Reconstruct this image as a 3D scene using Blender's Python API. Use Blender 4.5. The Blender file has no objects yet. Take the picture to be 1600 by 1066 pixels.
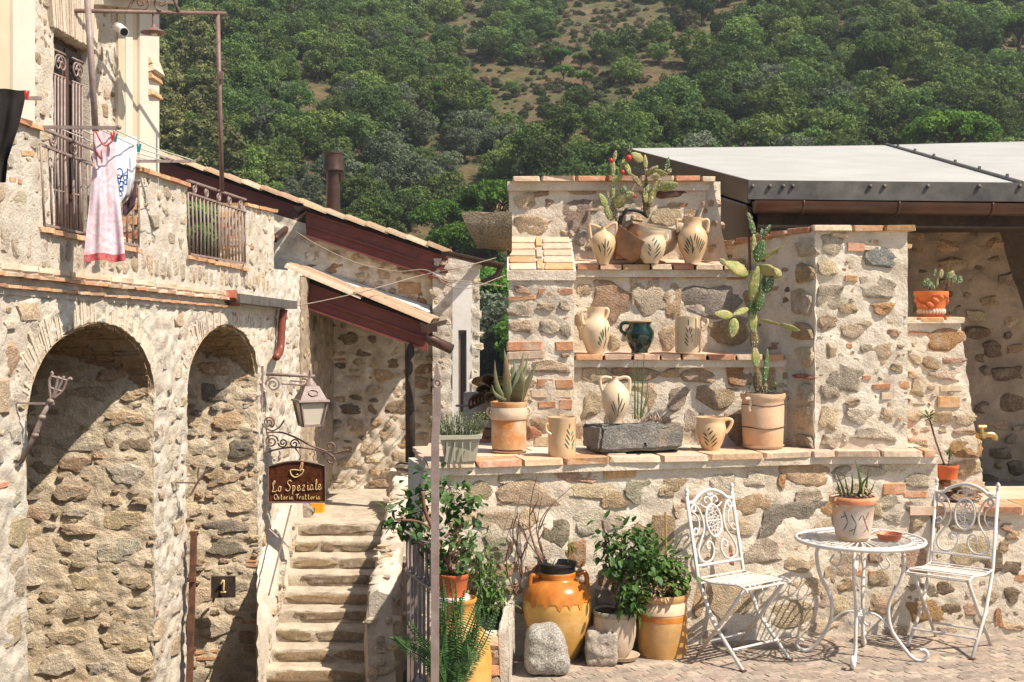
import bpy, bmesh, math, random
from mathutils import Vector, Matrix, noise
random.seed(7)
sc = bpy.context.scene
C = sc.collection
R = math.radians
# ---------------------------------------------------------------- camera, light
HC, F, HY = 1.9, 2000.0, 490.0          # eye height, focal length in photo pixels, horizon row
cam = bpy.data.objects.new('camera', bpy.data.cameras.new('camera'))
C.objects.link(cam)
cam.location = (0, 0, HC)
cam.rotation_euler = (math.pi/2, 0, 0)
cam.data.sensor_width = 36
cam.data.lens = 36*F/1600
cam.data.shift_y = -(533-HY)/1600
cam.data.clip_end = 2000
sc.camera = cam
SUN = Vector((.52, -.30, .80)).normalized()
w = bpy.data.worlds.new('World'); sc.world = w; w.use_nodes = True
nt = w.node_tree; nt.nodes.clear()
sky = nt.nodes.new('ShaderNodeTexSky'); sky.sky_type = 'NISHITA'; sky.sun_disc = False
sky.sun_elevation = math.asin(SUN.z); sky.sun_rotation = math.atan2(SUN.x, SUN.y)
bg = nt.nodes.new('ShaderNodeBackground'); bg.inputs[1].default_value = .08
wo = nt.nodes.new('ShaderNodeOutputWorld')
nt.links.new(sky.outputs[0], bg.inputs[0]); nt.links.new(bg.outputs[0], wo.inputs[0])
sl = bpy.data.lights.new('sun', 'SUN'); sl.energy = 4.8; sl.angle = R(.5); sl.color = (1, .905, .775)
so = bpy.data.objects.new('sun', sl); C.objects.link(so)
so.rotation_euler = SUN.to_track_quat('Z', 'Y').to_euler()
sc.view_settings.view_transform = 'Standard'; sc.view_settings.look = 'None'
sc.view_settings.exposure = .9; sc.view_settings.gamma = 1
sc.view_settings.use_curve_mapping = False
sc.cycles.max_bounces = 6; sc.cycles.diffuse_bounces = 3; sc.cycles.use_denoising = True
sc.cycles.caustics_reflective = False; sc.cycles.caustics_refractive = False

# ---------------------------------------------------------------- helpers
def P(px, py, D): return Vector(((px-800)/F*D, D, HC-(py-HY)/F*D))
def Dz(py, z): return (HC-z)*F/(py-HY)           # distance at which height z shows at row py
def lerp(a, b, t): return a+(b-a)*t
def smooth(t): t = min(1, max(0, t)); return t*t*(3-2*t)
ORG = {}
def link(o, parent=None):
    C.objects.link(o)
    if parent is not None:
        o.parent = parent
        o.matrix_parent_inverse = Matrix.Translation(-ORG[parent]) if parent in ORG else Matrix()
    return o
def tag(o, label=None, cat=None, group=None, kind=None):
    if label: o['label'] = label
    if cat: o['category'] = cat
    if group: o['group'] = group
    if kind: o['kind'] = kind
    return o
def thing(name, label, cat, loc=(0, 0, 0), group=None, rotz=0):
    o = bpy.data.objects.new(name, None); o.empty_display_size = .1
    C.objects.link(o); o.location = loc; o.rotation_euler = (0, 0, rotz)
    if not rotz: ORG[o] = Vector(loc)
    return tag(o, label, cat, group)

class MB:
    def __init__(s): s.v = []; s.f = []; s.m = []; s.cm = 0
    def add(s, vs, fs):
        b = len(s.v); s.v += [tuple(x) for x in vs]
        for f in fs: s.f.append([b+i for i in f]); s.m.append(s.cm)
        return s
    def box(s, c, size, rz=0, jit=0, M=None):
        hx, hy, hz = size[0]/2, size[1]/2, size[2]/2
        vs = [Vector((x*hx, y*hy, z*hz)) for z in (-1, 1) for y in (-1, 1) for x in (-1, 1)]
        if jit: vs = [v+Vector((random.uniform(-jit, jit), random.uniform(-jit, jit), random.uniform(-jit, jit))) for v in vs]
        rot = M if M is not None else Matrix.Rotation(rz, 3, 'Z')
        c = Vector(c)
        return s.add([rot @ v + c for v in vs], [(0, 2, 3, 1), (4, 5, 7, 6), (0, 1, 5, 4), (2, 6, 7, 3), (0, 4, 6, 2), (1, 3, 7, 5)])
    def hexa(s, b4, t4):
        return s.add(list(b4)+list(t4), [(3, 2, 1, 0), (4, 5, 6, 7), (0, 1, 5, 4), (1, 2, 6, 5), (2, 3, 7, 6), (3, 0, 4, 7)])
    def bar(s, a, b, wd, dp, up=(0, 0, 1)):
        a, b = Vector(a), Vector(b); d = (b-a).normalized(); up = Vector(up)
        if abs(d.dot(up)) > .98: up = Vector((0, 1, 0))
        x = d.cross(up).normalized()*wd/2; y = x.cross(d).normalized()*dp/2
        return s.hexa([a-x-y, a+x-y, a+x+y, a-x+y], [b-x-y, b+x-y, b+x+y, b-x+y])
    def tube(s, pts, r, n=6, closed=False, cap=True):
        pts = [Vector(p) for p in pts]; k = len(pts)
        rad = r if isinstance(r, (list, tuple)) else [r]*k
        nrm = None; rings = []
        for i, p in enumerate(pts):
            a = pts[i-1] if (i > 0 or closed) else p
            b = pts[(i+1) % k] if (i < k-1 or closed) else p
            t = (b-a)
            t = t.normalized() if t.length > 1e-9 else Vector((0, 0, 1))
            if nrm is None:
                u = Vector((0, 0, 1)) if abs(t.z) < .9 else Vector((0, 1, 0))
                nrm = t.cross(u).normalized()
            else:
                nrm = nrm-t*nrm.dot(t)
                nrm = nrm.normalized() if nrm.length > 1e-6 else t.cross(Vector((0, 0, 1))).normalized()
            bn = t.cross(nrm)
            rings.append([p+(nrm*math.cos(2*math.pi*j/n)+bn*math.sin(2*math.pi*j/n))*rad[i] for j in range(n)])
        vs = [v for q in rings for v in q]; fs = []
        for i in range(k if closed else k-1):
            i2 = (i+1) % k
            for j in range(n):
                fs.append((i*n+j, i*n+(j+1) % n, i2*n+(j+1) % n, i2*n+j))
        if cap and not closed: fs += [tuple(range(n))[::-1], tuple((k-1)*n+j for j in range(n))]
        return s.add(vs, fs)
    def lathe(s, prof, c, n=32, M=None, wob=0):
        c = Vector(c); vs = []; fs = []; k = len(prof)
        for i, (r, z) in enumerate(prof):
            for j in range(n):
                a = 2*math.pi*j/n
                v = Vector((r*math.cos(a), r*math.sin(a), z))
                if wob: v += v.normalized()*wob*noise.noise(Vector((c.x*9+math.cos(a)*1.3, math.sin(a)*1.3, z*6)))
                vs.append((M @ v if M is not None else v)+c)
        for i in range(k-1):
            for j in range(n):
                j2 = (j+1) % n
                fs.append((i*n+j, i*n+j2, (i+1)*n+j2, (i+1)*n+j))
        return s.add(vs, fs)
    def ell(s, c, rad, M=None, n=10, m=6):
        prof = [(math.sin(math.pi*i/m)*1.0, -math.cos(math.pi*i/m)) for i in range(m+1)]
        vs = []; fs = []
        for r, z in prof:
            for j in range(n):
                a = 2*math.pi*j/n; v = Vector((r*math.cos(a)*rad[0], r*math.sin(a)*rad[1], z*rad[2]))
                vs.append((M @ v if M is not None else v)+Vector(c))
        for i in range(m):
            for j in range(n): fs.append((i*n+j, i*n+(j+1) % n, (i+1)*n+(j+1) % n, (i+1)*n+j))
        return s.add(vs, fs)
    def mesh(s, name, mats, smooth=False, shade=None):
        me = bpy.data.meshes.new(name); me.from_pydata(s.v, [], s.f)
        mats = mats if isinstance(mats, (list, tuple)) else [mats]
        for m in mats: me.materials.append(m)
        if len(mats) > 1: me.polygons.foreach_set('material_index', s.m)
        if smooth:
            me.polygons.foreach_set('use_smooth', [True]*len(me.polygons))
            if shade: me.set_sharp_from_angle(angle=R(shade))
        me.update(); return me
    def build(s, name, mats, parent=None, smooth=False, shade=None, color=None):
        o = bpy.data.objects.new(name, s.mesh(name, mats, smooth, shade)); link(o, parent)
        if color: o.color = (*color[:3], 1)
        return o
def inst(name, me, parent, loc, rot=(0, 0, 0), scale=(1, 1, 1), color=None):
    o = bpy.data.objects.new(name, me); link(o, parent)
    o.location = loc; o.rotation_euler = rot; o.scale = scale
    if color: o.color = (*color[:3], 1)
    return o
def spiral(r0, turns, n=18, a0=0, k=.12):      # 2-D scroll, ends in the middle
    return [(r0*lerp(1, k, i/(n-1))*math.cos(a0+2*math.pi*turns*i/(n-1)), r0*lerp(1, k, i/(n-1))*math.sin(a0+2*math.pi*turns*i/(n-1))) for i in range(n)]
def bez(pts, n=8):                               # Catmull-Rom through points
    pts = [Vector(p) for p in pts]; q = [pts[0]*2-pts[1]]+pts+[pts[-1]*2-pts[-2]]; out = []
    for i in range(1, len(q)-2):
        for j in range(n):
            t = j/n; a, b, c, d = q[i-1:i+3]
            out.append(.5*((2*b)+(c-a)*t+(2*a-5*b+4*c-d)*t*t+(3*b-a-3*c+d)*t**3))
    out.append(pts[-1]); return out
class Plane:                                     # vertical wall plane through a plan point along t; faces n
    def __init__(s, p0, t):
        s.p0 = Vector((p0[0], p0[1], 0)); s.t = Vector((t[0], t[1], 0)).normalized()
        s.n = Vector((s.t.y, -s.t.x, 0)); s.rz = math.atan2(s.t.y, s.t.x)
    def pos(s, a, z, off=0): q = s.p0+s.t*a+s.n*off; return Vector((q.x, q.y, z))
    def hit(s, px, py):                          # -> (s, z, D)
        u = (px-800)/F
        D = s.p0.dot(s.n)/(Vector((u, 1, 0)).dot(s.n))
        q = Vector((u*D, D, 0)); return (q-s.p0).dot(s.t), HC-(py-HY)/F*D, D
    def fit(s, p, off=0): a, z, D = s.hit(*p); return s.pos(a, z, off)
# ---------------------------------------------------------------- materials
def pmat(name, col=(.5, .5, .5), col2=None, rough=.85, var=.35, scale=6, detail=6, bump=.3, bscale=40, bdist=.01, speck=0, sscale=160,
         objcol=False, rand=0, hue=.008, metal=0, spec=.3, coat=0, transl=0, stain=None, sstain=2.5, local=False):
    m = bpy.data.materials.new(name); m.use_nodes = True; nt = m.node_tree; N = nt.nodes; L = nt.links
    b = N['Principled BSDF']; b.inputs['Roughness'].default_value = rough; b.inputs['Metallic'].default_value = metal
    b.inputs['Specular IOR Level'].default_value = spec
    if coat: b.inputs['Coat Weight'].default_value = coat; b.inputs['Coat Roughness'].default_value = .08
    if local: pos = N.new('ShaderNodeTexCoord').outputs['Object']
    else: pos = N.new('ShaderNodeNewGeometry').outputs['Position']
    def nz(sc_, det=6, rgh=.6):
        n = N.new('ShaderNodeTexNoise'); n.inputs['Scale'].default_value = sc_; n.inputs['Detail'].default_value = det
        n.inputs['Roughness'].default_value = rgh; L.new(pos, n.inputs['Vector']); return n.outputs['Fac']
    def ramp(fac, a, bb, lo=0, hi=1):
        r = N.new('ShaderNodeMapRange'); r.inputs['From Min'].default_value = a; r.inputs['From Max'].default_value = bb
        r.inputs['To Min'].default_value = lo; r.inputs['To Max'].default_value = hi; L.new(fac, r.inputs['Value']); return r.outputs[0]
    def mix(fac, a, bb, mode='MIX'):
        x = N.new('ShaderNodeMix'); x.data_type = 'RGBA'; x.blend_type = mode
        if isinstance(fac, float): x.inputs['Factor'].default_value = fac
        else: L.new(fac, x.inputs['Factor'])
        for s_, i in ((a, 'A'), (bb, 'B')):
            k = [q for q in x.inputs if q.name == i and q.type == 'RGBA'][0]
            if isinstance(s_, tuple): k.default_value = (*s_[:3], 1)
            else: L.new(s_, k)
        return [q for q in x.outputs if q.type == 'RGBA'][0]
    base = N.new('ShaderNodeObjectInfo').outputs['Color'] if objcol else tuple(col)
    if col2 is not None: base = mix(ramp(nz(scale, detail), .38, .62), base, tuple(col2))
    # value variation
    if var:
        v = ramp(nz(scale*2.3, detail, .65), .3, .7, 1-var, 1+var*.7)
        cmb = N.new('ShaderNodeCombineColor')
        for i in range(3): L.new(v, cmb.inputs[i])
        base = mix(1.0, base, cmb.outputs[0], 'MULTIPLY')
    if speck:
        v = ramp(nz(sscale, 3, .8), .42, .56, 1-speck, 1+speck*.45)
        cmb = N.new('ShaderNodeCombineColor')
        for i in range(3): L.new(v, cmb.inputs[i])
        base = mix(1.0, base, cmb.outputs[0], 'MULTIPLY')
    if stain is not None: base = mix(ramp(nz(sstain, 8, .7), .52, .68, 0, .85), base, tuple(stain))
    if rand:
        oi = N.new('ShaderNodeObjectInfo'); h = N.new('ShaderNodeHueSaturation')
        L.new(ramp(oi.outputs['Random'], 0, 1, 1-rand, 1+rand), h.inputs['Value'])
        mm = N.new('ShaderNodeMath'); mm.operation = 'MULTIPLY'; mm.inputs[1].default_value = 7.13; L.new(oi.outputs['Random'], mm.inputs[0])
        fr = N.new('ShaderNodeMath'); fr.operation = 'FRACT'; L.new(mm.outputs[0], fr.inputs[0])
        L.new(ramp(fr.outputs[0], 0, 1, .5-hue, .5+hue), h.inputs['Hue'])
        if isinstance(base, tuple): h.inputs['Color'].default_value = (*base[:3], 1)
        else: L.new(base, h.inputs['Color'])
        base = h.outputs[0]
    if isinstance(base, tuple): b.inputs['Base Color'].default_value = (*base[:3], 1)
    else: L.new(base, b.inputs['Base Color'])
    if bump:
        bp = N.new('ShaderNodeBump'); bp.inputs['Strength'].default_value = bump; bp.inputs['Distance'].default_value = bdist
        L.new(nz(bscale, 8, .7), bp.inputs['Height']); L.new(bp.outputs[0], b.inputs['Normal'])
    if transl:
        t = N.new('ShaderNodeBsdfTranslucent'); ms = N.new('ShaderNodeMixShader'); ms.inputs[0].default_value = transl
        if isinstance(base, tuple): t.inputs[0].default_value = (*base[:3], 1)
        else: L.new(base, t.inputs[0])
        o = N['Material Output']; L.new(b.outputs[0], ms.inputs[1]); L.new(t.outputs[0], ms.inputs[2]); L.new(ms.outputs[0], o.inputs[0])
    return m
M = {}
M['mortar'] = pmat('lime_mortar', (.75, .655, .53), (.64, .545, .42), var=.13, scale=5, bump=.8, bscale=45, bdist=.018, speck=.10, sscale=120, stain=(.42, .34, .25), sstain=1.7)
M['mortar_w'] = pmat('white_lime_mortar', (.67, .60, .505), (.56, .485, .39), var=.12, scale=4, bump=.9, bscale=30, bdist=.03, speck=.10, sscale=90, stain=(.46, .37, .27), sstain=1.3)
M['mortar_b'] = pmat('brown_mortar', (.58, .42, .26), (.46, .32, .185), var=.2, scale=3, bump=.9, bscale=24, bdist=.03)
M['mortar_j'] = pmat('ochre_mortar', (.72, .595, .43), (.60, .475, .325), var=.15, scale=4, bump=1, bscale=30, bdist=.03, speck=.2, sscale=80)
M['mortar_s'] = pmat('brown_grey_mortar', (.40, .31, .225), (.32, .245, .175), var=.2, scale=3, bump=.9, bscale=30, bdist=.02)  # darker mortar: shade under the roofs is put into its colour
M['stone'] = pmat('granite_stone', objcol=True, var=.34, scale=9, bump=1, bscale=75, bdist=.03, speck=.42, sscale=190, rand=.10, stain=(.56, .47, .36), sstain=7)
M['stone_f'] = pmat('weathered_stone', objcol=True, var=.32, scale=6, bump=1, bscale=30, bdist=.05, speck=.34, sscale=90, rand=.10, stain=(.56, .48, .37), sstain=3.5)
M['brick'] = pmat('terracotta_brick', objcol=True, var=.30, scale=14, bump=.6, bscale=60, bdist=.008, speck=.12, sscale=150, rand=.10, stain=(.55, .44, .33), sstain=6)
M['plaster'] = pmat('cream_plaster', (.62, .56, .47), (.58, .52, .43), var=.06, scale=2, bump=.15, bscale=50)
M['plaster_y'] = pmat('ochre_plaster', (.57, .48, .35), (.53, .44, .31), var=.08, scale=2, bump=.15, bscale=50)
M['plaster_w'] = pmat('white_plaster', (.72, .69, .64), (.66, .62, .56), var=.08, scale=3, bump=.25, bscale=30)
M['iron'] = pmat('brown_iron', (.20, .135, .115), (.16, .095, .075), rough=.5, var=.2, scale=15, bump=.2, bscale=120, bdist=.003)
M['iron_grey'] = pmat('mauve_grey_iron', (.30, .235, .21), (.24, .17, .145), rough=.5, var=.15, scale=12, bump=.15, bscale=120, bdist=.003)
M['rust'] = pmat('rusty_iron', (.17, .075, .04), (.09, .045, .03), rough=.7, var=.4, scale=10)
M['white_iron'] = pmat('white_iron_paint', (.60, .575, .54), (.54, .51, .47), rough=.4, var=.08, scale=12, bump=.15, bscale=120, bdist=.003, stain=(.55, .47, .40), sstain=9)
M['red_steel'] = pmat('oxblood_steel', (.19, .056, .042), (.15, .042, .032), rough=.45, var=.18, scale=2, bump=.05)
M['wood_dark'] = pmat('dark_timber', (.06, .042, .03), (.035, .025, .02), rough=.8, var=.4, scale=10, bump=.5, bscale=40)
M['wood_door'] = pmat('brown_door_paint', (.10, .062, .05), (.085, .05, .04), rough=.5, var=.15, scale=8)
M['sign_wood'] = pmat('varnished_sign_wood', (.13, .036, .012), (.06, .017, .007), rough=.4, var=.35, scale=12)
M['sign_letters'] = pmat('gold_paint', (.72, .50, .25), rough=.5, var=.05, bump=0)
M['glass_dark'] = pmat('dark_glass', (.02, .02, .022), rough=.08, var=0, bump=0, spec=.5)
M['glass_cream'] = pmat('frosted_glass', (.66, .60, .48), rough=.25, var=.05, bump=0)
M['tile'] = pmat('roof_tile', objcol=True, var=.35, scale=10, bump=.6, bscale=40, bdist=.015, rand=.14, stain=(.30, .25, .18), sstain=7)
M['terra'] = pmat('terracotta', objcol=True, rough=.7, var=.16, scale=9, bump=.2, bscale=70, bdist=.004, stain=(.58, .42, .28), sstain=8)
M['plastic'] = pmat('plastic_pot', objcol=True, rough=.45, var=.06, scale=9, bump=0)
M['glaze'] = pmat('cream_glaze', (.60, .42, .245), (.56, .37, .20), rough=.22, var=.05, scale=7, bump=.05, bscale=20, coat=.5)
M['glaze_w'] = pmat('pale_cream_glaze', (.63, .49, .335), (.60, .44, .28), rough=.22, var=.05, scale=7, bump=.05, bscale=20, coat=.5)
M['glaze_green'] = pmat('bottle_green_glaze', (.002, .026, .022), (.002, .018, .012), rough=.12, var=.3, scale=16, bump=.05, coat=.8)
M['glaze_o'] = pmat('orange_glaze', (.50, .19, .032), (.44, .13, .02), rough=.28, var=.2, scale=10, bump=.05, coat=.15)
M['glaze_y'] = pmat('ochre_clay', (.58, .33, .09), (.50, .265, .07), rough=.5, var=.12, scale=7, bump=.15, bscale=60, stain=(.63, .42, .2), sstain=5)
M['brush'] = pmat('green_brush_paint', (.018, .055, .038), rough=.35, var=.2, bump=0)
M['brush2'] = pmat('bright_green_brush_paint', (.02, .16, .10), rough=.35, var=.2, bump=0)
M['soil'] = pmat('potting_soil', (.07, .045, .03), (.11, .07, .045), rough=.95, var=.5, scale=40, bump=1, bscale=60, bdist=.02)
M['leaf'] = pmat('leaf_green', (.075, .15, .035), (.045, .10, .025), rough=.5, var=.35, scale=18, bump=0, transl=.25)
M['leaf_l'] = pmat('light_leaf_green', (.13, .22, .05), (.08, .15, .03), rough=.5, var=.3, scale=18, bump=0, transl=.3)
M['leaf_d'] = pmat('fern_green', (.035, .095, .022), (.06, .13, .03), rough=.5, var=.35, scale=18, bump=0, transl=.25)
M['succ'] = pmat('heather_green', (.16, .20, .09), (.22, .24, .13), rough=.7, var=.3, scale=25, bump=0)
M['aloe'] = pmat('aloe_skin', (.17, .20, .10), (.20, .16, .08), rough=.5, var=.25, scale=14, bump=.1, stain=(.30, .15, .07), sstain=7)
M['cactus'] = pmat('cactus_skin', (.22, .26, .075), (.38, .34, .12), rough=.55, var=.25, scale=14, bump=.5, bscale=45, bdist=.012, stain=(.36, .25, .12), sstain=14)
M['cactus_d'] = pmat('dark_cactus_skin', (.055, .11, .03), (.09, .15, .04), rough=.55, var=.25, scale=14, bump=.25, bscale=70, bdist=.006)
M['cactus_b'] = pmat('corky_cactus_stem', (.21, .13, .065), (.16, .14, .06), rough=.8, var=.4, scale=20, bump=.5, bscale=60)
M['fruit'] = pmat('prickly_pear_fruit', (.50, .035, .03), rough=.4, var=.15, bump=0)
M['twig'] = pmat('twig_bark', (.17, .085, .055), rough=.8, var=.3, scale=20, bump=0)
M['bark'] = pmat('tree_bark', (.09, .06, .04), rough=.9, var=.4, scale=6)
M['canvas'] = pmat('white_roof_sheet', (.43, .415, .38), (.39, .375, .34), rough=.5, var=.08, scale=1.2, bump=.05, stain=(.36, .34, .30), sstain=1.1)
M['metal_dk'] = pmat('dark_weathered_metal', (.105, .095, .085), (.15, .135, .12), rough=.5, var=.3, scale=5, bump=.05, metal=.2)
M['metal_br'] = pmat('brown_sheet_metal', (.10, .062, .042), (.085, .05, .035), rough=.4, var=.12, scale=2, bump=.03, metal=.2)
M['gutter'] = pmat('copper_brown_gutter', (.07, .042, .032), (.095, .05, .035), rough=.35, var=.2, scale=3, bump=.05, metal=.4)
M['brass'] = pmat('brass', (.55, .37, .14), rough=.3, var=.1, metal=.9, bump=0)
M['black'] = pmat('black_plastic', (.016, .016, .018), rough=.35, var=.1, bump=0)
M['white_p'] = pmat('white_plastic', (.75, .74, .72), rough=.35, var=.03, bump=0)
M['grey_p'] = pmat('grey_green_plastic', (.40, .37, .28), (.36, .335, .25), rough=.5, var=.06, bump=0)
M['yellow_p'] = pmat('yellow_plastic', (.75, .36, .02), rough=.4, var=.05, bump=0)
M['red_p'] = pmat('red_plastic', (.55, .05, .03), rough=.4, var=0, bump=0)
M['teal_p'] = pmat('teal_plastic', (.01, .25, .22), rough=.4, var=0, bump=0)
M['cloth_black'] = pmat('black_cloth', (.018, .014, .012), (.026, .02, .018), rough=.95, var=.15, scale=4, bump=.2)
M['cloth_white'] = pmat('white_jersey', (.62, .63, .66), (.58, .60, .64), rough=.95, var=.04, scale=4, bump=.1)
M['cloth_mauve'] = pmat('dark_mauve_lace', (.10, .05, .065), (.05, .03, .04), rough=.9, var=.3, scale=30, bump=.1)
M['cloth_red'] = pmat('dark_red_hem', (.38, .04, .05), (.50, .16, .15), rough=.9, var=.2, scale=25, bump=.1)
M['ink'] = pmat('blue_print', (.03, .12, .38), rough=.8, var=0, bump=0)
M['rope'] = pmat('white_line', (.6, .57, .52), rough=.8, var=0, bump=0)
M['cable'] = pmat('grey_cable', (.27, .22, .17), rough=.7, var=.1, bump=0)
M['room_shade'] = pmat('shadowed_room_plaster', (.16, .12, .09), rough=.9)  # dark tone paints the room's shade onto its back and floor
# a printed dress: swirls of rose, salmon and lilac
def dress_mat():
    m = pmat('rose_printed_cotton', (.60, .46, .45), (.58, .50, .53), rough=.95, var=.12, scale=9, bump=.1)
    nt = m.node_tree; b = nt.nodes['Principled BSDF']; src = b.inputs['Base Color'].links[0].from_socket
    wv = nt.nodes.new('ShaderNodeTexNoise'); wv.inputs['Scale'].default_value = 9; wv.inputs['Distortion'].default_value = 2.5; wv.inputs['Detail'].default_value = 1
    g = nt.nodes.new('ShaderNodeNewGeometry'); nt.links.new(g.outputs['Position'], wv.inputs['Vector'])
    cr = nt.nodes.new('ShaderNodeValToRGB'); e = cr.color_ramp.elements
    e[0].position = .38; e[0].color = (.62, .27, .25, 1); e[1].position = .6; e[1].color = (.64, .54, .58, 1)
    x = cr.color_ramp.elements.new(.48); x.color = (.55, .44, .56, 1)
    nt.links.new(wv.outputs['Fac'], cr.inputs[0])
    mx = nt.nodes.new('ShaderNodeMix'); mx.data_type = 'RGBA'; mx.inputs['Factor'].default_value = .5
    A = [q for q in mx.inputs if q.type == 'RGBA']; nt.links.new(src, A[0]); nt.links.new(cr.outputs[0], A[1])
    nt.links.new([q for q in mx.outputs if q.type == 'RGBA'][0], b.inputs['Base Color']); return m
M['dress'] = dress_mat()

# ---------------------------------------------------------------- stones and bricks: shared shapes
def stone_mesh(seed, p, rough, sub, mat, name='stone'):
    bm = bmesh.new(); bmesh.ops.create_icosphere(bm, subdivisions=sub, radius=1)
    off = Vector((seed*13.7, seed*5.1, seed*2.3))
    rnd = random.Random(seed)
    cut = [(Vector((rnd.uniform(-1, 1), rnd.uniform(-.35, .1), rnd.uniform(-1, 1))).normalized(), rnd.uniform(.62, .95)) for _ in range(11)]
    for v in bm.verts:
        d = v.co.normalized()
        k = (abs(d.x)**p+abs(d.y)**p+abs(d.z)**p)**(-1/p)
        q = d*k
        for nrm, h in cut:                      # broken facets
            e = q.dot(nrm)-h*k*.9
            if e > 0: q -= nrm*e*.8
        a = noise.fractal(q*1.3+off, .9, 2.0, 3)
        b = noise.noise(q*4.5+off)+.55*noise.noise(q*10+off)
        v.co = q*(1+rough*.7*a+rough*.35*b)
        if v.co.y < -.45: v.co.y = -.45+(v.co.y+.45)*.35       # flattish worked face
        if v.co.y > .3: v.co.y = .3
    mx = [sorted(abs(v.co[i]) for v in bm.verts)[int(len(bm.verts)*.95)] for i in range(3)]
    for v in bm.verts: v.co = Vector((v.co.x/mx[0], v.co.y/mx[1], v.co.z/mx[2]))
    me = bpy.data.meshes.new(name); bm.to_mesh(me); bm.free()
    me.polygons.foreach_set('use_smooth', [True]*len(me.polygons)); me.set_sharp_from_angle(angle=R(26)); me.materials.append(mat); return me
SB = [stone_mesh(i+1, 6, .32, 3, M['stone']) for i in range(16)]       # blocky, fine
SF = [stone_mesh(i+41, 4.0, .30, 2, M['stone_f']) for i in range(20)]    # rubble
SR = [stone_mesh(i+81, 5.0, .42, 3, M['stone_f']) for i in range(16)]    # rugged
def brick_mesh(seed, mat, name='brick'):
    rnd = random.Random(seed); bm = bmesh.new(); bmesh.ops.create_cube(bm, size=2)
    bmesh.ops.bevel(bm, geom=list(bm.edges)+list(bm.verts), offset=.10, segments=1, affect='EDGES')
    for v in bm.verts: v.co += Vector((rnd.uniform(-.05, .05), rnd.uniform(-.05, .05), rnd.uniform(-.09, .09)))
    me = bpy.data.meshes.new(name); bm.to_mesh(me); bm.free(); me.materials.append(mat); return me
BR = [brick_mesh(i, M['brick']) for i in range(10)]
TAN, GREY, BROWN, RED, DARK = (.66, .505, .33), (.60, .49, .36), (.56, .39, .24), (.58, .37, .255), (.27, .19, .125)
PALE, OLIVE, ORANGE, BRICK, CREAM = (.67, .56, .42), (.42, .365, .255), (.50, .29, .14), (.50, .25, .135), (.58, .44, .31)
def vary(c, a=.16):
    k = 1+random.uniform(-a, a); return tuple(max(.01, x*k*(1+random.uniform(-.02, .02))) for x in c)
LOOSE = {}
class Wall:
    """stones set into the mortar of one wall part; first 300 are parts, the rest one mesh of loose small ones"""
    def __init__(s, part, pl, shapes, lim=300): s.part = part; s.pl = pl; s.sh = shapes; s.r = []; s.n = 0; s.lim = lim; s.rest = []
    def free(s, a, z, w, h, gap):
        for (b, y, w2, h2) in s.r:
            if abs(a-b) < (w+w2)/2+gap and abs(z-y) < (h+h2)/2+gap: return False
        return True
    def put(s, a, z, w, h, col, proud=.015, depth=None, roll=None, shape=None):
        depth = depth or min(.12, max(.04, .4*min(w, h)+.02))
        s.r.append((a, z, w, h))
        me = shape or random.choice(s.sh)
        rl = random.uniform(-.12, .12) if roll is None else roll
        sx = random.choice((-1, 1)); sz = random.choice((-1, 1))
        nm = 'brick' if shape is not None else 'stone'
        loc = s.pl.pos(a, z, proud-depth)
        if s.n < s.lim:
            inst(nm, me, s.part, loc, (0, rl, s.pl.rz), (sx*w/2, depth, sz*h/2), vary(col)); s.n += 1
        else: s.rest.append((me, loc, rl, (sx*w/2, depth, sz*h/2)))
    def px(s, lst, proud=.011, gain=1.24):
        for e in lst:
            x, y, w, h, c = e[:5]
            a, z, D = s.pl.hit(x, y)
            fs = abs(Vector((((x-800)/F), 1, 0)).normalized().dot(s.pl.n))
            isb = c in (BRICK, ORANGE, CREAM) and h < 18
            s.put(a, z, w*D/F/max(.2, fs)*gain*(.95 if isb else 1), h*D/F*gain*(.9 if isb else 1), c, proud if not isb else .006, shape=random.choice(BR) if isb else None,
                  roll=random.uniform(-.05, .05) if isb else None)
    def fill(s, test, a0, a1, z0, z1, sizes, cols, gap, tries, proud=(.0, .025), wts=None, brick=0, flat=1.0):
        for (wl, wh, hl, hh), n in zip(sizes, tries):
            for _ in range(n):
                a = random.uniform(a0, a1); z = random.uniform(z0, z1)
                w_ = random.uniform(wl, wh); h_ = min(random.uniform(hl, hh), w_*flat)
                if not test(a, z, w_, h_): continue
                if not s.free(a, z, w_, h_, gap): continue
                if random.random() < brick: s.put(a, z, w_, min(h_, .045), random.choice((BRICK, ORANGE, CREAM)), random.uniform(-.002, .008), shape=random.choice(BR))
                else: s.put(a, z, w_, h_, random.choices(cols, wts)[0], random.uniform(*proud))
    def finish(s, mat):
        if not s.rest: return
        b = MB()
        for me, loc, rl, scl in s.rest:
            mt = Matrix.Rotation(s.pl.rz, 3, 'Z') @ Matrix.Rotation(rl, 3, 'Y') @ Matrix.Diagonal(scl)
            b.add([mt @ v.co+loc for v in me.vertices], [list(p.vertices) for p in me.polygons])
        o = b.build('small_stones', mat, s.part, smooth=True, shade=38, color=TAN); o['kind'] = 'stuff'
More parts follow.
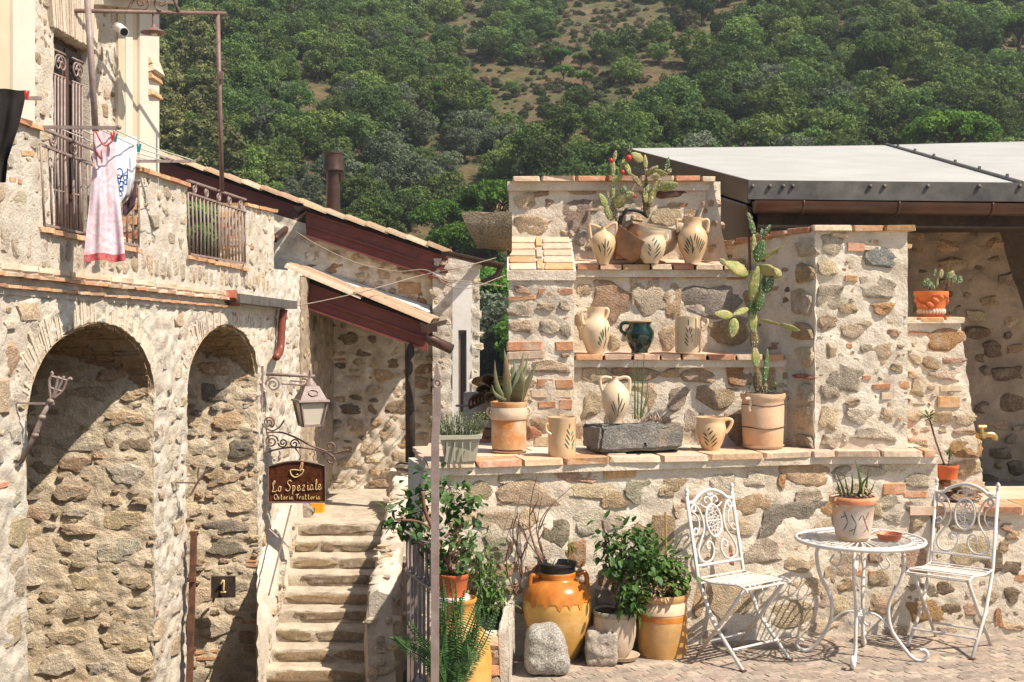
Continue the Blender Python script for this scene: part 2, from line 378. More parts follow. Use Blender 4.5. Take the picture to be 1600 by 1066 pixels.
def sheet(b, pl, a0, a1, zb, zt, step, amp, thick=.25, front=0., na=None, freq=7):
    """mortar face of a wall between zb(a) and zt(a), rough by real relief, with returns round its edges"""
    zbf = zb if callable(zb) else (lambda a: zb); ztf = zt if callable(zt) else (lambda a: zt)
    na = na or max(2, int(abs(a1-a0)/step)); nz_ = max(2, int(max(abs(ztf(a0)-zbf(a0)), abs(ztf(a1)-zbf(a1)), abs(ztf((a0+a1)/2)-zbf((a0+a1)/2)))/step))
    vs = []; fs = []
    for j in range(nz_+1):
        for i in range(na+1):
            a = lerp(a0, a1, i/na); z = lerp(zbf(a), ztf(a), j/nz_)
            q = pl.pos(a, z, 0)
            d = amp*(noise.fractal(q*freq, .8, 2.1, 4)*.9+.6*noise.noise(q*2.1))
            vs.append(pl.pos(a, z, front+d))
    W = na+1
    for j in range(nz_):
        for i in range(na): fs.append((j*W+i, j*W+i+1, (j+1)*W+i+1, (j+1)*W+i))
    base = len(vs)
    loop = [i for i in range(W)]+[j*W+na for j in range(1, nz_+1)]+[nz_*W+i for i in range(na-1, -1, -1)]+[j*W for j in range(nz_-1, 0, -1)]
    for k in loop: vs.append(Vector(vs[k])-pl.n*thick)
    n = len(loop)
    for k in range(n): fs.append((loop[(k+1) % n], loop[k], base+k, base+(k+1) % n))
    b.add(vs, fs); return b
def course(parent, pl, a0, a1, z, ln, dep, th, out, cols, jit=.2, name='brick', zf=None, gap=.012, shapes=None):
    """a row of bricks on edge of a ledge; 'out' how far their noses stand out of the plane"""
    a = a0
    while a < a1-.03:
        l = min(ln*random.uniform(1-jit, 1+jit), a1-a)
        zz = z if zf is None else zf(a+l/2)
        inst(name, random.choice(shapes or BR), parent, pl.pos(a+l/2, zz, out-dep/2+random.uniform(-.006, .004)), (random.uniform(-.02, .02), random.uniform(-.012, .012), pl.rz+random.uniform(-.01, .01)),
             ((l-gap)/2, dep/2, th/2), vary(random.choice(cols), .1))
        a += l
# ---------------------------------------------------------------- terrain and wooded hill
PROF = [(-60, -4.0), (24, -4.0), (30, -4.8), (45, -6), (60, -8), (78, -4), (100, 4.5), (130, 18), (165, 34), (210, 54), (300, 97), (420, 155), (600, 230)]
def terr(X, Y):
    for (a, za), (b, zb) in zip(PROF, PROF[1:]):
        if Y <= b: break
    z = lerp(za, zb, (Y-a)/(b-a))
    if Y > 40:
        u = X/Y; k = smooth((Y-45)/50)
        uc = .035+(Y-137)/73*.14
        z += k*(5.5*smooth((u-uc)/.05)+4.0*noise.noise(Vector((X*.012, Y*.012, 3)))+1.6*noise.noise(Vector((X*.05, Y*.05, 9))))
        z += k*7*smooth((-u-.02)/.25)
    return z
b = MB(); xs = [-1]; vs = []; ys = [-60, -20, 0, 10, 20, 24, 30, 36]+[40+4.5*i for i in range(60)]+[320, 350, 400, 480, 600]
NX = 90
for Y in ys:
    half = max(70, Y*.62)
    for i in range(NX+1):
        X = lerp(-half, half, i/NX); vs.append((X, Y, terr(X, Y)))
fs = [(j*(NX+1)+i, j*(NX+1)+i+1, (j+1)*(NX+1)+i+1, (j+1)*(NX+1)+i) for j in range(len(ys)-1) for i in range(NX)]
b.add(vs, fs)
mh = pmat('dry_hillside_grass', (.15, .10, .05), (.075, .088, .03), rough=1, var=.5, scale=.35, detail=12, bump=1, bscale=1.6, bdist=.5, stain=(.19, .115, .065), sstain=.09)
o = b.build('hillside', mh, smooth=True); o['kind'] = 'structure'

def lumps_tree(seed, prof, nl, nq, qs, lr, trunk, mat, mt):
    """crown of leaf-sized faces on lumps spread over an uneven outline; unit: metres; prof(rnd)->lump centre"""
    rnd = random.Random(seed); b = MB(); vs = []; fs = []
    for i in range(nl):
        c = Vector(prof(rnd)); r = lr*rnd.uniform(.65, 1.25)
        for q in range(nq):
            d = Vector((rnd.gauss(0, 1), rnd.gauss(0, 1), rnd.gauss(0, 1)+.25)).normalized()
            p = c+Vector((d.x*r, d.y*r, d.z*r*.8))*rnd.uniform(.72, 1.08)
            nn = (d+Vector((rnd.gauss(0, .45), rnd.gauss(0, .45), rnd.gauss(0, .45)))).normalized()
            t = nn.cross(Vector((rnd.gauss(0, 1), rnd.gauss(0, 1), rnd.gauss(0, 1)))).normalized(); bt = nn.cross(t)
            s1 = qs*rnd.uniform(.6, 1.3); s2 = s1*rnd.uniform(.45, .9); k = len(vs)
            vs += [p-t*s1-bt*s2*.3, p+bt*s2-t*s1*.1, p+t*s1+bt*s2*.2, p-bt*s2+t*s1*.2]; fs.append((k, k+1, k+2, k+3))
    b.add(vs, fs)
    t = MB()
    for pts, r in trunk(rnd): t.tube(pts, r, 6)
    crown = b.mesh('crown', mat); tr = t.mesh('trunk', mt, smooth=True)
    b.cm = 1; b.add(t.v, t.f); whole = b.mesh('tree', [mat, mt])
    return crown, tr, whole
def std_trunk(h, r, fork, sp):
    def f(rnd):
        out = [([(0, 0, -1), (rnd.uniform(-.1, .1), 0, h*.5), (rnd.uniform(-.2, .2), rnd.uniform(-.2, .2), h)], [r*1.3, r, r*.8])]
        for i in range(fork):
            a = 2*math.pi*i/fork+rnd.uniform(-.4, .4)
            out.append(([(0, 0, h*.8), (sp*.4*math.cos(a), sp*.4*math.sin(a), h+sp*.35), (sp*math.cos(a), sp*math.sin(a), h+sp*.75)], [r*.7, r*.5, r*.15]))
        return out
    return f
def oakp(rx, rz, z0):
    def f(rnd):
        while True:
            d = Vector((rnd.uniform(-1, 1), rnd.uniform(-1, 1), rnd.uniform(-.75, 1)))
            if .45 < d.length < 1: return (d.x*rx, d.y*rx, z0+d.z*rz)
    return f
def domep(rx, rz, z0):
    def f(rnd):
        a = rnd.uniform(0, 6.283); r = math.sqrt(rnd.uniform(0, 1)); return (r*rx*math.cos(a), r*rx*math.sin(a), z0+rz*math.sqrt(max(0, 1-r*r))*rnd.uniform(.75, 1)-.1)
    return f
def conep(rx, h, z0):
    def f(rnd):
        t = int(rnd.uniform(0, 5))/5; a = rnd.uniform(0, 6.283); r = rx*(1-t)*math.sqrt(rnd.uniform(.1, 1)); return (r*math.cos(a), r*math.sin(a), z0+h*t+rnd.uniform(-.2, .2))
    return f
def fmat(n, a, b_): return pmat(n, a, b_, rough=.7, var=.30, scale=.35, detail=4, bump=0, rand=.42, hue=.014, transl=.32, spec=.15)
FM = {'oak': fmat('oak_foliage', (.100, .165, .040), (.155, .21, .054)), 'oak2': fmat('holm_oak_foliage', (.070, .122, .034), (.105, .155, .043)),
      'olive': fmat('silver_olive_foliage', (.145, .17, .105), (.11, .145, .078)), 'gum': fmat('yellowish_gum_foliage', (.20, .20, .075), (.15, .165, .06)),
      'pine': fmat('stone_pine_foliage', (.115, .215, .026), (.08, .165, .024)), 'dry': fmat('dry_shrub_twigs', (.17, .135, .08), (.11, .11, .055)),
      'bush': fmat('hillside_bush_foliage', (.058, .095, .026), (.085, .115, .04))}
TB = M['bark']
T = {}
T['oak'] = [lumps_tree(i, oakp(2.6, 2.1, 3.2), 64, 60, .155, .72, std_trunk(1.6, .22, 4, 1.6), FM['oak'], TB) for i in range(5)]
T['oak2'] = [lumps_tree(i+20, oakp(2.5, 2.0, 3.0), 58, 60, .155, .76, std_trunk(1.6, .22, 4, 1.5), FM['oak2'], TB) for i in range(4)]
T['olive'] = [lumps_tree(i+30, oakp(2.3, 2.0, 3.0), 60, 56, .14, .64, std_trunk(1.5, .2, 4, 1.4), FM['olive'], TB) for i in range(3)]
T['gum'] = [lumps_tree(i+40, oakp(2.0, 3.0, 4.2), 42, 60, .21, .75, std_trunk(3, .2, 4, 1.4), FM['gum'], TB) for i in range(3)]
T['pine'] = [lumps_tree(i+50, domep(3.2, 1.7, 4.2), 54, 70, .22, .8, std_trunk(3.4, .25, 5, 2.0), FM['pine'], TB) for i in range(3)]
PB = [lumps_tree(i+90, domep(3.3, 1.8, 4.2), 130, 100, .12, .55, std_trunk(3.4, .25, 6, 2.2), FM['pine'], TB) for i in range(2)]
T['cone'] = [lumps_tree(61, conep(2.4, 6.5, 2.0), 50, 60, .22, .7, std_trunk(6, .2, 2, .8), FM['pine'], TB)]
T['dry'] = [lumps_tree(i+70, oakp(1.6, 1.2, 1.2), 24, 45, .17, .6, std_trunk(.6, .1, 4, 1.0), FM['dry'], TB) for i in range(2)]
T['bush'] = [lumps_tree(i+80, oakp(1.3, .9, .8), 20, 50, .15, .5, std_trunk(.3, .08, 3, .7), FM['bush'], TB) for i in range(3)]
def project(p): return 800+p[0]/p[1]*F, HY-(p[2]-HC)/p[1]*F
def pix_ground(px, py):
    u = (px-800)/F; v = -(py-HY)/F; D = 55.0
    while D < 500:
        if HC+v*D < terr(u*D, D): break
        D += .5
    return Vector((u*D, D, terr(u*D, D)))
BARE = [(820, 125, 72, 46), (790, 165, 55, 26), (865, 165, 40, 18), (960, 25, 110, 42), (900, 60, 40, 30), (735, 60, 34, 60), (935, 185, 45, 12), (895, 205, 42, 12), (1010, 130, 30, 14), (1050, 95, 40, 18), (930, 110, 34, 40), (1100, 55, 40, 18), (1150, 20, 40, 14),
        (975, 160, 30, 12), (1425, 22, 44, 16), (1262, 105, 26, 14), (1315, 140, 26, 14), (1258, 188, 22, 9), (1275, 178, 20, 10), (640, 130, 18, 10), (1020, 110, 40, 14), (1330, 195, 22, 8), (1470, 90, 24, 10), (1440, 140, 12, 14)]
def bare(px, py): return any(((px-a)/w_)**2+((py-y)/h_)**2 < 1 for a, y, w_, h_ in BARE)
# notable trees, each where it stands: kind, crown row/column, crown width in photo pixels, label
NOTE = [('pine', 1485, 200, 158, 'big bright green umbrella pine low on the hillside just above the white roof'),
        ('pine', 1380, 80, 104, 'dark-trunked umbrella pine standing high on the hill above the biggest one'),
        ('pine', 1592, 38, 90, 'umbrella pine cut by the edge of the picture high on the hillside'),
        ('pine', 860, 56, 36, 'uppermost umbrella pine of the small clump on the bare slope'),
        ('pine', 876, 84, 38, 'wide umbrella pine in the upper middle of the small clump on the bare slope'),
        ('pine', 908, 90, 32, 'umbrella pine on the right side of the small clump, beside two wider ones'),
        ('pine', 880, 108, 38, 'umbrella pine with a bare leaning trunk in front of the small clump'),
        ('pine', 912, 118, 36, 'lowest umbrella pine of the clump, above the bare gully'),
        ('pine', 1096, 66, 30, 'lone small umbrella pine on the dry grassy ridge'),
        ('cone', 684, 158, 50, 'yellow-green tiered conifer standing among round oaks'),
        ('oak', 856, 175, 42, 'round green oak at the foot of the bare gully'),
        ('oak', 800, 138, 32, 'small round oak alone on the bare brown slope'),
        ('oak2', 748, 66, 46, 'dark oak above the bare brown slope left of the pines'),
        ('oak2', 1030, 52, 60, 'dark oak thicket tree on the dry ridge below the skyline path'),
        ('olive', 725, 222, 66, 'largest silvery olive tree below the yellow-green conifer'),
        ('olive', 700, 258, 60, 'silvery olive tree with pale lumps behind the stone spout'),
        ('olive', 488, 288, 46, 'small grey-green olive just left of the brown chimney pipe'),
        ('olive', 450, 290, 36, 'small grey-green olive behind the roof ridge, second left of the chimney'),
        ('oak2', 640, 330, 74, 'dark round oak right behind the roof tiles beside the chimney'),
        ('oak', 496, 100, 60, 'big round oak above the small clearing in the wood')]
def put_tree(kind, loc, sc_, label, group=None, parts=True):
    cr, tr, wh = random.choice(PB if kind == 'pine' and sc_ > .6 and parts else T[kind])
    nm = {'oak': 'oak_tree', 'oak2': 'oak_tree', 'olive': 'olive_tree', 'gum': 'gum_tree', 'pine': 'pine_tree', 'cone': 'pine_tree', 'dry': 'shrub', 'bush': 'shrub'}[kind]
    rz = random.uniform(0, 6.28); cat = 'shrub' if nm == 'shrub' else 'tree'
    if parts:
        e = bpy.data.objects.new(nm, None); C.objects.link(e); e.location = loc; e.rotation_euler = (0, 0, rz); e.scale = (sc_,)*3
        for n_, m_ in (('trunk', tr), ('crown', cr)):
            c = bpy.data.objects.new(n_, m_); C.objects.link(c); c.parent = e
    else:
        e = bpy.data.objects.new(nm, wh); C.objects.link(e); e.location = loc; e.rotation_euler = (0, 0, rz); e.scale = (sc_*random.uniform(.9, 1.1), sc_*random.uniform(.9, 1.1), sc_)
    return tag(e, label, cat, group)
TW = {'oak': 6.4, 'oak2': 6.4, 'olive': 5.8, 'gum': 5, 'pine': 7.8, 'cone': 5.2, 'dry': 4, 'bush': 3.3}
TH = {'oak': 3.2, 'oak2': 3.0, 'olive': 3.0, 'gum': 4.2, 'pine': 5.0, 'cone': 5.0, 'dry': 1.2, 'bush': .9}
taken = []; boxes = []
for kind, px, py, wpx, lab in NOTE:
    g = pix_ground(px, py+wpx*.35)
    for _ in range(4):
        s_ = wpx*g.y/F/TW[kind]; g = pix_ground(px, py+TH[kind]*s_*F/g.y)
    put_tree(kind, g, s_, lab); taken.append((g.x, g.y, wpx*g.y/F*.5)); boxes.append((px, py, wpx*.55, wpx*(.38 if kind == 'pine' else .5), g.y))
rnd = random.Random(11); cand = []; under = []
Y = 64.0
while Y < 262:
    X = -Y*.44
    while X < Y*.52:
        x = X+rnd.uniform(-1.5, 1.5); y = Y+rnd.uniform(-1.5, 1.5)
        X += 2.5 if Y < 170 else 2.8
        z = terr(x, y); px, py = project((x, y, z+2))
        if px < 20 or px > 1800 or py < -40: continue
        bp = bare(px, py) and y > 90
        ridge = 840 < px < 1170 and abs((py-215)-(px-870)*(-215/280)) < 16 and y > 100
        if bp or ridge:
            for q_ in range(3):
                xx, yy = x+rnd.uniform(-1.5, 1.5), y+rnd.uniform(-1.5, 1.5)
                if rnd.random() < .6: cand.append((rnd.choice(('bush', 'bush', 'dry')), xx, yy, terr(xx, yy), rnd.uniform(.16, .5)))
            continue
        up = 700 < px < 1130 and py < 120
        if up and rnd.random() < .55:
            cand.append((rnd.choice(('bush', 'dry', 'bush', 'oak')), x, y, z, rnd.uniform(.45, .8))); continue
        if px > 1130 and noise.noise(Vector((x*.07, y*.07, 5))) > .22:
            cand.append(('bush', x, y, z, rnd.uniform(.5, .9))); continue
        n1 = noise.noise(Vector((x*.035, y*.035, 1)))
        if 225 < px < 350 and 60 < py < 290: k = 'gum' if rnd.random() < .8 else 'oak'
        elif 600 < px < 800 and 150 < py < 330 and n1 > -.1: k = 'olive' if rnd.random() < .6 else 'oak'
        elif 430 < px < 560 and 250 < py < 330: k = 'olive' if rnd.random() < .6 else 'bush'
        elif py > 330: k = rnd.choice(('oak', 'oak', 'olive', 'pine', 'bush'))
        else: k = rnd.choices(('oak', 'oak2', 'olive', 'bush', 'dry'), (.44+.3*n1, .36-.3*n1, .06, .08, .06))[0]
        if any((x-a)**2+(y-b_)**2 < r*r for a, b_, r in taken): continue
        pc = project((x, y, z+2.2))
        if any(y < d_ and abs(pc[0]-a_) < w_ and abs(pc[1]-b_) < h_*1.5 for a_, b_, w_, h_, d_ in boxes): continue
        s_ = .34+.62*rnd.random()**1.5*(1.0 if px < 1000 else .95)
        if rnd.random() < .65: xx, yy = x+rnd.uniform(-1.6, 1.6), y+rnd.uniform(-2, .5); under.append(('bush', xx, yy, terr(xx, yy), rnd.uniform(.45, .95)))
        if k in ('bush', 'dry'): s_ *= 1.3
        cand.append((k, x, y, z, s_))
    Y += 2.2 if Y < 170 else 2.6
def seen(c):
    px, py = project((c[1], c[2], c[3]+TH[c[0]]*c[4]))
    if not (235 < px < 1610 and -10 < py): return 0
    if px < 800: lim = 250+(px-240)*.29
    elif px < 1110: lim = 270
    else: lim = 228
    if 750 < px < 795: lim = 600
    if py > lim: return 0
    return TW[c[0]]*c[4]/c[2]
cand.sort(key=seen, reverse=True)
GL = {'oak': ('mid green round oak in the dense wood on the hillside', 'oaks of the hillside wood'), 'oak2': ('very dark holm oak in the dense wood on the hillside', 'holm oaks of the hillside wood'),
      'olive': ('silvery grey-green olive tree among the oaks of the hillside', 'olive trees on the hillside'), 'gum': ('pale yellow-green airy tree on the slope behind the cream house', 'pale trees behind the cream house'),
      'pine': ('bright green young pine seen through the gap beside the white wall', 'pines in the gap between the walls'), 'dry': ('grey-brown dry shrub on the hillside', 'dry shrubs on the hillside'), 'bush': ('low green bush on the open hillside', 'green bushes on the hillside')}
for c in cand[:270]: put_tree(c[0], (c[1], c[2], c[3]-.2), c[4], GL[c[0]][0], GL[c[0]][1], parts=TW[c[0]]*c[4]/c[2]*F > 80)
# everything farther and smaller: one wood, its trees scattered by geometry nodes
rest = cand[270:]+under
me = bpy.data.meshes.new('forest'); me.from_pydata([(c[1], c[2], c[3]-.2) for c in rest], [], [])
kinds = list(T); flat = []; first = {}
for k in kinds: first[k] = len(flat); flat += [t[2] for t in T[k]]
at = me.attributes.new('pick', 'INT', 'POINT'); at.data.foreach_set('value', [first[c[0]]+i % len(T[c[0]]) for i, c in enumerate(rest)])
at = me.attributes.new('size', 'FLOAT', 'POINT'); at.data.foreach_set('value', [c[4] for c in rest])
at = me.attributes.new('turn', 'FLOAT', 'POINT'); at.data.foreach_set('value', [rnd.uniform(0, 6.28) for c in rest])
fo = bpy.data.objects.new('forest', me); C.objects.link(fo); fo['kind'] = 'stuff'; fo['label'] = 'the rest of the dark green wood covering the hillside'
ng = bpy.data.node_groups.new('scatter', 'GeometryNodeTree')
ng.interface.new_socket('Geometry', in_out='INPUT', socket_type='NodeSocketGeometry'); ng.interface.new_socket('Geometry', in_out='OUTPUT', socket_type='NodeSocketGeometry')
gi = ng.nodes.new('NodeGroupInput'); go = ng.nodes.new('NodeGroupOutput'); ip = ng.nodes.new('GeometryNodeInstanceOnPoints')
gg = ng.nodes.new('GeometryNodeGeometryToInstance')
objs = []
for i, m_ in enumerate(flat):
    ob = bpy.data.objects.new('tree_source', m_); objs.append(ob)          # never linked: only a source for the node
for ob in reversed(objs):
    oi = ng.nodes.new('GeometryNodeObjectInfo'); oi.inputs['Object'].default_value = ob; oi.inputs['As Instance'].default_value = True
    ng.links.new(oi.outputs['Geometry'], gg.inputs[0])
def nat(n_, t_):
    a = ng.nodes.new('GeometryNodeInputNamedAttribute'); a.data_type = t_; a.inputs['Name'].default_value = n_
    return [q for q in a.outputs if q.enabled and q.name == 'Attribute'][0]
ng.links.new(gi.outputs[0], ip.inputs['Points']); ng.links.new(gg.outputs[0], ip.inputs['Instance'])
ip.inputs['Pick Instance'].default_value = True
ng.links.new(nat('pick', 'INT'), ip.inputs['Instance Index'])
cx = ng.nodes.new('ShaderNodeCombineXYZ'); ng.links.new(nat('turn', 'FLOAT'), cx.inputs['Z']); ng.links.new(cx.outputs[0], ip.inputs['Rotation'])
ng.links.new(nat('size', 'FLOAT'), ip.inputs['Scale']); ng.links.new(ip.outputs[0], go.inputs[0])
md = fo.modifiers.new('scatter', 'NODES'); md.node_group = ng
# ---------------------------------------------------------------- terrace, retaining wall, stepped display wall
ZL = 1.09
b = MB(); b.hexa([(-.45, -8, -4), (9, -8, -4), (9, 21, -4), (-.45, 21, -4)], [(-.45, -8, -.03), (9, -8, -.03), (9, 21, -.03), (-.45, 21, -.03)])
o = b.build('terrace', M['mortar']); o['kind'] = 'structure'
W1 = Plane((0, 7.10), (1, .25)); W2 = Plane((1.9, 7.575), (1, 0))
# paving of small fired setts
pv = MB().box((2.0, 5.0, -.005), (5.0, 5.6, .01)).build('paving', pmat('paving_joint', (.40, .335, .27), (.34, .28, .22), var=.2, scale=8, bump=.6, bscale=80, bdist=.01)); pv['kind'] = 'structure'
n = 0; a = R(24)
paver = []
for i in range(-26, 46):
    for j in range(-26, 46):
        ox = (j % 2)*.5
        x = 1.2+((i+ox)*.118*math.cos(a)-j*.064*math.sin(a)); y = 7.0+((i+ox)*.118*math.sin(a)+j*.064*math.cos(a))
        if not (.1 < x < 3.05 and 6.55 < y): continue
        px, py = project((x, y, 0))
        wl = 7.10+.25*x if x < 1.9 else 7.575
        if y > wl-.03 or px > 1615 or py > 1075: continue
        paver.append((x, y))
random.shuffle(paver); bs = MB()
for k, (x, y) in enumerate(paver):
    c = random.choice(((.31, .245, .195), (.28, .225, .18), (.35, .28, .225), (.26, .215, .17), (.33, .25, .195)))
    sc_ = (.054*random.uniform(.9, 1.03), .0285*random.uniform(.9, 1.05), .012); r_ = a+random.uniform(-.06, .06)
    if k < 300: inst('paver', random.choice(BR), pv, (x, y, random.uniform(-.0105, -.0075)), (random.uniform(-.03, .03), random.uniform(-.03, .03), r_), sc_, vary(c, .1))
    else:
        mt = Matrix.Translation((x, y, -.009)) @ Matrix.Rotation(r_, 4, 'Z') @ Matrix.Diagonal((*sc_, 1)); mm = random.choice(BR)
        bs.add([mt @ v.co for v in mm.vertices], [list(p.vertices) for p in mm.polygons])
if bs.v: bs.build('paver_field', M['brick'], pv, color=(.40, .29, .22))['kind'] = 'stuff'

rw = thing('retaining_wall', 'low rubble stone wall with a brick-edged ledge, behind the white bistro set', 'wall', (.8, 7.3, 0))
b = MB()
sheet(b, W1, -.50, 1.9585, -.05, ZL-.03, .016, .013, .5)
sheet(b, W2, .0, .62, -.05, ZL-.03, .016, .013, .5)
sheet(b, W2, .62, 2.7, -.05, .74, .016, .013, .4)
core = b.build('wall_face', M['mortar'], rw, smooth=True, shade=60)
wl = Wall(core, W1, SB, 290)
wl.px([(746, 772, 45, 36, TAN), (821, 770, 78, 34, TAN), (900, 744, 68, 23, RED), (798, 746, 42, 18, PALE), (968, 739, 44, 15, ORANGE), (926, 768, 75, 20, TAN), (998, 766, 44, 42, OLIVE),
       (827, 811, 32, 30, TAN), (769, 814, 58, 28, TAN), (869, 830, 40, 42, (.30, .25, .17)), (918, 816, 50, 44, PALE), (957, 815, 34, 26, GREY), (780, 855, 50, 36, OLIVE), (900, 863, 32, 38, ORANGE), (845, 860, 30, 22, PALE),
       (791, 889, 38, 20, BROWN), (827, 889, 20, 18, RED), (944, 905, 22, 28, BROWN), (944, 934, 28, 24, TAN), (700, 770, 40, 30, GREY), (720, 810, 42, 26, TAN), (975, 840, 22, 24, TAN), (958, 782, 34, 22, BROWN),
       (1051, 758, 43, 20, BROWN), (1094, 786, 62, 34, RED), (1129, 755, 38, 30, PALE), (1187, 752, 34, 22, PALE), (1221, 752, 10, 22, ORANGE), (1266, 742, 76, 38, BROWN), (1022, 829, 64, 60, BROWN), (1079, 832, 27, 20, BROWN),
       (1172, 786, 52, 30, BROWN), (1155, 826, 43, 22, TAN), (1241, 812, 104, 58, (.37, .32, .25)), (1267, 776, 38, 20, GREY), (1187, 864, 56, 42, GREY), (1230, 853, 28, 10, ORANGE), (1249, 880, 46, 28, TAN), (1141, 868, 9, 26, BRICK),
       (1262, 917, 55, 32, TAN), (1142, 936, 80, 64, TAN), (1229, 963, 72, 44, TAN), (1287, 939, 34, 36, GREY), (1122, 990, 34, 12, GREY), (1094, 936, 20, 52, BROWN), (1040, 768, 20, 14, TAN), (1205, 778, 18, 20, PALE), (1064, 800, 22, 22, TAN),
       (1045, 885, 40, 26, PALE), (1060, 935, 30, 34, TAN), (1185, 915, 40, 30, PALE), (1297, 895, 18, 26, TAN), (1300, 792, 40, 20, ORANGE), (1290, 830, 26, 32, TAN), (1050, 985, 50, 22, TAN), (1285, 978, 34, 16, TAN), (980, 900, 38, 40, TAN), (985, 960, 40, 40, BROWN), (880, 930, 50, 40, TAN), (890, 985, 40, 40, GREY)])
wl.fill(lambda a, z, w, h: z+h/2 < ZL-.10 and z-h/2 > .01, -.5, 1.8, .03, ZL-.1, [(.10, .16, .06, .11), (.05, .10, .03, .06), (.025, .05, .018, .035)], [TAN, PALE, BROWN, GREY], .012, [900, 1400, 2200], (-.004, .012), brick=.12)
wl.finish(M['stone'])
wl = Wall(core, W2, SB, 260)
wl.px([(1313, 739, 32, 20, GREY), (1362, 735, 42, 16, GREY), (1397, 764, 30, 16, BRICK), (1433, 752, 38, 18, GREY), (1400, 728, 40, 14, PALE), (1391, 783, 34, 20, GREY), (1430, 772, 30, 9, BRICK), (1433, 791, 38, 18, PALE),
       (1459, 820, 18, 30, DARK), (1434, 814, 34, 32, TAN), (1397, 808, 26, 16, PALE), (1368, 872, 20, 16, BROWN), (1430, 876, 42, 34, RED), (1320, 879, 52, 36, TAN), (1322, 915, 32, 22, BROWN), (1312, 946, 40, 30, TAN), (1479, 921, 28, 22, DARK),
       (1440, 924, 46, 26, GREY), (1440, 960, 58, 38, ORANGE), (1488, 958, 32, 28, DARK), (1518, 952, 18, 18, RED), (1519, 863, 60, 42, TAN), (1552, 880, 26, 38, DARK), (1582, 886, 26, 20, DARK), (1579, 928, 22, 26, DARK), (1586, 838, 20, 14, BROWN),
       (1569, 853, 15, 15, BROWN), (1573, 825, 18, 11, RED), (1547, 934, 20, 16, TAN), (1584, 979, 30, 10, BROWN), (1560, 966, 10, 26, BRICK), (1592, 903, 14, 10, BRICK), (1534, 973, 24, 18, GREY), (1352, 840, 36, 12, BRICK), (1372, 905, 30, 26, TAN), (1375, 945, 34, 30, BROWN), (1372, 800, 30, 26, TAN),
       (1345, 770, 34, 24, TAN), (1318, 765, 22, 16, PALE), (1345, 895, 14, 9, BRICK), (1365, 897, 12, 9, BRICK), (1480, 985, 30, 10, PALE), (1400, 985, 36, 12, TAN), (1500, 820, 34, 16, PALE), (1540, 815, 30, 16, TAN)])
wl.fill(lambda a, z, w, h: (z+h/2 < ZL-.10 if a < .6 else z+h/2 < .68) and z-h/2 > .01, .02, 2.6, .03, ZL-.1, [(.10, .15, .06, .10), (.05, .10, .03, .06), (.025, .05, .018, .035)], [TAN, PALE, BROWN, GREY], .012, [600, 1000, 1600], (-.004, .012), brick=.15)
wl.finish(M['stone'])
# ledge: fired bricks on edge, mortar bed under, lime wash over
bed = MB(); sheet(bed, W1, -.50, 1.97, ZL-.075, ZL-.028, .03, .006, .3, front=.035); sheet(bed, W2, 0, .62, ZL-.075, ZL-.028, .03, .006, .3, front=.035)
bed = bed.build('ledge_bed', M['mortar'], rw, smooth=True, shade=60)
top = MB(); top.add([W1.pos(-.50, ZL-.004, -.06), W1.pos(1.98, ZL-.004, -.06), W2.pos(.60, ZL-.004, -.06), (2.5, 8.0, ZL+.0), (-.52, 8.0, ZL+.0)], [(0, 1, 2, 3, 4)])
top.build('ledge_top', pmat('worn_ledge_tile', (.64, .48, .37), (.58, .36, .24), var=.15, scale=4, bump=.4, bscale=50, stain=(.66, .57, .46), sstain=3), rw)
LC = (BRICK, CREAM, CREAM, ORANGE, (.62, .40, .26), (.64, .53, .42))
course(rw, W1, -.50, 1.95, ZL-.014, .29, .22, .036, .055, LC)
course(rw, W2, .0, .60, ZL-.014, .29, .22, .036, .055, LC)
for q in range(3):
    course(rw, W1, -.48+q*.02, 1.93+q*.1, ZL-.012+q*.001, .30, .20, .03, -.17-q*.21, (CREAM, (.66, .52, .42), (.63, .42, .30)), gap=.02)

DA, DB, DC = 7.83, 8.05, 8.35
A = Plane((0, DA), (1, 0)); B = Plane((0, DB), (1, 0)); CC = Plane((0, DC), (1, 0)); PF = Plane((0, 7.72), (1, 0))
zMF, zMB = 1.647, 1.6625; zTF, zTB = 2.204, 2.259
dw = thing('display_wall', 'stepped rubble wall with three brick shelves that carry the painted jars', 'wall', (.8, 8.1, ZL))
xL, xR = -.02, 1.72
b = MB()
sheet(b, A, .36, 1.75, ZL-.02, zMF-.03, .016, .012, .3)
sheet(b, B, .36, 1.62, zMB-.02, zTF-.03, .016, .012, .3)
sheet(b, CC, -.02, 1.36, zTB-.05, 2.76, .016, .014, .4)
sheet(b, PF, -.02, .375, ZL-.02, 2.14, .016, .012, .62)
core = b.build('wall_face', M['mortar'], dw, smooth=True, shade=60)
wa = Wall(core, A, SB, 120)
wa.px([(927, 589, 42, 27, TAN), (997, 584, 76, 20, BROWN), (924, 634, 40, 42, TAN), (1006, 618, 42, 48, TAN), (1050, 582, 30, 14, BROWN), (1092, 588, 54, 24, BROWN), (1158, 585, 44, 38, ORANGE), (1059, 625, 34, 32, GREY), (1118, 619, 56, 36, BROWN), (1086, 664, 30, 36, GREY), (1152, 668, 40, 50, BROWN), (1200, 590, 22, 40, BROWN), (1210, 650, 26, 40, TAN), (960, 650, 20, 30, TAN), (1040, 670, 30, 30, TAN), (1118, 664, 20, 22, PALE), (905, 672, 24, 30, BROWN)])
wa.fill(lambda a, z, w, h: z+h/2 < zMF-.09, .38, 1.7, ZL+.02, zMF-.09, [(.06, .1, .035, .06), (.025, .05, .018, .035)], [TAN, PALE, BROWN], .010, [500, 900], (-.004, .01), brick=.2)
wa.finish(M['stone'])
wb = Wall(core, B, SB, 110)
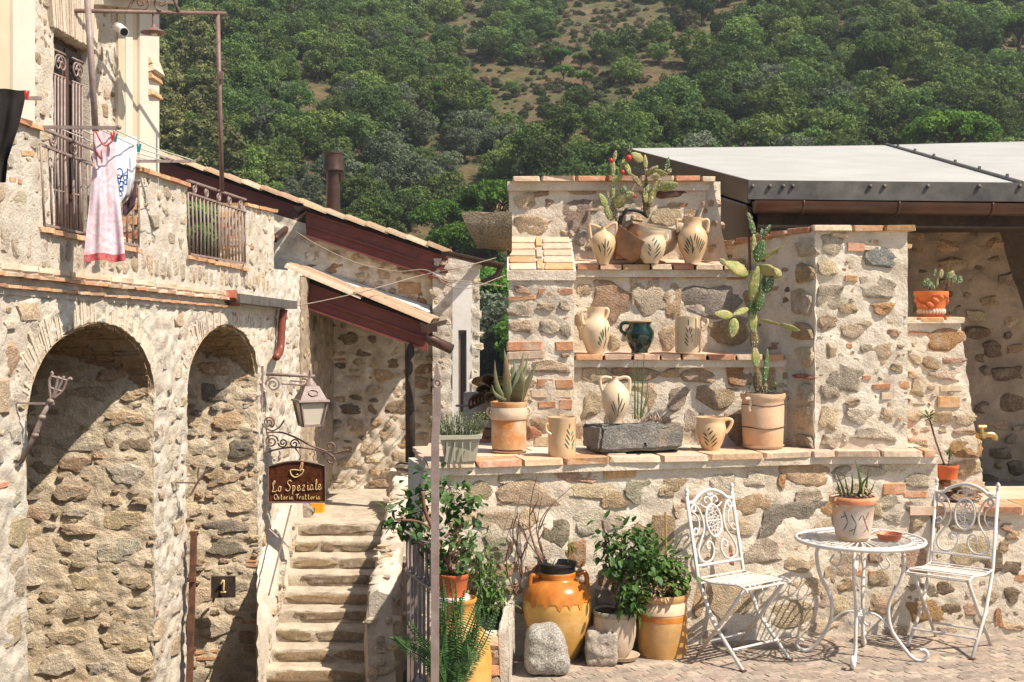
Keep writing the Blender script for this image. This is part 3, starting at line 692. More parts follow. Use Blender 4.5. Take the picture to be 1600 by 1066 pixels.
wb.px([(911, 455, 22, 18, TAN), (953, 470, 62, 54, (.42, .26, .18)), (1018, 468, 46, 54, GREY), (1049, 470, 24, 48, BROWN), (1112, 468, 92, 52, (.38, .33, .27)), (1042, 526, 30, 30, TAN), (1141, 516, 64, 36, BROWN), (957, 533, 20, 28, TAN), (985, 520, 14, 16, PALE), (910, 510, 20, 40, BROWN), (1095, 430, 40, 8, BRICK), (1155, 432, 30, 9, BRICK), (1020, 432, 44, 6, BRICK), (990, 452, 8, 40, TAN), (1175, 470, 20, 34, BROWN)])
wb.fill(lambda a, z, w, h: z+h/2 < zTF-.08, .38, 1.55, zMB+.03, zTF-.08, [(.06, .1, .035, .06), (.025, .05, .018, .035)], [TAN, PALE, BROWN], .010, [500, 900], (-.004, .01), brick=.2)
wb.finish(M['stone'])
wc = Wall(core, CC, SB, 120)
wc.px([(821, 314, 34, 20, TAN), (835, 350, 58, 30, TAN), (846, 302, 26, 9, BROWN), (858, 317, 14, 10, RED), (907, 297, 52, 12, BROWN), (901, 335, 58, 44, (.42, .31, .24)), (936, 325, 28, 22, TAN), (1049, 303, 45, 14, (.22, .11, .085)), (1045, 334, 46, 34, TAN), (1079, 334, 20, 12, BROWN), (1072, 320, 20, 5, BRICK), (1094, 296, 26, 6, BRICK), (908, 370, 16, 24, GREY), (885, 366, 22, 12, TAN), (980, 320, 30, 20, PALE), (1010, 300, 24, 12, TAN), (935, 385, 30, 20, TAN), (1075, 370, 40, 30, TAN), (980, 385, 30, 20, BROWN), (1096, 320, 18, 8, BRICK)])
wc.fill(lambda a, z, w, h: z+h/2 < 2.7, .0, 1.3, zTB+.03, 2.7, [(.06, .1, .035, .06), (.025, .05, .018, .035)], [TAN, PALE, BROWN], .010, [500, 900], (-.004, .01), brick=.2)
wc.finish(M['stone'])
wp = Wall(core, PF, SB, 130)
wp.px([(815, 431, 32, 11, BROWN), (815, 452, 24, 10, RED), (868, 456, 48, 9, BRICK), (815, 466, 38, 5, BRICK), (817, 482, 42, 22, GREY), (849, 478, 28, 10, BROWN), (881, 478, 18, 16, GREY), (856, 510, 30, 22, GREY), (815, 510, 36, 18, TAN), (885, 518, 16, 20, GREY), (820, 541, 48, 13, BRICK), (882, 541, 24, 13, BRICK), (822, 555, 50, 11, CREAM), (862, 574, 58, 20, TAN), (815, 575, 30, 16, PALE),
       (852, 598, 22, 11, BRICK), (882, 600, 24, 12, BRICK), (846, 615, 28, 11, CREAM), (878, 616, 26, 11, CREAM), (884, 632, 18, 14, BRICK), (855, 632, 24, 8, BRICK), (820, 600, 30, 14, TAN), (820, 620, 26, 14, TAN), (832, 675, 24, 20, BRICK), (850, 660, 30, 12, BROWN), (815, 660, 20, 16, RED), (880, 655, 22, 14, TAN), (850, 690, 26, 14, CREAM), (805, 690, 16, 14, BROWN)])
wp.fill(lambda a, z, w, h: a > 0 and a < .36, .0, .36, ZL+.02, 2.1, [(.05, .1, .03, .05), (.025, .05, .015, .03)], [TAN, PALE, BROWN], .01, [200, 300], (-.004, .01), brick=.3)
wp.finish(M['stone'])
# shelves
for nm, pl, z0, z1, x0, x1, dep in (('middle', A, zMF, zMB, .385, 1.66, .26), ('top', B, zTF, zTB, .40, 1.46, .34)):
    bd = MB(); sheet(bd, pl, x0-.02, x1, z0-.075, z0-.03, .03, .006, .2, front=.03); bd.build('shelf_bed', M['mortar'], dw, smooth=True, shade=60)
    tp = MB(); y0 = pl.p0.y-.03; y1 = pl.p0.y+dep
    tp.add([(x0-.02, y0, z0-.004), (x1, y0, z0-.004), (x1, y1, z1), (x0-.02, y1, z1)], [(0, 1, 2, 3)]); tp.build('shelf_top', bpy.data.materials['worn_ledge_tile'], dw)
    course(dw, pl, x0, x1, z0-.013, .155, .12, .033, .052, (BRICK, BRICK, CREAM, ORANGE, (.58, .36, .23)))
# sloped brick cap of the left pier
pl = Plane((0, 7.72), (1, 0)); sl_ = math.atan2(.231, .63)
cp = MB().hexa([(-.03, 7.70, 2.10), (.385, 7.70, 2.10), (.385, 8.36, 2.34), (-.03, 8.36, 2.34)], [(-.03, 7.70, 2.156), (.385, 7.70, 2.156), (.385, 8.36, 2.399), (-.03, 8.36, 2.399)]).build('pier_cap_bed', M['mortar'], dw)
rows = 5
for i in range(rows):
    t = (i+.5)/rows; y = lerp(7.70, 8.33, t); z = lerp(2.150, 2.388, t)
    for (x0, x1) in ((-.02, .148), (.192, .378)):
        inst('brick', random.choice(BR), dw, ((x0+x1)/2, y, z), (sl_, 0, random.uniform(-.02, .02)), ((x1-x0)/2-.005, .058, .016), vary(random.choice((CREAM, ORANGE, (.62, .42, .29), CREAM)), .1))
for i in range(3): inst('brick', random.choice(BR), dw, (.17, lerp(7.80, 8.23, i/2), lerp(2.192, 2.354, i/2)), (sl_, 0, 0), (.017, .098, .016), vary(random.choice((ORANGE, CREAM)), .1))
rt = MB(); vs = []; fs = []; n_ = 14                     # splayed, shaded return at the end of the top wall
for j in range(n_+1):
    for i in range(n_+1):
        u, v = i/n_, j/n_; l_ = P(lerp(1110, 1078, v), lerp(279, 406, v), 8.335); r_ = P(lerp(1113, 1138, v), lerp(279, 410, v), lerp(8.30, 8.02, v)); q = lerp(l_, r_, u)
        vs.append(q+Vector((-.7, -.7, 0))*.015*noise.fractal(q*9, .8, 2, 4))
for j in range(n_):
    for i in range(n_): k = j*(n_+1)+i; fs.append((k, k+n_+1, k+n_+2, k+1))
rt = rt.add(vs, fs).build('return_wall', M['mortar'], dw, smooth=True)
for x, y, w_, h_ in ((1117, 318, 12, 12), (1108, 330, 10, 10), (1121, 352, 16, 14), (1104, 366, 14, 12), (1118, 388, 16, 14), (1098, 392, 12, 10)):
    f_ = (y-279)/127; D_ = 8.335-(x-lerp(1110, 1078, f_))/(lerp(1113, 1138, f_)-lerp(1110, 1078, f_))*(8.335-lerp(8.30, 8.02, f_)); inst('stone', random.choice(SB), rt, P(x+1, y, D_+.05), (0, 0, R(-52)), (w_*D_/F*.6, .045, h_*D_/F/2), vary(BROWN))
# coping of the top wall
bd = MB(); sheet(bd, CC, -.03, 1.335, 2.70, 2.758, .03, .006, .35, front=.03); bd.build('coping_bed', M['mortar'], dw, smooth=True, shade=60)
course(dw, CC, -.0, 1.325, 2.774, .21, .3, .034, .07, (BRICK, ORANGE, BRICK, CREAM), gap=.014)

# right pier with a splayed flank
pr = thing('stone_pier', 'broad rubble stone pier with brick coping under the metal gutter', 'wall', (2.0, 7.8, ZL))
S0 = Vector((1.80, 7.62, 0)); S1 = Vector((1.37, 8.37, 0))
PP = Plane((1.80, 7.62), (1, 0)); PS = Plane((S1.x, S1.y), (S0-S1).to_2d().to_3d())
LS = (S0-S1).length
ztp = lambda a: lerp(2.335, 2.392, a/LS)
b = MB(); sheet(b, PP, -.0, .555, ZL-.02, 2.392, .016, .014, .5); sheet(b, PS, 0, LS+.005, ZL-.02, ztp, .016, .014, .3)
core = b.build('wall_face', M['mortar'], pr, smooth=True, shade=60)
wq = Wall(core, PP, SB, 200)
wq.px([(1300, 382, 34, 26, GREY), (1292, 416, 30, 26, TAN), (1298, 462, 40, 36, GREY), (1292, 505, 26, 22, TAN), (1376, 404, 50, 34, (.36, .34, .31)), (1376, 448, 50, 34, PALE), (1330, 435, 16, 8, ORANGE), (1326, 484, 26, 14, BROWN), (1383, 481, 32, 20, ORANGE), (1337, 386, 22, 12, BRICK), (1328, 518, 34, 24, TAN), (1378, 548, 32, 20, TAN), (1328, 598, 54, 44, (.42, .35, .27)), (1378, 604, 22, 7, BRICK), (1331, 629, 24, 9, BROWN),
       (1342, 650, 34, 20, PALE), (1385, 648, 18, 18, TAN), (1354, 590, 11, 6, BRICK), (1313, 368, 22, 6, CREAM), (1362, 388, 22, 6, CREAM), (1300, 550, 30, 26, TAN), (1295, 610, 26, 24, GREY), (1296, 650, 26, 36, TAN), (1294, 686, 26, 20, GREY), (1370, 680, 60, 20, PALE), (1400, 575, 16, 14, TAN), (1352, 545, 16, 12, TAN), (1398, 520, 20, 12, BROWN), (1350, 505, 20, 8, TAN)])
wq.fill(lambda a, z, w, h: .01 < a < .54 and z+h/2 < 2.34, .0, .55, ZL+.02, 2.35, [(.06, .1, .035, .06), (.025, .05, .015, .03), (.015, .03, .012, .02)], [TAN, PALE, BROWN, GREY], .011, [400, 700, 1200], (-.004, .008), brick=.2)
wq.finish(M['stone'])
wq = Wall(core, PS, SB, 110)
for z, h, w_, c in ((2.28, .12, .2, GREY), (2.14, .13, .17, BROWN), (1.97, .17, .2, GREY), (1.79, .13, .2, BROWN), (1.64, .12, .15, TAN), (1.52, .035, .2, BRICK), (1.42, .12, .17, GREY), (1.27, .16, .16, TAN), (1.14, .08, .18, GREY)):
    wq.put(LS-w_*.45, z, w_, h, c, .025, .09)
wq.fill(lambda a, z, w, h: z+h/2 < 2.3, .05, LS, ZL+.03, 2.3, [(.08, .14, .05, .08), (.03, .07, .02, .05)], [BROWN, TAN, DARK], .02, [60, 160], (-.004, .012))
wq.finish(M['stone'])
course(pr, PP, -.02, .60, 2.408, .20, .22, .034, .035, (ORANGE, CREAM, BRICK))
course(pr, PS, 0.02, LS-.01, 0, .17, .16, .034, .03, (BRICK, BRICK, ORANGE), zf=lambda a: ztp(a)+.016)
# stepped buttress on the right, battered edge, little shelf on top
bt = thing('stone_buttress', 'battered rubble stone buttress with a little brick shelf for a potted succulent', 'wall', (2.7, 8.0, .76))
BP = Plane((0, 7.98), (1, 0))
bx = lambda py: .004*0+BP.hit(1503+(py-505)*.145, py)[0]
b = MB(); vs = []; fs = []; z0, z1 = .72, 1.9-13.5/F*7.98; NXb, NZb = 36, 80
for j in range(NZb+1):
    z = lerp(z0, z1, j/NZb); py = HY+(HC-z)*F/7.98; xr = bx(py)+.012*noise.noise(Vector((0, 0, z*14)))
    for i in range(NXb+1):
        x = lerp(2.345, xr, i/NXb); q = Vector((x, 7.98, z)); d = .014*(noise.fractal(q*7, .8, 2.1, 4)+.5*noise.noise(q*2))
        vs.append((x, 7.98-d-(.0 if i < NXb else -.05), z))
for j in range(NZb):
    for i in range(NXb): k = j*(NXb+1)+i; fs.append((k, k+1, k+NXb+2, k+NXb+1))
base = len(vs)
for j in range(NZb+1): q = vs[j*(NXb+1)+NXb]; vs.append((q[0]+.01, q[1]+.6, q[2]))
for j in range(NZb): k = j*(NXb+1)+NXb; fs.append((k, base+j, base+j+1, k+NXb+1))
b.add(vs, fs); core = b.build('wall_face', M['mortar'], bt, smooth=True, shade=60)
wq = Wall(core, BP, SB, 130)
wq.px([(1472, 533, 56, 34, ORANGE), (1452, 567, 28, 18, BROWN), (1489, 563, 36, 9, RED), (1478, 587, 42, 14, GREY), (1435, 607, 18, 28, TAN), (1486, 607, 28, 8, CREAM), (1483, 628, 28, 16, ORANGE), (1468, 652, 32, 16, BROWN), (1508, 655, 32, 14, TAN), (1510, 674, 30, 8, BROWN), (1503, 702, 54, 26, ORANGE), (1512, 732, 42, 24, BROWN), (1430, 562, 20, 14, TAN), (1430, 650, 22, 16, TAN), (1440, 690, 26, 12, BROWN), (1425, 585, 16, 10, BROWN), (1435, 520, 26, 4, BRICK)])
wq.fill(lambda a, z, w, h: a+w/2 < bx(HY+(HC-z)*F/7.98)-.02, 2.36, 2.95, .78, z1-.04, [(.05, .1, .03, .05), (.025, .05, .015, .03)], [TAN, PALE, BROWN], .004, [600, 1200], (-.004, .01), brick=.15)
wq.finish(M['stone'])
xe = bx(505)
MB().box(((2.345+xe)/2, 8.2, z1+.004), (xe-2.345, .5, .02)).build('shelf_bed', M['mortar'], bt)
course(bt, BP, 2.36, xe+.02, z1+.016, .20, .2, .03, .03, (ORANGE, CREAM))
inst('brick', random.choice(BR), bt, (2.40, 7.97, 2.315), (0, 0, 0), (.065, .1, .013), ORANGE)
sp = MB(); sheet(sp, Plane((2.345, 8.02), (1, 0)), .0, .075, z1+.02, 2.30, .016, .02, .3); sp.build('wall_stub', M['mortar'], bt, smooth=True)
# flat stones and bricks on the low sill right of the pier
sb = MB().box((3.55, 8.0, .735), (2.4, .9, .05)).build('sill_slab', bpy.data.materials['worn_ledge_tile'], rw)
course(rw, W2, .60, 2.7, .745, .26, .3, .034, .04, (BRICK, (.62, .40, .28), ORANGE)); course(rw, W2, .62, 2.7, .748, .26, .24, .03, -.27, ((.62, .42, .30), CREAM))
for px, py, w_, h_, c in ((1478, 752, 42, 14, ORANGE), (1511, 761, 48, 18, TAN), (1505, 774, 60, 11, ORANGE), (1455, 760, 26, 16, PALE)):
    D = 7.78; q = P(px, py, D); inst('stone', random.choice(SB), rw, q, (0, 0, .1), (w_*D/F/2, .09, h_*D/F/2), c)
# the shaded back wall of the roofed room
DW = Plane((0, 9.5), (1, 0))
sw = thing('back_wall', 'brown shaded rubble wall under the metal roof with a dark doorway', 'wall', (3.3, 9.5, .4))
jx = lambda z: DW.hit(1563+(HY+(HC-z)*F/9.5-365)*.30, 400)[0]
b = MB(); vs = []; fs = []; NXb, NZb = 60, 110
for j in range(NZb+1):
    z = lerp(.2, 2.62, j/NZb)
    for i in range(NXb+1):
        x = lerp(2.5, min(jx(z), 4.2), i/NXb); q = Vector((x, 9.5, z)); d = .03*(noise.fractal(q*5, .8, 2.1, 4)+.6*noise.noise(q*2))
        vs.append((x, 9.5-d, z))
for j in range(NZb):
    for i in range(NXb): k = j*(NXb+1)+i; fs.append((k, k+1, k+NXb+2, k+NXb+1))
base = len(vs)
for j in range(NZb+1): q = vs[j*(NXb+1)+NXb]; vs.append((q[0], q[1]+.5, q[2]))
for j in range(NZb): k = j*(NXb+1)+NXb; fs.append((k, base+j, base+j+1, k+NXb+1))
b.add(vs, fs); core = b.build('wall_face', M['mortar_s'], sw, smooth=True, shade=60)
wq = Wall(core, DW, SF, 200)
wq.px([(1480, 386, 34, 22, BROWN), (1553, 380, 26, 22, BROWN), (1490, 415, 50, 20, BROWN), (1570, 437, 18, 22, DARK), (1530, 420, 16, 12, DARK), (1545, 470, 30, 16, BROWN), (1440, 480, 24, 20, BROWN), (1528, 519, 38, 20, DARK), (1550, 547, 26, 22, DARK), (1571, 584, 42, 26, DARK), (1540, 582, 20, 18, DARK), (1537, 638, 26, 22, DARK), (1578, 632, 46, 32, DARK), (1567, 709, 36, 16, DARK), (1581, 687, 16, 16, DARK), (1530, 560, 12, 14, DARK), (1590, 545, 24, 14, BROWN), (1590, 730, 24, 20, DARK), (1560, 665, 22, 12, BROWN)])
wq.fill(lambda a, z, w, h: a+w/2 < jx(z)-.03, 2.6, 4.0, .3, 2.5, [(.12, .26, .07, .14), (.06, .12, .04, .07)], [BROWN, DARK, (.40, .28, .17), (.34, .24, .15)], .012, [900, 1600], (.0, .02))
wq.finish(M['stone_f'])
MB().box((3.75, 9.32, .60), (1.35, .30, .12), jit=.006).build('granite_sill', pmat('granite_sill_stone', (.34, .31, .27), (.28, .25, .21), var=.2, speck=.4, bump=.6), sw)
MB().box((4.6, 11.5, 1.5), (3.4, .1, 3.4)).build('room_back', M['room_shade'], sw); MB().box((3.9, 10.4, .35), (3.6, 2.2, .05)).build('room_floor', M['room_shade'], sw)
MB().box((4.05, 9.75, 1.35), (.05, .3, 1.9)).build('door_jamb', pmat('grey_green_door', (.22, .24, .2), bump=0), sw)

# metal roof
rf = thing('roof_canopy', 'wide white sheet roof with a dark metal edge and copper-brown gutter', 'roof', (3, 8.6, 2.7))
FL, BL = P(1171, 284, 8.3), P(976, 232, 12.2); FR = P(2300, 294, 8.3); BR_ = P(2300, 205, 12.2); SRv = P(1385, 227, 12.2); SF_ = P(1598, 288, 8.3)
th = Vector((0, 0, -.03))
MB().hexa([FL+th, SF_+th, SRv+th, BL+th], [FL, SF_, SRv, BL]).build('roof_sheet', M['canvas'], rf)
o2 = Vector((.012, 0, .004)); MB().hexa([SF_+th+o2, FR+th+o2, BR_+th+o2, SRv+th+o2], [SF_+o2, FR+o2, BR_+o2, SRv+o2]).build('roof_sheet', M['canvas'], rf)
MB().tube(bez([SF_+Vector((0, 0, .01)), lerp(SF_, SRv, .35)+Vector((0, 0, .012)), lerp(SF_, SRv, .7)+Vector((0, 0, .012)), SRv+Vector((0, 0, .01))], 4), .012, 5).build('roof_seam', M['metal_dk'], rf)
bt_ = MB()
for k in range(6): q = lerp(SF_, SRv, .08+k*.16); bt_ = MB().tube([q, q+Vector((0, 0, .04))], .012, 6).build('bolt', M['metal_dk'], rf)
fz = Vector((0, 0, -.115))
MB().hexa([FL+fz+Vector((-.01, -.02, 0)), FR+fz+Vector((0, -.02, 0)), FR+fz+Vector((0, .02, 0)), FL+fz+Vector((-.01, .02, 0))], [FL+Vector((-.01, -.02, .008)), FR+Vector((0, -.02, .008)), FR+Vector((0, .02, .008)), FL+Vector((-.01, .02, .008))]).build('front_fascia', M['metal_dk'], rf)
for px in (1176, 1203, 1224, 1239, 1360, 1382, 1450, 1530, 1594):
    q = P(px, 291, 8.272); MB().ell(q, (.014, .012, .014), n=8, m=5).build('bolt', M['metal_dk'], rf, smooth=True)
s0, s1 = FL+Vector((-.012, 0, 0)), BL+Vector((-.012, 0, 0)); d1 = Vector((0, 0, -.14)); d2 = Vector((-.012, 0, -.16)); d3 = Vector((.05, .05, -.62))
sd = MB(); sd.hexa([s0+d1, s0+d1+Vector((.02, 0, 0)), s1+d1+Vector((.02, 0, 0)), s1+d1], [s0+Vector((0, 0, .01)), s0+Vector((.02, 0, .01)), s1+Vector((.02, 0, .01)), s1+Vector((0, 0, .01))]); sd.build('side_fascia', M['metal_br'], rf)
sd = MB(); o1 = Vector((.03, .03, 0)); sd.hexa([s0+d3, s0+d3+o1, s1+d3+o1, s1+d3], [s0+d2+o1*.4, s0+d2+o1*1.4, s1+d2+o1*1.4, s1+d2+o1*.4]); sd.build('side_panel', M['metal_br'], rf)
MB().tube([s0+d2, s1+d2], .012, 6).build('side_rail', M['metal_dk'], rf)
# half-round gutter under the front
g0, g1 = P(1178, 312, 8.2), P(2000, 322, 8.2); gv = []; gf = []; n = 10
for k, q in enumerate((g0, g1)):
    for i in range(n+1):
        a = math.pi*i/n; gv.append(q+Vector((0, -.07*math.cos(a), -.075*math.sin(a)-.01)))
    for i in range(n+1):
        a = math.pi*(n-i)/n; gv.append(q+Vector((0, -.064*math.cos(a), -.069*math.sin(a)-.01)))
N2 = 2*(n+1)
for i in range(N2): gf.append((i, (i+1) % N2, N2+(i+1) % N2, N2+i))
gf += [tuple(range(n+1)), tuple(N2+i for i in range(n+1))]
MB().add(gv, gf).build('gutter', M['gutter'], rf, smooth=True, shade=50)
for px in (1252, 1400, 1545):
    t = (px-1178)/(2000-1178); q = lerp(g0, g1, t)
    MB().tube([q+Vector((0, -.076*math.cos(math.pi*i/8), -.081*math.sin(math.pi*i/8)-.008)) for i in range(9)], .007, 5).build('gutter_strap', M['gutter'], rf, smooth=True)
MB().box((4.6, 8.42, 2.51), (6, .16, .10)).build('front_beam', M['wood_dark'], rf)
MB().box((4.6, 8.9, 2.50), (6, .7, .03)).build('soffit', M['wood_dark'], rf)
MB().hexa([(1.55, 8.45, 2.55), (6.2, 8.45, 2.55), (9, 12.4, 3.2), (1.3, 12.4, 3.2)], [(1.55, 8.45, 2.6), (6.2, 8.45, 2.6), (9, 12.4, 3.25), (1.3, 12.4, 3.25)]).build('roof_deck', M['wood_dark'], rf)
# ---------------------------------------------------------------- arcaded stone house
FC = Plane((-4.4, 11), (.1, 1))                  # its long face, running away from the viewer
def fs_(px, py=490): return FC.hit(px, py)[0]
hs = thing('stone_house', 'old stone house with two deep arches, a brick string course and a railed terrace', 'house', (-5, 14, -3.2)); hs['kind'] = 'thing'
ZA, ZB = -4.1, 2.34
sA0, sA1, sB0, sB1, sE = fs_(42), fs_(240), fs_(292), fs_(402), fs_(468)
zc = lambda a: lerp(FC.hit(0, 434)[1], FC.hit(440, 480)[1], (a-fs_(0))/(fs_(440)-fs_(0)))
def arch(a, a0, a1, zs, rise):
    t = (a-(a0+a1)/2)/((a1-a0)/2); return zs+rise*math.sqrt(max(0, 1-t*t))*1.0
A1 = lambda a: arch(a, sA0, sA1, 1.02, .80)
A2 = lambda a: arch(a, sB0, sB1, .98, .78)
b = MB()
sheet(b, FC, fs_(-40), sA0, ZA, zc, .035, .035, .4, freq=8)
sheet(b, FC, sA0, sA1, A1, zc, .035, .035, .02, na=80, freq=8)
sheet(b, FC, sA1, sB0, ZA, zc, .035, .035, .02, freq=8)
sheet(b, FC, sB0, sB1, A2, zc, .035, .035, .02, na=80, freq=8)
sheet(b, FC, sB1, sE, ZA, lambda a: lerp(zc(sB1), FC.hit(460, 424)[1], smooth((a-sB1)/(sE-sB1)*3)), .035, .035, .5, freq=8)
face = b.build('facade', M['mortar_w'], hs, smooth=True, shade=60)
wf = Wall(face, FC, SF, 300)
def solid(a, z, w, h):
    if z+h/2 > zc(a)-.12: return False
    for a0, a1, fn in ((sA0, sA1, A1), (sB0, sB1, A2)):
        if a+w/2 > a0-.03 and a-w/2 < a1+.03 and z-h/2 < max(fn(min(max(a, a0), a1)), fn(min(max(a-w/2, a0), a1)), fn(min(max(a+w/2, a0), a1)))+.42: 
            if a0+.0 < a+w/2 and a-w/2 < a1: return False
    return True
for x, y, w_, h_, c in ((45, 490, .42, .24, TAN), (20, 560, .3, .3, RED), (5, 620, .3, .4, TAN), (30, 900, .4, .5, GREY), (22, 985, .35, .4, TAN), (262, 900, .5, .3, PALE), (250, 980, .4, .3, TAN), (265, 720, .3, .3, GREY), (30, 830, .4, .3, TAN), (448, 700, .5, .35, TAN), (440, 640, .4, .3, PALE), (450, 900, .5, .4, PALE), (425, 520, .5, .3, GREY)):
    a, z, D = FC.hit(x, y); wf.put(a, z, w_, h_, c, .02)
wf.fill(solid, fs_(-20), sE-.05, -2.2, 2.2, [(.26, .46, .16, .30), (.14, .28, .09, .18), (.08, .15, .05, .10)], [TAN, PALE, GREY, BROWN, (.56, .49, .39)], .02, [900, 2200, 3000], (.0, .02), [3, 5, 2, 1, 5], brick=.05)
wf.finish(M['stone_f'])
# thin arch bricks
def ring(a0, a1, fn, n, nm):
    bb = MB()
    for i in range(n):
        t = math.pi*lerp(.05, .95, (i+.5)/n); am, hw = (a0+a1)/2, (a1-a0)/2
        zs = fn(a0); rise = fn(am)-zs
        a = am-hw*math.cos(t); z = zs+rise*math.sin(t)
        nx, nz_ = -math.cos(t)/hw, math.sin(t)/rise; L_ = math.hypot(nx, nz_); nx /= L_; nz_ /= L_
        ln = .42*random.uniform(.6, 1.1)*(1-.35*abs(math.cos(t))**3); c = FC.pos(a+nx*ln*.48, z+nz_*ln*.48, -.152+random.uniform(-.01, .012))
        ang = math.atan2(nx, nz_)
        Mx = Matrix.Rotation(FC.rz, 3, 'Z') @ Matrix.Rotation(ang, 3, 'Y')
        bb.box(c, (hw*math.pi/n*.62, .30, ln), M=Mx, jit=.004)
    o = bb.build(nm, M['brick'], face, color=(.66, .55, .43)); o['kind'] = 'stuff'
ring(sA0, sA1, A1, 96, 'arch_bricks'); ring(sB0, sB1, A2, 88, 'arch_bricks')
# vaults and the far jambs of the two deep arches
def vault(a0, a1, fn, dep, nm):
    bb = MB(); N_ = 40; K = 26; vs = []; fs = []
    for i in range(N_+1):
        t = math.pi*i/N_; am, hw = (a0+a1)/2, (a1-a0)/2; zs = fn(a0)-.02; rise = fn(am)-fn(a0)
        for k in range(K+1):
            q = FC.pos(am-hw*math.cos(t), zs+rise*math.sin(t), .01-dep*k/K)
            j = .02*noise.fractal(q*5, .8, 2, 3); q += Vector((0, math.cos(t)*j, -abs(math.sin(t))*j)); vs.append(q)
    for i in range(N_):
        for k in range(K): p = i*(K+1)+k; fs.append((p, p+K+1, p+K+2, p+1))
    bb.add(vs, fs); o = bb.build(nm, M['mortar_b'], hs, smooth=True)
    cb = MB()
    for i in range(46):                         # courses of flat stones along the soffit
        t = math.pi*(i+.5)/46; am, hw = (a0+a1)/2, (a1-a0)/2; zs = fn(a0)-.02; rise = fn(am)-fn(a0); off = .02
        while off < dep:
            l = random.uniform(.18, .42); q = FC.pos(am-hw*math.cos(t), zs+rise*math.sin(t), -off-l/2)
            ang = math.atan2(-math.cos(t)/hw, math.sin(t)/rise)
            cb.box(q, (hw*.055, l*.92, .05+random.uniform(0, .03)), M=Matrix.Rotation(FC.rz, 3, 'Z') @ Matrix.Rotation(ang, 3, 'Y'), jit=.012); off += l
    o2 = cb.build('vault_stones', M['stone_f'], o, color=(.54, .36, .20)); o2['kind'] = 'stuff'
vault(sA0, sA1, A1, 2.3, 'vault'); vault(sB0, sB1, A2, 2.3, 'vault')
def jamb(a1, fn, nm, cols, wts, mort):
    q = FC.pos(a1, 0, 0); p = FC.pos(a1-.72, 0, -2.25); JP = Plane((p.x, p.y), (q.x-p.x, q.y-p.y)); L_ = (q-p).length
    ztj = lambda a: fn(a1-.305*max(0, L_-a)-.002)+.03
    bb = MB(); sheet(bb, JP, 0, L_-.0, ZA, ztj, .03, .032, .3, freq=6)
    o = bb.build(nm, mort, hs, smooth=True, shade=60)
    wj = Wall(o, JP, SR, 300)
    wj.fill(lambda a, z, w, h: a-w/2 > 0 and a+w/2 < L_+.06 and z+h/2 < ztj(a)-.05, 0, L_, -3.4, 1.7, [(.42, .66, .20, .34), (.28, .48, .13, .24), (.14, .30, .08, .15), (.08, .16, .04, .09)], cols, .004, [500, 1400, 2200, 2600], (.005, .04), wts, brick=.04, flat=.62)
    wj.finish(M['stone_f']); return JP, L_
JP1, JL1 = jamb(sA1, A1, 'arch_side_wall', [TAN, PALE, (.46, .35, .23), BROWN, (.50, .38, .235)], [5, 3, 4, 2, 3], M['mortar_j'])
JP2, JL2 = jamb(sB1, A2, 'arch_side_wall', [GREY, TAN, (.30, .25, .19), BROWN], [4, 4, 2, 3], M['mortar_j'])
# near jambs and inner backs close the arches
for a0, a1 in ((sA0, sA1), (sB0, sB1)):
    q = FC.pos(a0, -1, -1.2); MB().box((q.x, q.y-.15, -1), (2.3, .28, 6.2), rz=0).build('arch_side_wall', M['mortar_b'], hs)
    q = FC.pos((a0+a1)/2, -1, -2.5); MB().box(q, (.3, a1-a0+.6, 5.2), rz=-math.atan(.1)).build('arch_back_wall', M['mortar_b'], hs)
# brick string course: three thin courses, mortar between
for dz, out, th, cols in ((.03, .10, .035, (BRICK, (.46, .28, .17), CREAM)), (-.07, .06, .03, ((.50, .30, .18), BRICK)), (.105, .03, .05, (CREAM, PALE))):
    course(hs, FC, fs_(-30), fs_(356), 0, .30, .22, th, out, cols, zf=lambda a, dz=dz: zc(a)+dz, gap=.006)
bd = MB()
sheet(bd, FC, fs_(-40), fs_(450), lambda a: zc(a)-.14, lambda a: zc(a)+.11, .05, .012, .3, front=.015); bd.build('string_course_bed', M['mortar_w'], hs, smooth=True, shade=60)
# parapet of the terrace above, with openings for the railings
zt_ = lambda p0, p1: (lambda a: lerp(FC.hit(*p0)[1], FC.hit(*p1)[1], (a-fs_(p0[0]))/(fs_(p1[0])-fs_(p0[0]))))
zs1 = zt_((60, 362), (215, 395)); zs2 = zt_((293, 404), (380, 423))
b = MB(); z0f = lambda a: zc(a)+.10
sheet(b, FC, fs_(-40), fs_(61), z0f, zt_((0, 182), (61, 205)), .05, .025, .35, freq=5)
sheet(b, FC, fs_(61), fs_(218), z0f, zs1, .05, .02, .35, freq=5)
sheet(b, FC, fs_(218), fs_(292), z0f, zt_((218, 268), (292, 292)), .05, .025, .35, freq=5)
sheet(b, FC, fs_(292), fs_(381), z0f, zs2, .05, .02, .35, freq=5)
sheet(b, FC, fs_(381), fs_(428), z0f, zt_((381, 322), (428, 332)), .05, .025, .35, freq=5)
par = b.build('parapet', M['mortar_w'], hs, smooth=True, shade=60)
wp = Wall(par, FC, SF, 290)
def partest(a, z, w, h):
    if z-h/2 < zc(a)+.13: return False
    for p0, p1, fn in ((-40, 61, zt_((0, 182), (61, 205))), (61, 218, zs1), (218, 292, zt_((218, 268), (292, 292))), (292, 381, zs2), (381, 428, zt_((381, 322), (428, 332)))):
        if fs_(p0) <= a <= fs_(p1): return z+h/2 < fn(a)-.04 and a-w/2 > fs_(p0)-.02 and a+w/2 < fs_(p1)+.02
    return False
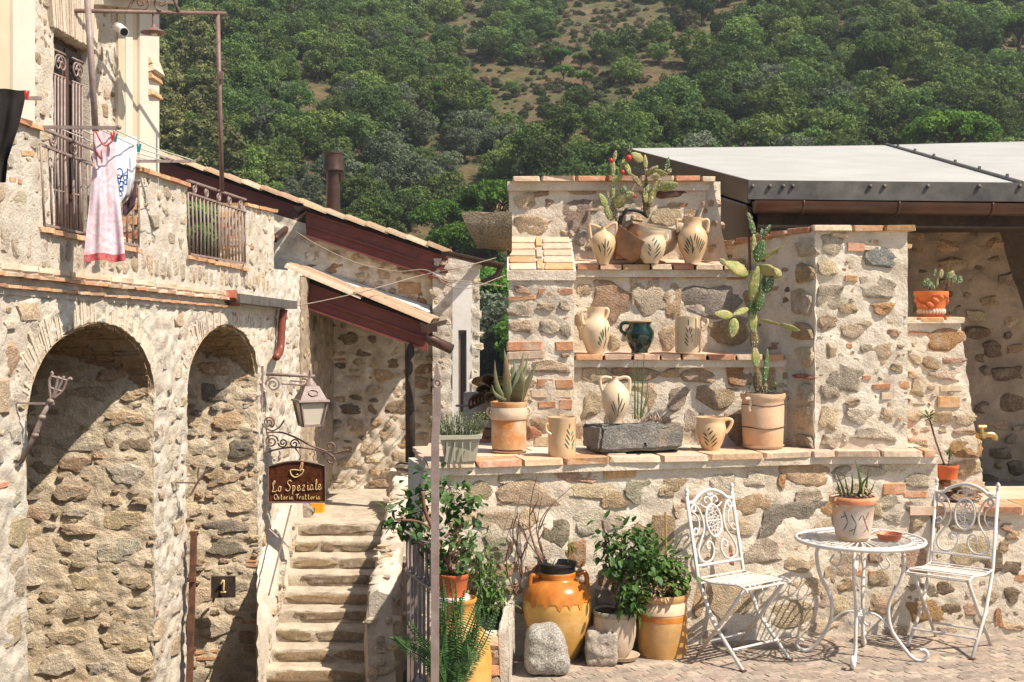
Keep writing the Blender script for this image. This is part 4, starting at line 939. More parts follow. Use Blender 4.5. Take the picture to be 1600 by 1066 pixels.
for i in range(40):                              # upright stones standing on the string course
    a = lerp(fs_(-20), fs_(420), (i+.5)/40)+random.uniform(-.03, .03); h_ = random.uniform(.22, .34)
    z = zc(a)+.17+h_/2
    if partest(a, z, .05, h_-.1): wp.put(a, z, random.uniform(.14, .22), h_, random.choice((PALE, GREY, TAN)), .015)
wp.fill(partest, fs_(-30), fs_(426), 2.3, 4.2, [(.22, .4, .16, .3), (.12, .24, .09, .16), (.06, .12, .04, .08)], [PALE, GREY, TAN], .012, [900, 2000, 2400], (.0, .02), brick=.10)
wp.finish(M['stone_f'])
# brick ends of the parapet openings and copings
for px0, px1, fn, cols in ((-30, 61, zt_((0, 182), (61, 205)), (BRICK, CREAM)), (213, 292, zt_((218, 268), (292, 292)), (ORANGE, BRICK)), (381, 430, zt_((381, 322), (428, 332)), (ORANGE, BRICK)), (58, 216, zs1, (BRICK, ORANGE)), (290, 385, zs2, (BRICK, ORANGE))):
    course(hs, FC, fs_(px0), fs_(px1), 0, .28, .42, .05, .05, cols, zf=lambda a, fn=fn: fn(a)+.02, gap=.008)
for px, ys in ((216, (300, 322, 345, 368)), (383, (336, 352, 369, 385))):       # brick quoins seen at the far side of each opening
    for y in ys:
        q = FC.pos(fs_(px)-.02, FC.hit(px, y)[1], -.17); inst('brick', random.choice(BR), hs, q, (0, 0, 0), (.17, .05, .045), vary(random.choice((ORANGE, BRICK))))
        q = FC.pos(fs_(px)-.02, FC.hit(px, y+11)[1], -.17); inst('stone', random.choice(SF), hs, q, (0, 0, 0), (.16, .06, .07), vary(TAN))
# side faces of the openings look back at us
for px, p1, p2 in ((218, 268, 395), (381, 322, 423)):
    a = fs_(px); p = FC.pos(a, 0, -.36); q = FC.pos(a, 0, 0); SP = Plane((p.x, p.y), (q.x-p.x, q.y-p.y)); bb = MB()
    sheet(bb, SP, 0, .36, FC.hit(px, p2)[1], FC.hit(px, p1)[1], .05, .015, .1); bb.build('opening_side', M['mortar'], hs, smooth=True, shade=60)
# terrace floor and the house wall with the balcony door, set back
q0, q1 = FC.pos(fs_(-60), 0, -.7), FC.pos(fs_(430), 0, -.7)
MB().hexa([FC.pos(fs_(-60), 2.45, -.3), FC.pos(fs_(466), 2.45, -.3), FC.pos(fs_(466), 2.45, -4.5), FC.pos(fs_(-60), 2.45, -4.5)], [FC.pos(fs_(-60), 2.55, -.3), FC.pos(fs_(466), 2.55, -.3), FC.pos(fs_(466), 2.55, -4.5), FC.pos(fs_(-60), 2.55, -4.5)]).build('terrace_floor', M['mortar_w'], hs)
UP = Plane(tuple(FC.pos(0, 0, -1.0).to_2d()), (.1, 1)); us = lambda px, py=200: UP.hit(px, py)[0]
lean = .0
def uquad(x0, y0, x1, y1):   # photo rectangle corners -> heights on the set-back wall
    return us(x0), us(x1)
uw = thing('upper_house', 'cream plastered upper storey with a bare stone panel round its tall iron-grilled door', 'house', UP.pos(us(120), 2.5)); uw['kind'] = 'thing'
b = MB()
zt0 = UP.hit(110, -60)[1]+.6
dz_top = zt_  # keep name
da0, da1 = us(84), us(141); zd = lambda a: lerp(UP.hit(84, 46)[1], UP.hit(141, 78)[1], (a-da0)/(da1-da0))
sheet(b, UP, us(46), da0, 2.5, zt0, .05, .02, .3, freq=5); sheet(b, UP, da0, da1, zd, zt0, .05, .02, .1, freq=5); sheet(b, UP, da1, us(182), 2.5, lambda a: UP.hit(182, 0)[1]+.2, .05, .02, .3, freq=5)
st = b.build('stone_panel', M['mortar_w'], uw, smooth=True, shade=60)
wu = Wall(st, UP, SF, 220)
wu.fill(lambda a, z, w, h: (a+w/2 < da0-.02 or a-w/2 > da1+.02 ) and us(48) < a-w/2 and a+w/2 < us(181) and z < zt0-.1, us(48), us(181), 2.7, zt0, [(.16, .32, .16, .30), (.08, .18, .07, .14), (.05, .09, .04, .07)], [TAN, PALE, (.40, .29, .18)], .015, [600, 1200, 1800], (.0, .02), brick=.06)
wu.finish(M['stone_f'])
# flat-arch of thin upright bricks over the door
hb = MB()
for i in range(30):
    a = lerp(da0-.15, da1+.12, (i+.5)/30); z = zd(min(max(a, da0), da1))
    hb.box(UP.pos(a, z+.30, -.08+random.uniform(0, .015)), ((da1-da0+.27)/30*.8, .24, .58), M=Matrix.Rotation(UP.rz, 3, 'Z') @ Matrix.Rotation((i-15)*.012, 3, 'Y'), jit=.008)
o = hb.build('lintel_bricks', M['brick'], st, color=(.58, .48, .37)); o['kind'] = 'stuff'
def slabp(pl, a0, a1, z0, z1, off, th, nm, mat, par):
    return MB().hexa([pl.pos(a0, z0, off-th), pl.pos(a0, z0, off), pl.pos(a1, z0, off), pl.pos(a1, z0, off-th)], [pl.pos(a0, z1, off-th), pl.pos(a0, z1, off), pl.pos(a1, z1, off), pl.pos(a1, z1, off-th)]).build(nm, mat, par)
slabp(UP, us(-60), us(12), 2.5, zt0, .02, .3, 'plaster_wall', M['plaster_y'], uw)
slabp(UP, us(12), us(47), 2.5, zt0, .055, .3, 'plaster_band', M['plaster'], uw)
for x0, x1, off, m_ in ((180, 190, .04, 'plaster_y'), (190, 201, .055, 'plaster'), (201, 210, .035, 'plaster_y'), (210, 241, .07, 'plaster')):
    slabp(UP, us(x0), us(x1), 2.5, UP.hit(x1, -40)[1]+.3, off, .3, 'plaster_band', M[m_], uw)
q = UP.pos(us(241), 0, -.15); MB().box((q.x-1.4, q.y-.02, 4.6), (2.9, .1, 4.4)).build('end_wall', M['plaster'], uw)
# overhanging moulding at the very top
co = MB()
for i, (dz, of) in enumerate(((0, .16), (.1, .3), (.2, .42))): co.hexa([UP.pos(us(140), UP.hit(140, -6)[1]+dz-.1+.0, -.1), UP.pos(us(140), UP.hit(140, -6)[1]+dz-.1, of), UP.pos(us(244), UP.hit(244, 18)[1]+dz, of), UP.pos(us(244), UP.hit(244, 18)[1]+dz, -.1)],
        [UP.pos(us(140), UP.hit(140, -6)[1]+dz, -.1), UP.pos(us(140), UP.hit(140, -6)[1]+dz, of), UP.pos(us(244), UP.hit(244, 18)[1]+dz+.1, of), UP.pos(us(244), UP.hit(244, 18)[1]+dz+.1, -.1)])
co.build('cornice', M['plaster'], uw)
# roof edge of the house behind, tile ends one above the other
te = MB()
for (x, y, w_, h_, c) in ((240, 100, 8, 11, CREAM), (241, 112, 14, 10, PALE), (240, 123, 10, 12, ORANGE), (239, 150, 12, 9, ORANGE)):
    q = P(x, y, 17.0); inst('brick', random.choice(BR), uw, q, (0, R(-20), 0), (w_*17/F*.6, .25, h_*17/F/2), c)
# tall door: two leaves with iron grilles
dr = slabp(UP, da0-.0, da1+.0, 2.52, UP.hit(112, 62)[1]+.12, -.16, .06, 'door', M['wood_door'], uw)
zdt = UP.hit(112, 60)[1]
mid = (da0+da1)/2
for k, (a0, a1) in enumerate(((da0+.03, mid-.02), (mid+.02, da1-.03))):
    lf = slabp(UP, a0, a1, 2.55, zdt-.10, -.10, .05, 'door_leaf', M['wood_door'], uw)
    slabp(UP, a0+.10, a1-.08, 3.30, zdt-.5, -.085, .02, 'pane', M['glass_dark'], lf)
    slabp(UP, a0+.10, a1-.08, zdt-.44, zdt-.2, -.085, .02, 'pane', M['glass_dark'], lf)
    g = MB()
    for i in range(4): a = lerp(a0+.1, a1-.08, i/3); g.tube([UP.pos(a, 2.6, -.05), UP.pos(a, zdt-.46, -.05)], .014, 5)
    for z in (3.28, 4.0, zdt-.47, zdt-.2): g.tube([UP.pos(a0+.08, z, -.05), UP.pos(a1-.06, z, -.05)], .014, 5)
    for cxx, sg in ((.3, 1), (.7, -1)):
        ca = lerp(a0+.1, a1-.08, cxx); g.tube([UP.pos(ca+sg*x, zdt-.33+y, -.045) for x, y in spiral(.11, 1.5, 20, 0)], .012, 5)
    g.build('grille', M['iron_grey'], lf, smooth=True)
# ---- railings
def railing(label, p_tl, p_tr, p_ml, p_mr, p_bl, p_br, nb, cat='railing', off=.02, scroll=True):
    t = thing('balcony_railing', label, cat, FC.fit(p_bl, off), 'iron railings of the terrace parapet')
    rails = [(FC.fit(a, off), FC.fit(b_, off)) for a, b_ in ((p_tl, p_tr), (p_ml, p_mr), (p_bl, p_br))]
    for (a, b_), nm, wd in zip(rails, ('top_rail', 'middle_rail', 'bottom_rail'), (.045, .035, .03)): MB().bar(a, b_, wd, .022).build(nm, M['iron_grey'], t)
    for i in range(nb):
        f = i/(nb-1); a, b_ = lerp(*rails[1], f), lerp(*rails[2], f); MB().tube([b_, lerp(b_, a, .33), lerp(b_, a, .33)+Vector((.004, 0, .01)), a], .012, 6).build('baluster', M['iron_grey'], t, smooth=True)
    if scroll:
        ns = max(4, nb//3)
        for i in range(ns):
            f = (i+.5)/ns; c = (lerp(*rails[0], f)+lerp(*rails[1], f))/2; r0 = (lerp(*rails[0], f)-lerp(*rails[1], f)).length*.46
            w_ = (rails[0][1]-rails[0][0]).length/ns*.5
            dirv = (rails[0][1]-rails[0][0]).normalized()
            pts = [c+dirv*(x*min(1, w_/r0)*1.1*(1 if i % 2 else -1))+Vector((0, 0, y)) for x, y in spiral(r0, 1.6, 22, R(90))]
            MB().tube(pts, .013, 5).build('scroll', M['iron_grey'], t, smooth=True)
    return t
railing('iron balcony railing in front of the tall door, behind the pink dress', (62, 201), (214, 262), (60, 226), (214, 285), (66, 351), (214, 385), 15)
railing('iron railing in the second parapet opening, clear of laundry, with a row of scrolls', (291, 282), (381, 312), (291, 301), (381, 331), (294, 397), (381, 412), 17)
# ---- pergola frame and hanging lamp
pg = thing('pergola_frame', 'thin rusty pipe frame standing on the terrace with a scroll under its bar', 'frame', P(347, 297, 16.5))
tl, tr_ = P(116, 17, 14.6), P(352, 21, 16.6)
MB().tube([P(340, 22, 16.5), P(347, 300, 16.5)], .03, 8).build('post', M['iron'], pg, smooth=True)
MB().tube([P(136, -12, 12.2), P(149, 205, 12.2)], .032, 8).build('post', M['iron_grey'], pg, smooth=True)
MB().tube([tl, tr_], .026, 6).build('crossbar', M['iron'], pg, smooth=True)
MB().tube(bez([P(200, 18, 15.4), P(206, 3, 15.4), P(220, -8, 15.4), P(245, -14, 15.5), P(268, -4, 15.7), P(279, 18, 15.9)], 5), .018, 5).build('arch_scroll', M['iron'], pg, smooth=True)
for cx_, sg in ((222, 1), (252, -1)):
    c = P(cx_, 4, 15.6); MB().tube([c+Vector((sg*x, 0, y)) for x, y in spiral(.10, 1.4, 18, R(-90))], .012, 5).build('scroll', M['iron'], pg, smooth=True)
MB().box(P(346, 118, 16.45), (.05, .05, .10)).build('clamp', M['iron'], pg)
hl = thing('hanging_lamp', 'small conical brown metal lamp hanging from the pergola bar', 'lamp', P(240, 50, 15.6))
MB().lathe([(.02, .1), (.03, .07), (.16, 0), (.155, -.008), (.02, .05)], P(240, 51, 15.6), 16).build('shade', M['iron'], hl, smooth=True, shade=40)
MB().tube([P(239, 20, 15.6), P(239, 40, 15.6)], .012, 5).build('hook', M['iron'], hl)
MB().ell(P(241, 53, 15.6), (.04, .04, .03)).build('bulb', M['glass_cream'], hl, smooth=True)
scm = thing('security_camera', 'white bullet security camera on the cream house corner', 'camera', UP.pos(us(180), UP.hit(180, 42)[1]))
q = P(184, 42, 15.3); qq = P(194, 50, 14.9)
MB().tube([q, lerp(q, qq, .5), qq], .055, 12).build('housing', M['white_p'], scm, smooth=True, shade=40); MB().tube([qq, qq+(qq-q).normalized()*.01], .045, 12).build('lens', M['black'], scm)
MB().tube([P(176, 43, 15.4), q], .025, 8).build('bracket', M['white_p'], scm, smooth=True)
# ---- laundry arms, lines and clothes
a1 = thing('clothes_rail', 'iron bar with clothes lines sticking out over the balcony railing, nearer of the two', 'clothes rail', FC.fit((64, 200)))
MB().bar(FC.fit((60, 199)), P(185, 200, 11.75), .035, .03).build('bar', M['iron_grey'], a1); MB().ell(P(186, 199, 11.75), (.025,)*3).build('knob', M['iron_grey'], a1)
a2 = thing('clothes_rail', 'iron bar with a hooked tip at the far end of the clothes lines', 'clothes rail', FC.fit((214, 254)))
MB().bar(FC.fit((213, 252)), P(306, 252, 14.2), .035, .03).build('bar', M['iron_grey'], a2); MB().tube(bez([P(300, 252, 14.2), P(309, 250, 14.2), P(311, 245, 14.2)], 4), .012, 5).build('hook', M['iron_grey'], a2)
for i, (xa, xb) in enumerate(((98, 232), (128, 252), (158, 275), (180, 300))):
    p_, q_ = P(xa, 203, 11.75), P(xb, 250, 14.2); o = MB().tube([p_, lerp(p_, q_, .5)-Vector((0, 0, .03)), q_], .006, 4).build('clothes_line', M['rope'])
    tag(o, ('white clothes line nearest the wall', 'second white clothes line out from the wall', 'third white clothes line out from the wall', 'outermost white clothes line')[i]+' between the two iron bars', 'clothes line', 'clothes lines over the balcony')
def cloth(name, label, cat, pts_rows, D0, mat, fold=.05, tilt=0., hem=None, seed=1, parts=True):
    """pts_rows: rows (top to bottom) of (xl, xr, y) in the photo; hangs at D0, folded in depth"""
    rows = []; NXc = 26; NY = 40; n = len(pts_rows)
    for j in range(NY+1):
        f = j/NY*(n-1); i = min(n-2, int(f)); t = f-i
        xl, xr, y = [lerp(pts_rows[i][k], pts_rows[i+1][k], t) for k in range(3)]
        for k in range(NXc+1):
            u = k/NXc; d = fold*(.3+j/NY)*(math.sin(u*11+seed+.8*math.sin(j*.12))+.5*math.sin(u*23+seed*2))+.02*noise.noise(Vector((u*4, j*.1, seed)))
            rows.append(P(lerp(xl, xr, u), y+1.5*math.sin(u*9+seed), D0+tilt*(u-.5)+d))
    fs = [(j*(NXc+1)+k, j*(NXc+1)+k+1, (j+1)*(NXc+1)+k+1, (j+1)*(NXc+1)+k) for j in range(NY) for k in range(NXc)]
    b = MB(); kh = int(NY*.955) if hem else NY
    t = thing(name, label, cat, rows[0])
    b.add(rows, [f for i, f in enumerate(fs) if i//NXc < kh]); o = b.build('body' if hem else 'cloth', mat, t, smooth=True)
    if hem: MB().add(rows, [f for i, f in enumerate(fs) if i//NXc >= kh]).build('hem', hem, t, smooth=True)
    return t
dress = cloth('dress', 'long pink patterned summer dress with a red hem hanging from the clothes line', 'dress', [(147, 183, 206), (146, 181, 222), (146, 180, 243), (143, 183, 280), (139, 188, 320), (134, 193, 370), (130, 196, 408)], 12.0, M['dress'], .022, .25, M['cloth_red'], 1)
MB().tube(bez([P(147, 206, 11.9), P(148, 232, 11.9), P(157, 248, 11.9), P(149, 235, 11.88)], 5), .010, 5).build('neck_trim', M['cloth_red'], dress, smooth=True)
MB().tube(bez([P(150, 206, 11.86), P(158, 222, 11.86), P(166, 228, 11.86), P(176, 220, 11.86)], 5), .008, 5).build('neck_trim', M['cloth_red'], dress, smooth=True)
sh = cloth('t_shirt', 'white t-shirt with blue print hanging upside down beside the pink dress', 't-shirt', [(180, 214, 214), (180, 214, 235), (181, 212, 260), (182, 210, 280), (184, 202, 305), (186, 192, 318)], 12.6, M['cloth_white'], .02, .3, None, 4)
for i, (txt, x, y, s) in enumerate((('I COI', 200, 269, .15), ('BAGG', 199, 279, .15), ('E 3', 193, 289, .15), ('S', 191, 298, .14))):
    cu = bpy.data.curves.new('print', 'FONT'); cu.body = txt; cu.size = s; cu.extrude = .002; tob = bpy.data.objects.new('tmp', cu)
    me_ = bpy.data.meshes.new_from_object(tob); bpy.data.objects.remove(tob); me_.materials.clear(); me_.materials.append(M['ink'])
    o = bpy.data.objects.new('print', me_); link(o, sh); o.location = P(x+1, y-6, 12.42); o.rotation_euler = (R(90), R(180), 0); o.scale = (.62, 1, 1)
cloth('underwear', 'small dark mauve lace garment pegged low beside the white t-shirt', 'garment', [(211, 214, 283), (205, 213, 305), (192, 211, 322), (191, 199, 337)], 12.7, M['cloth_mauve'], .01, .15, None, 3)
cloth('black_cloth', 'big black cloth hanging at the edge of the house with a red peg', 'cloth', [(-40, 41, 140), (-40, 38, 160), (-40, 30, 195), (-40, 20, 225), (-40, 12, 250), (-40, 9, 284)], 10.6, M['cloth_black'], .04, .3, None, 6)
def peg(px, py, D, m, lab, lean=0):
    t = thing('clothes_peg', lab, 'clothes peg', P(px, py, D), 'clothes pegs')
    for s in (-1, 1): MB().bar(P(px+s*.5, py+6, D), P(px+s*2.5+lean, py-7, D), .012, .02).build('arm', m, t)
peg(42, 149, 10.4, M['red_p'], 'red clothes peg on the corner of the black cloth'); peg(176, 214, 11.9, M['red_p'], 'red clothes peg on the strap of the pink dress')
peg(180, 216, 12.0, M['teal_p'], 'teal clothes peg between the pink dress and the white t-shirt'); peg(216, 232, 12.6, M['teal_p'], 'teal clothes peg at the outer corner of the white t-shirt', 1)
# bar that carries the black cloth
o = MB().bar(P(-20, 152, 10.7), P(65, 154, 10.9), .03, .03).build('laundry_pole', M['iron_grey']); tag(o, 'short iron bar behind the black cloth with a pointed end', 'clothes rail')
# ---------------------------------------------------------------- gable house behind, porch, stairs
GP = Plane((0, 24), (1, 0))
gx = lambda px, D=24.0: (px-800)/F*D
gz = lambda py, D=24.0: HC-(py-HY)/F*D
gh = thing('gable_house', 'stone house with oxblood steel roof beams and pantiled roofs stepping down beyond the arches', 'house', (gx(600), 24, -1.4)); gh['kind'] = 'thing'
b = MB(); zroof = lambda a: lerp(gz(338), gz(418), (a-gx(440))/(gx(700)-gx(440)))
sheet(b, GP, gx(425), gx(692), -3.2, zroof, .05, .05, .4, freq=6)
core = b.build('gable_wall', M['mortar'], gh, smooth=True, shade=60)
wg = Wall(core, GP, SR, 300)
wg.px([(490, 400, 30, 16, TAN), (530, 420, 34, 18, ORANGE), (560, 400, 26, 14, TAN), (600, 425, 26, 20, TAN), (640, 450, 30, 16, ORANGE), (575, 380, 14, 10, DARK), (660, 470, 16, 20, ORANGE)])
wg.fill(lambda a, z, w, h: z+h/2 < zroof(a)-.1, gx(470), gx(690), -2.4, 3.5, [(.34, .55, .18, .32), (.20, .36, .12, .2), (.10, .2, .06, .11)], [BROWN, TAN, (.27, .20, .13), (.34, .24, .15), GREY], .012, [2000, 4000, 4000], (.0, .045), [4, 4, 3, 3, 2], brick=.06)
wg.finish(M['stone_f'])
# right-hand corner block with the slit window
RP = Plane((0, 23.7), (1, 0)); rx = lambda px: gx(px, 23.7); rz_ = lambda py: gz(py, 23.7)
b = MB(); sheet(b, RP, rx(676), rx(707), -3, rz_(404), .05, .04, .5, freq=6); sheet(b, RP, rx(737), rx(748), -3, rz_(408), .05, .04, .6, freq=6); sheet(b, RP, rx(707), rx(737), rz_(440), rz_(404), .05, .03, .3, freq=6)
cb = b.build('corner_wall', M['mortar_w'], gh, smooth=True, shade=60)
wg = Wall(cb, RP, SF, 60); wg.fill(lambda a, z, w, h: (a+w/2 < rx(706) or a-w/2 > rx(738)) , rx(677), rx(748), -1.2, rz_(410), [(.14, .24, .1, .24), (.07, .14, .06, .14)], [PALE, TAN, GREY], .03, [200, 300], (.0, .02)); wg.finish(M['stone_f'])
wx = [rx(716), rx(729)]
for x0, x1, z0, z1 in ((rx(707), wx[0], -3, rz_(440)), (wx[1], rx(737), -3, rz_(440)), (wx[0], wx[1], rz_(516), rz_(440)), (wx[0], wx[1], -3, rz_(650))):
    MB().box(((x0+x1)/2, 23.85, (z0+z1)/2), (x1-x0, .3, z1-z0)).build('plaster_strip', M['plaster_w'], gh)
wi = MB()
for (x0, x1, z0, z1) in ((wx[0], wx[0]+.04, rz_(650), rz_(516)), (wx[1]-.03, wx[1], rz_(650), rz_(516)), (wx[0]+.04, wx[1]-.03, rz_(520), rz_(516))): wi.box(((x0+x1)/2, 23.82, (z0+z1)/2), (x1-x0, .1, z1-z0))
wf_ = wi.build('window', M['iron'], gh); MB().box((sum(wx)/2, 23.88, (rz_(650)+rz_(520))/2), (wx[1]-wx[0]-.06, .02, rz_(520)-rz_(650)-.05)).build('pane', pmat('grey_window_glass', (.16, .15, .15), rough=.15, bump=0, var=.1), wf_)
MB().box((rx(748)+1.2, 24.3, 0), (2.3, 3.0, 5.6)) if False else None
# two raked steel beams with pantiles on top
def rake(px0, py0, px1, py1, D, hpx, nm, tiles, tw=.38, depth=3.0, lip=True):
    """beam seen from its outer side from (px0,py0) to (px1,py1) (upper edge), with the roof it carries behind it"""
    a, b_ = P(px0, py0, D), P(px1, py1, D); h = hpx*D/F; d = Vector((0, 0, -1))
    e = MB().hexa([a+d*h, b_+d*h, b_+d*h+Vector((0, .12, 0)), a+d*h+Vector((0, .12, 0))], [a, b_, b_+Vector((0, .12, 0)), a+Vector((0, .12, 0))]).build('rake_beam', M['red_steel'], gh)
    for f, o_ in ((.0, .04), (.52, .05), (.96, .05)):
        q0, q1 = a+d*h*f, b_+d*h*f; MB().hexa([q0+d*.035+Vector((0, -o_, 0)), q1+d*.035+Vector((0, -o_, 0)), q1+d*.035, q0+d*.035], [q0+Vector((0, -o_, 0)), q1+Vector((0, -o_, 0)), q1, q0]).build('flange', M['red_steel'], e)
    L_ = (b_-a).length; k = int(L_/1.1)
    for i in range(k): q = lerp(a, b_, (i+.6)/k)+d*h*random.choice((.3, .75)); MB().ell(q+Vector((0, -.012, 0)), (.03, .015, .03), n=8, m=5).build('bolt', M['red_steel'], e)
    # roof slab and tiles
    up = Vector((0, 0, .05))
    MB().hexa([a+Vector((0, 0, .0)), b_, b_+Vector((0, depth, 0)), a+Vector((0, depth, 0))], [a+up, b_+up, b_+up+Vector((0, depth, 0)), a+up+Vector((0, depth, 0))]).build('roof_deck', M['wood_dark'], gh)
    n = max(2, int(L_/tw)); sl2 = math.atan2(a.z-b_.z, b_.x-a.x)
    for r in range(int(depth/.30)):
        for i in range(n):
            q = lerp(a, b_, (i+.5)/n)+Vector((0, r*.30-.02+random.uniform(-.015, .015), .07+random.uniform(0, .012)+(.02 if r else 0)))
            inst('roof_tile', random.choice(tiles), gh, q, (0, sl2+.06, random.uniform(-.03, .03)), (L_/n*.56, .17, .17), vary(random.choice(TILEC), .12))
    return a, b_
TILEC = ((.40, .29, .18), (.36, .23, .14), (.40, .31, .22), (.32, .20, .12), (.44, .31, .18))
def pantile(seed):
    rnd = random.Random(seed); vs = []; fs = []; n = 7
    for k, x in enumerate((-1, 1)):
        for i in range(n+1):
            t = math.pi*i/n; r = 1-.08*k+rnd.uniform(-.03, .03)
            vs.append((x, -math.cos(t)*r, math.sin(t)*r*.55)); 
        for i in range(n+1):
            t = math.pi*(n-i)/n; r = .86-.08*k
            vs.append((x, -math.cos(t)*r, math.sin(t)*r*.55))
    N2 = 2*(n+1)
    for i in range(N2): fs.append((i, (i+1) % N2, N2+(i+1) % N2, N2+i))
    for k in (0, N2):
        for i in range(n): fs.append((k+i, k+i+1, k+N2-2-i, k+N2-1-i))
    return MB().add(vs, fs).mesh('roof_tile', M['tile'], smooth=True, shade=40)
PT = [pantile(i) for i in range(5)]
rake(236, 246, 497, 333, 25.0, 40, 'upper', PT, depth=2.4)
rake(478, 330, 700, 402, 23.7, 38, 'middle', PT, depth=2.4)
ca, cb_ = rake(452, 432, 668, 507, 21.4, 40, 'porch', PT, tw=.9, depth=2.5)
# flashing of white mortar where the porch roof meets the wall
b = MB(); q = []
fl = MB().hexa([P(450, 421, 23.85), P(672, 490, 23.85), P(672, 500, 23.3), P(450, 432, 23.3)], [P(450, 408, 23.95), P(672, 478, 23.95), P(672, 482, 23.85), P(450, 412, 23.85)]).build('flashing', M['plaster_w'], gh)
# gutters at the lower ends of the rakes
def gutter_end(px0, py0, px1, py1, D0, D1, r=.10):
    p_, q_ = P(px0, py0, D0), P(px1, py1, D1); d = (q_-p_).normalized(); s = d.cross(Vector((0, 0, 1))).normalized(); vs = []; fs = []; n = 8
    for k, c in enumerate((p_, q_)):
        for i in range(n+1): t = math.pi*i/n; vs.append(c+s*(-math.cos(t)*r)+Vector((0, 0, -math.sin(t)*r)))
        for i in range(n+1): t = math.pi*(n-i)/n; vs.append(c+s*(-math.cos(t)*r*.9)+Vector((0, 0, -math.sin(t)*r*.9+.01)))
    N2 = 2*(n+1)
    for i in range(N2): fs.append((i, (i+1) % N2, N2+(i+1) % N2, N2+i))
    fs.append(tuple(range(n+1))); MB().add(vs, fs).build('gutter', M['gutter'], gh, smooth=True, shade=50)
gutter_end(467, 322, 512, 338, 24.2, 25.5); gutter_end(695, 393, 782, 413, 22.6, 24.2, .09); gutter_end(664, 506, 690, 500, 21.0, 22.2, .10)
MB().tube(bez([P(476, 330, 24.4), P(455, 352, 24.2), P(437, 366, 23.8), P(429, 374, 23.6)], 5), .07, 8).build('downpipe', M['gutter'], gh, smooth=True)
MB().tube([P(668, 524, 21.0), P(672, 530, 21.0), P(706, 546, 20.9)], .085, 8).build('downpipe', M['gutter'], gh, smooth=True)
MB().box(P(671, 513, 21.0), (.26, .2, .12)).build('gutter_outlet', M['gutter'], gh)
MB().tube(bez([P(783, 415, 24.2), P(775, 432, 24.2), P(752, 442, 24.2)], 5), .06, 8).build('downpipe', M['gutter'], gh, smooth=True)
# chimney pipe
cy = thing('chimney_pipe', 'brown metal chimney pipe with a wide capped cowl on the tiled roof', 'chimney', P(521, 325, 25.4)); cy['kind'] = 'thing'
c = P(521, 330, 25.4); k_ = 25.4/F
MB().lathe([(11*k_, -.3), (11*k_, 62*k_)], c, 20).build('pipe', M['gutter'], cy, smooth=True)
MB().lathe([(.0, 62*k_), (15.5*k_, 62*k_), (16.5*k_, 63*k_), (16.5*k_, 65*k_), (16*k_, 66*k_), (16*k_, 88*k_), (17*k_, 89*k_), (17*k_, 91*k_), (.0, 92.5*k_)], c, 24).build('cowl', M['gutter'], cy, smooth=True, shade=40)
MB().box(c+Vector((14*k_, -.02, 52*k_)), (.06, .1, .14)).build('bracket', M['gutter'], cy)
# porch post on its stone
pp = thing('porch_post', 'dark round timber post holding the porch roof, standing on a grey stone', 'post', P(641, 722, 21.4))
MB().tube([P(641, 722, 21.4), P(641, 640, 21.4), P(640, 536, 21.4)], [.082, .08, .078], 10).build('shaft', M['wood_dark'], pp, smooth=True)
MB().tube([P(641, 640, 21.4), P(641, 639, 21.4)], .085, 10).build('band', M['wood_dark'], pp)
inst('base_stone', SB[2], pp, P(634, 731, 21.4), (0, 0, 0), (.17, .2, .075), (.16, .12, .09))
# wall under the post, porch side
b = MB(); PB = Plane((0, 21.6), (1, 0)); sheet(b, PB, gx(608, 21.6), gx(700, 21.6), -3.2, gz(737, 21.6), .05, .04, .6, freq=6)
cb = b.build('porch_wall', M['mortar'], gh, smooth=True, shade=60); wg = Wall(cb, PB, SF, 40)
wg.fill(lambda a, z, w, h: z+h/2 < gz(740, 21.6), gx(610, 21.6), gx(700, 21.6), -2.5, gz(738, 21.6), [(.25, .45, .14, .26), (.1, .2, .06, .12)], [BROWN, TAN, DARK], .04, [200, 200], (.0, .03)); wg.finish(M['stone_f'])
# side wall of the porch, in line with the arcade
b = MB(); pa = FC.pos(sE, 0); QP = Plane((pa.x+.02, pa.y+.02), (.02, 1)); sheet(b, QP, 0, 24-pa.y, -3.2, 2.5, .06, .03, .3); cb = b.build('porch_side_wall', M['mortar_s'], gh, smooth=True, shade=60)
wg = Wall(cb, QP, SF, 60); wg.fill(lambda a, z, w, h: True, .1, 3.1, -2.4, 2.4, [(.3, .5, .2, .34), (.14, .26, .1, .18)], [BROWN, DARK, TAN], .02, [500, 900], (0, .02)); wg.finish(M['stone_f'])
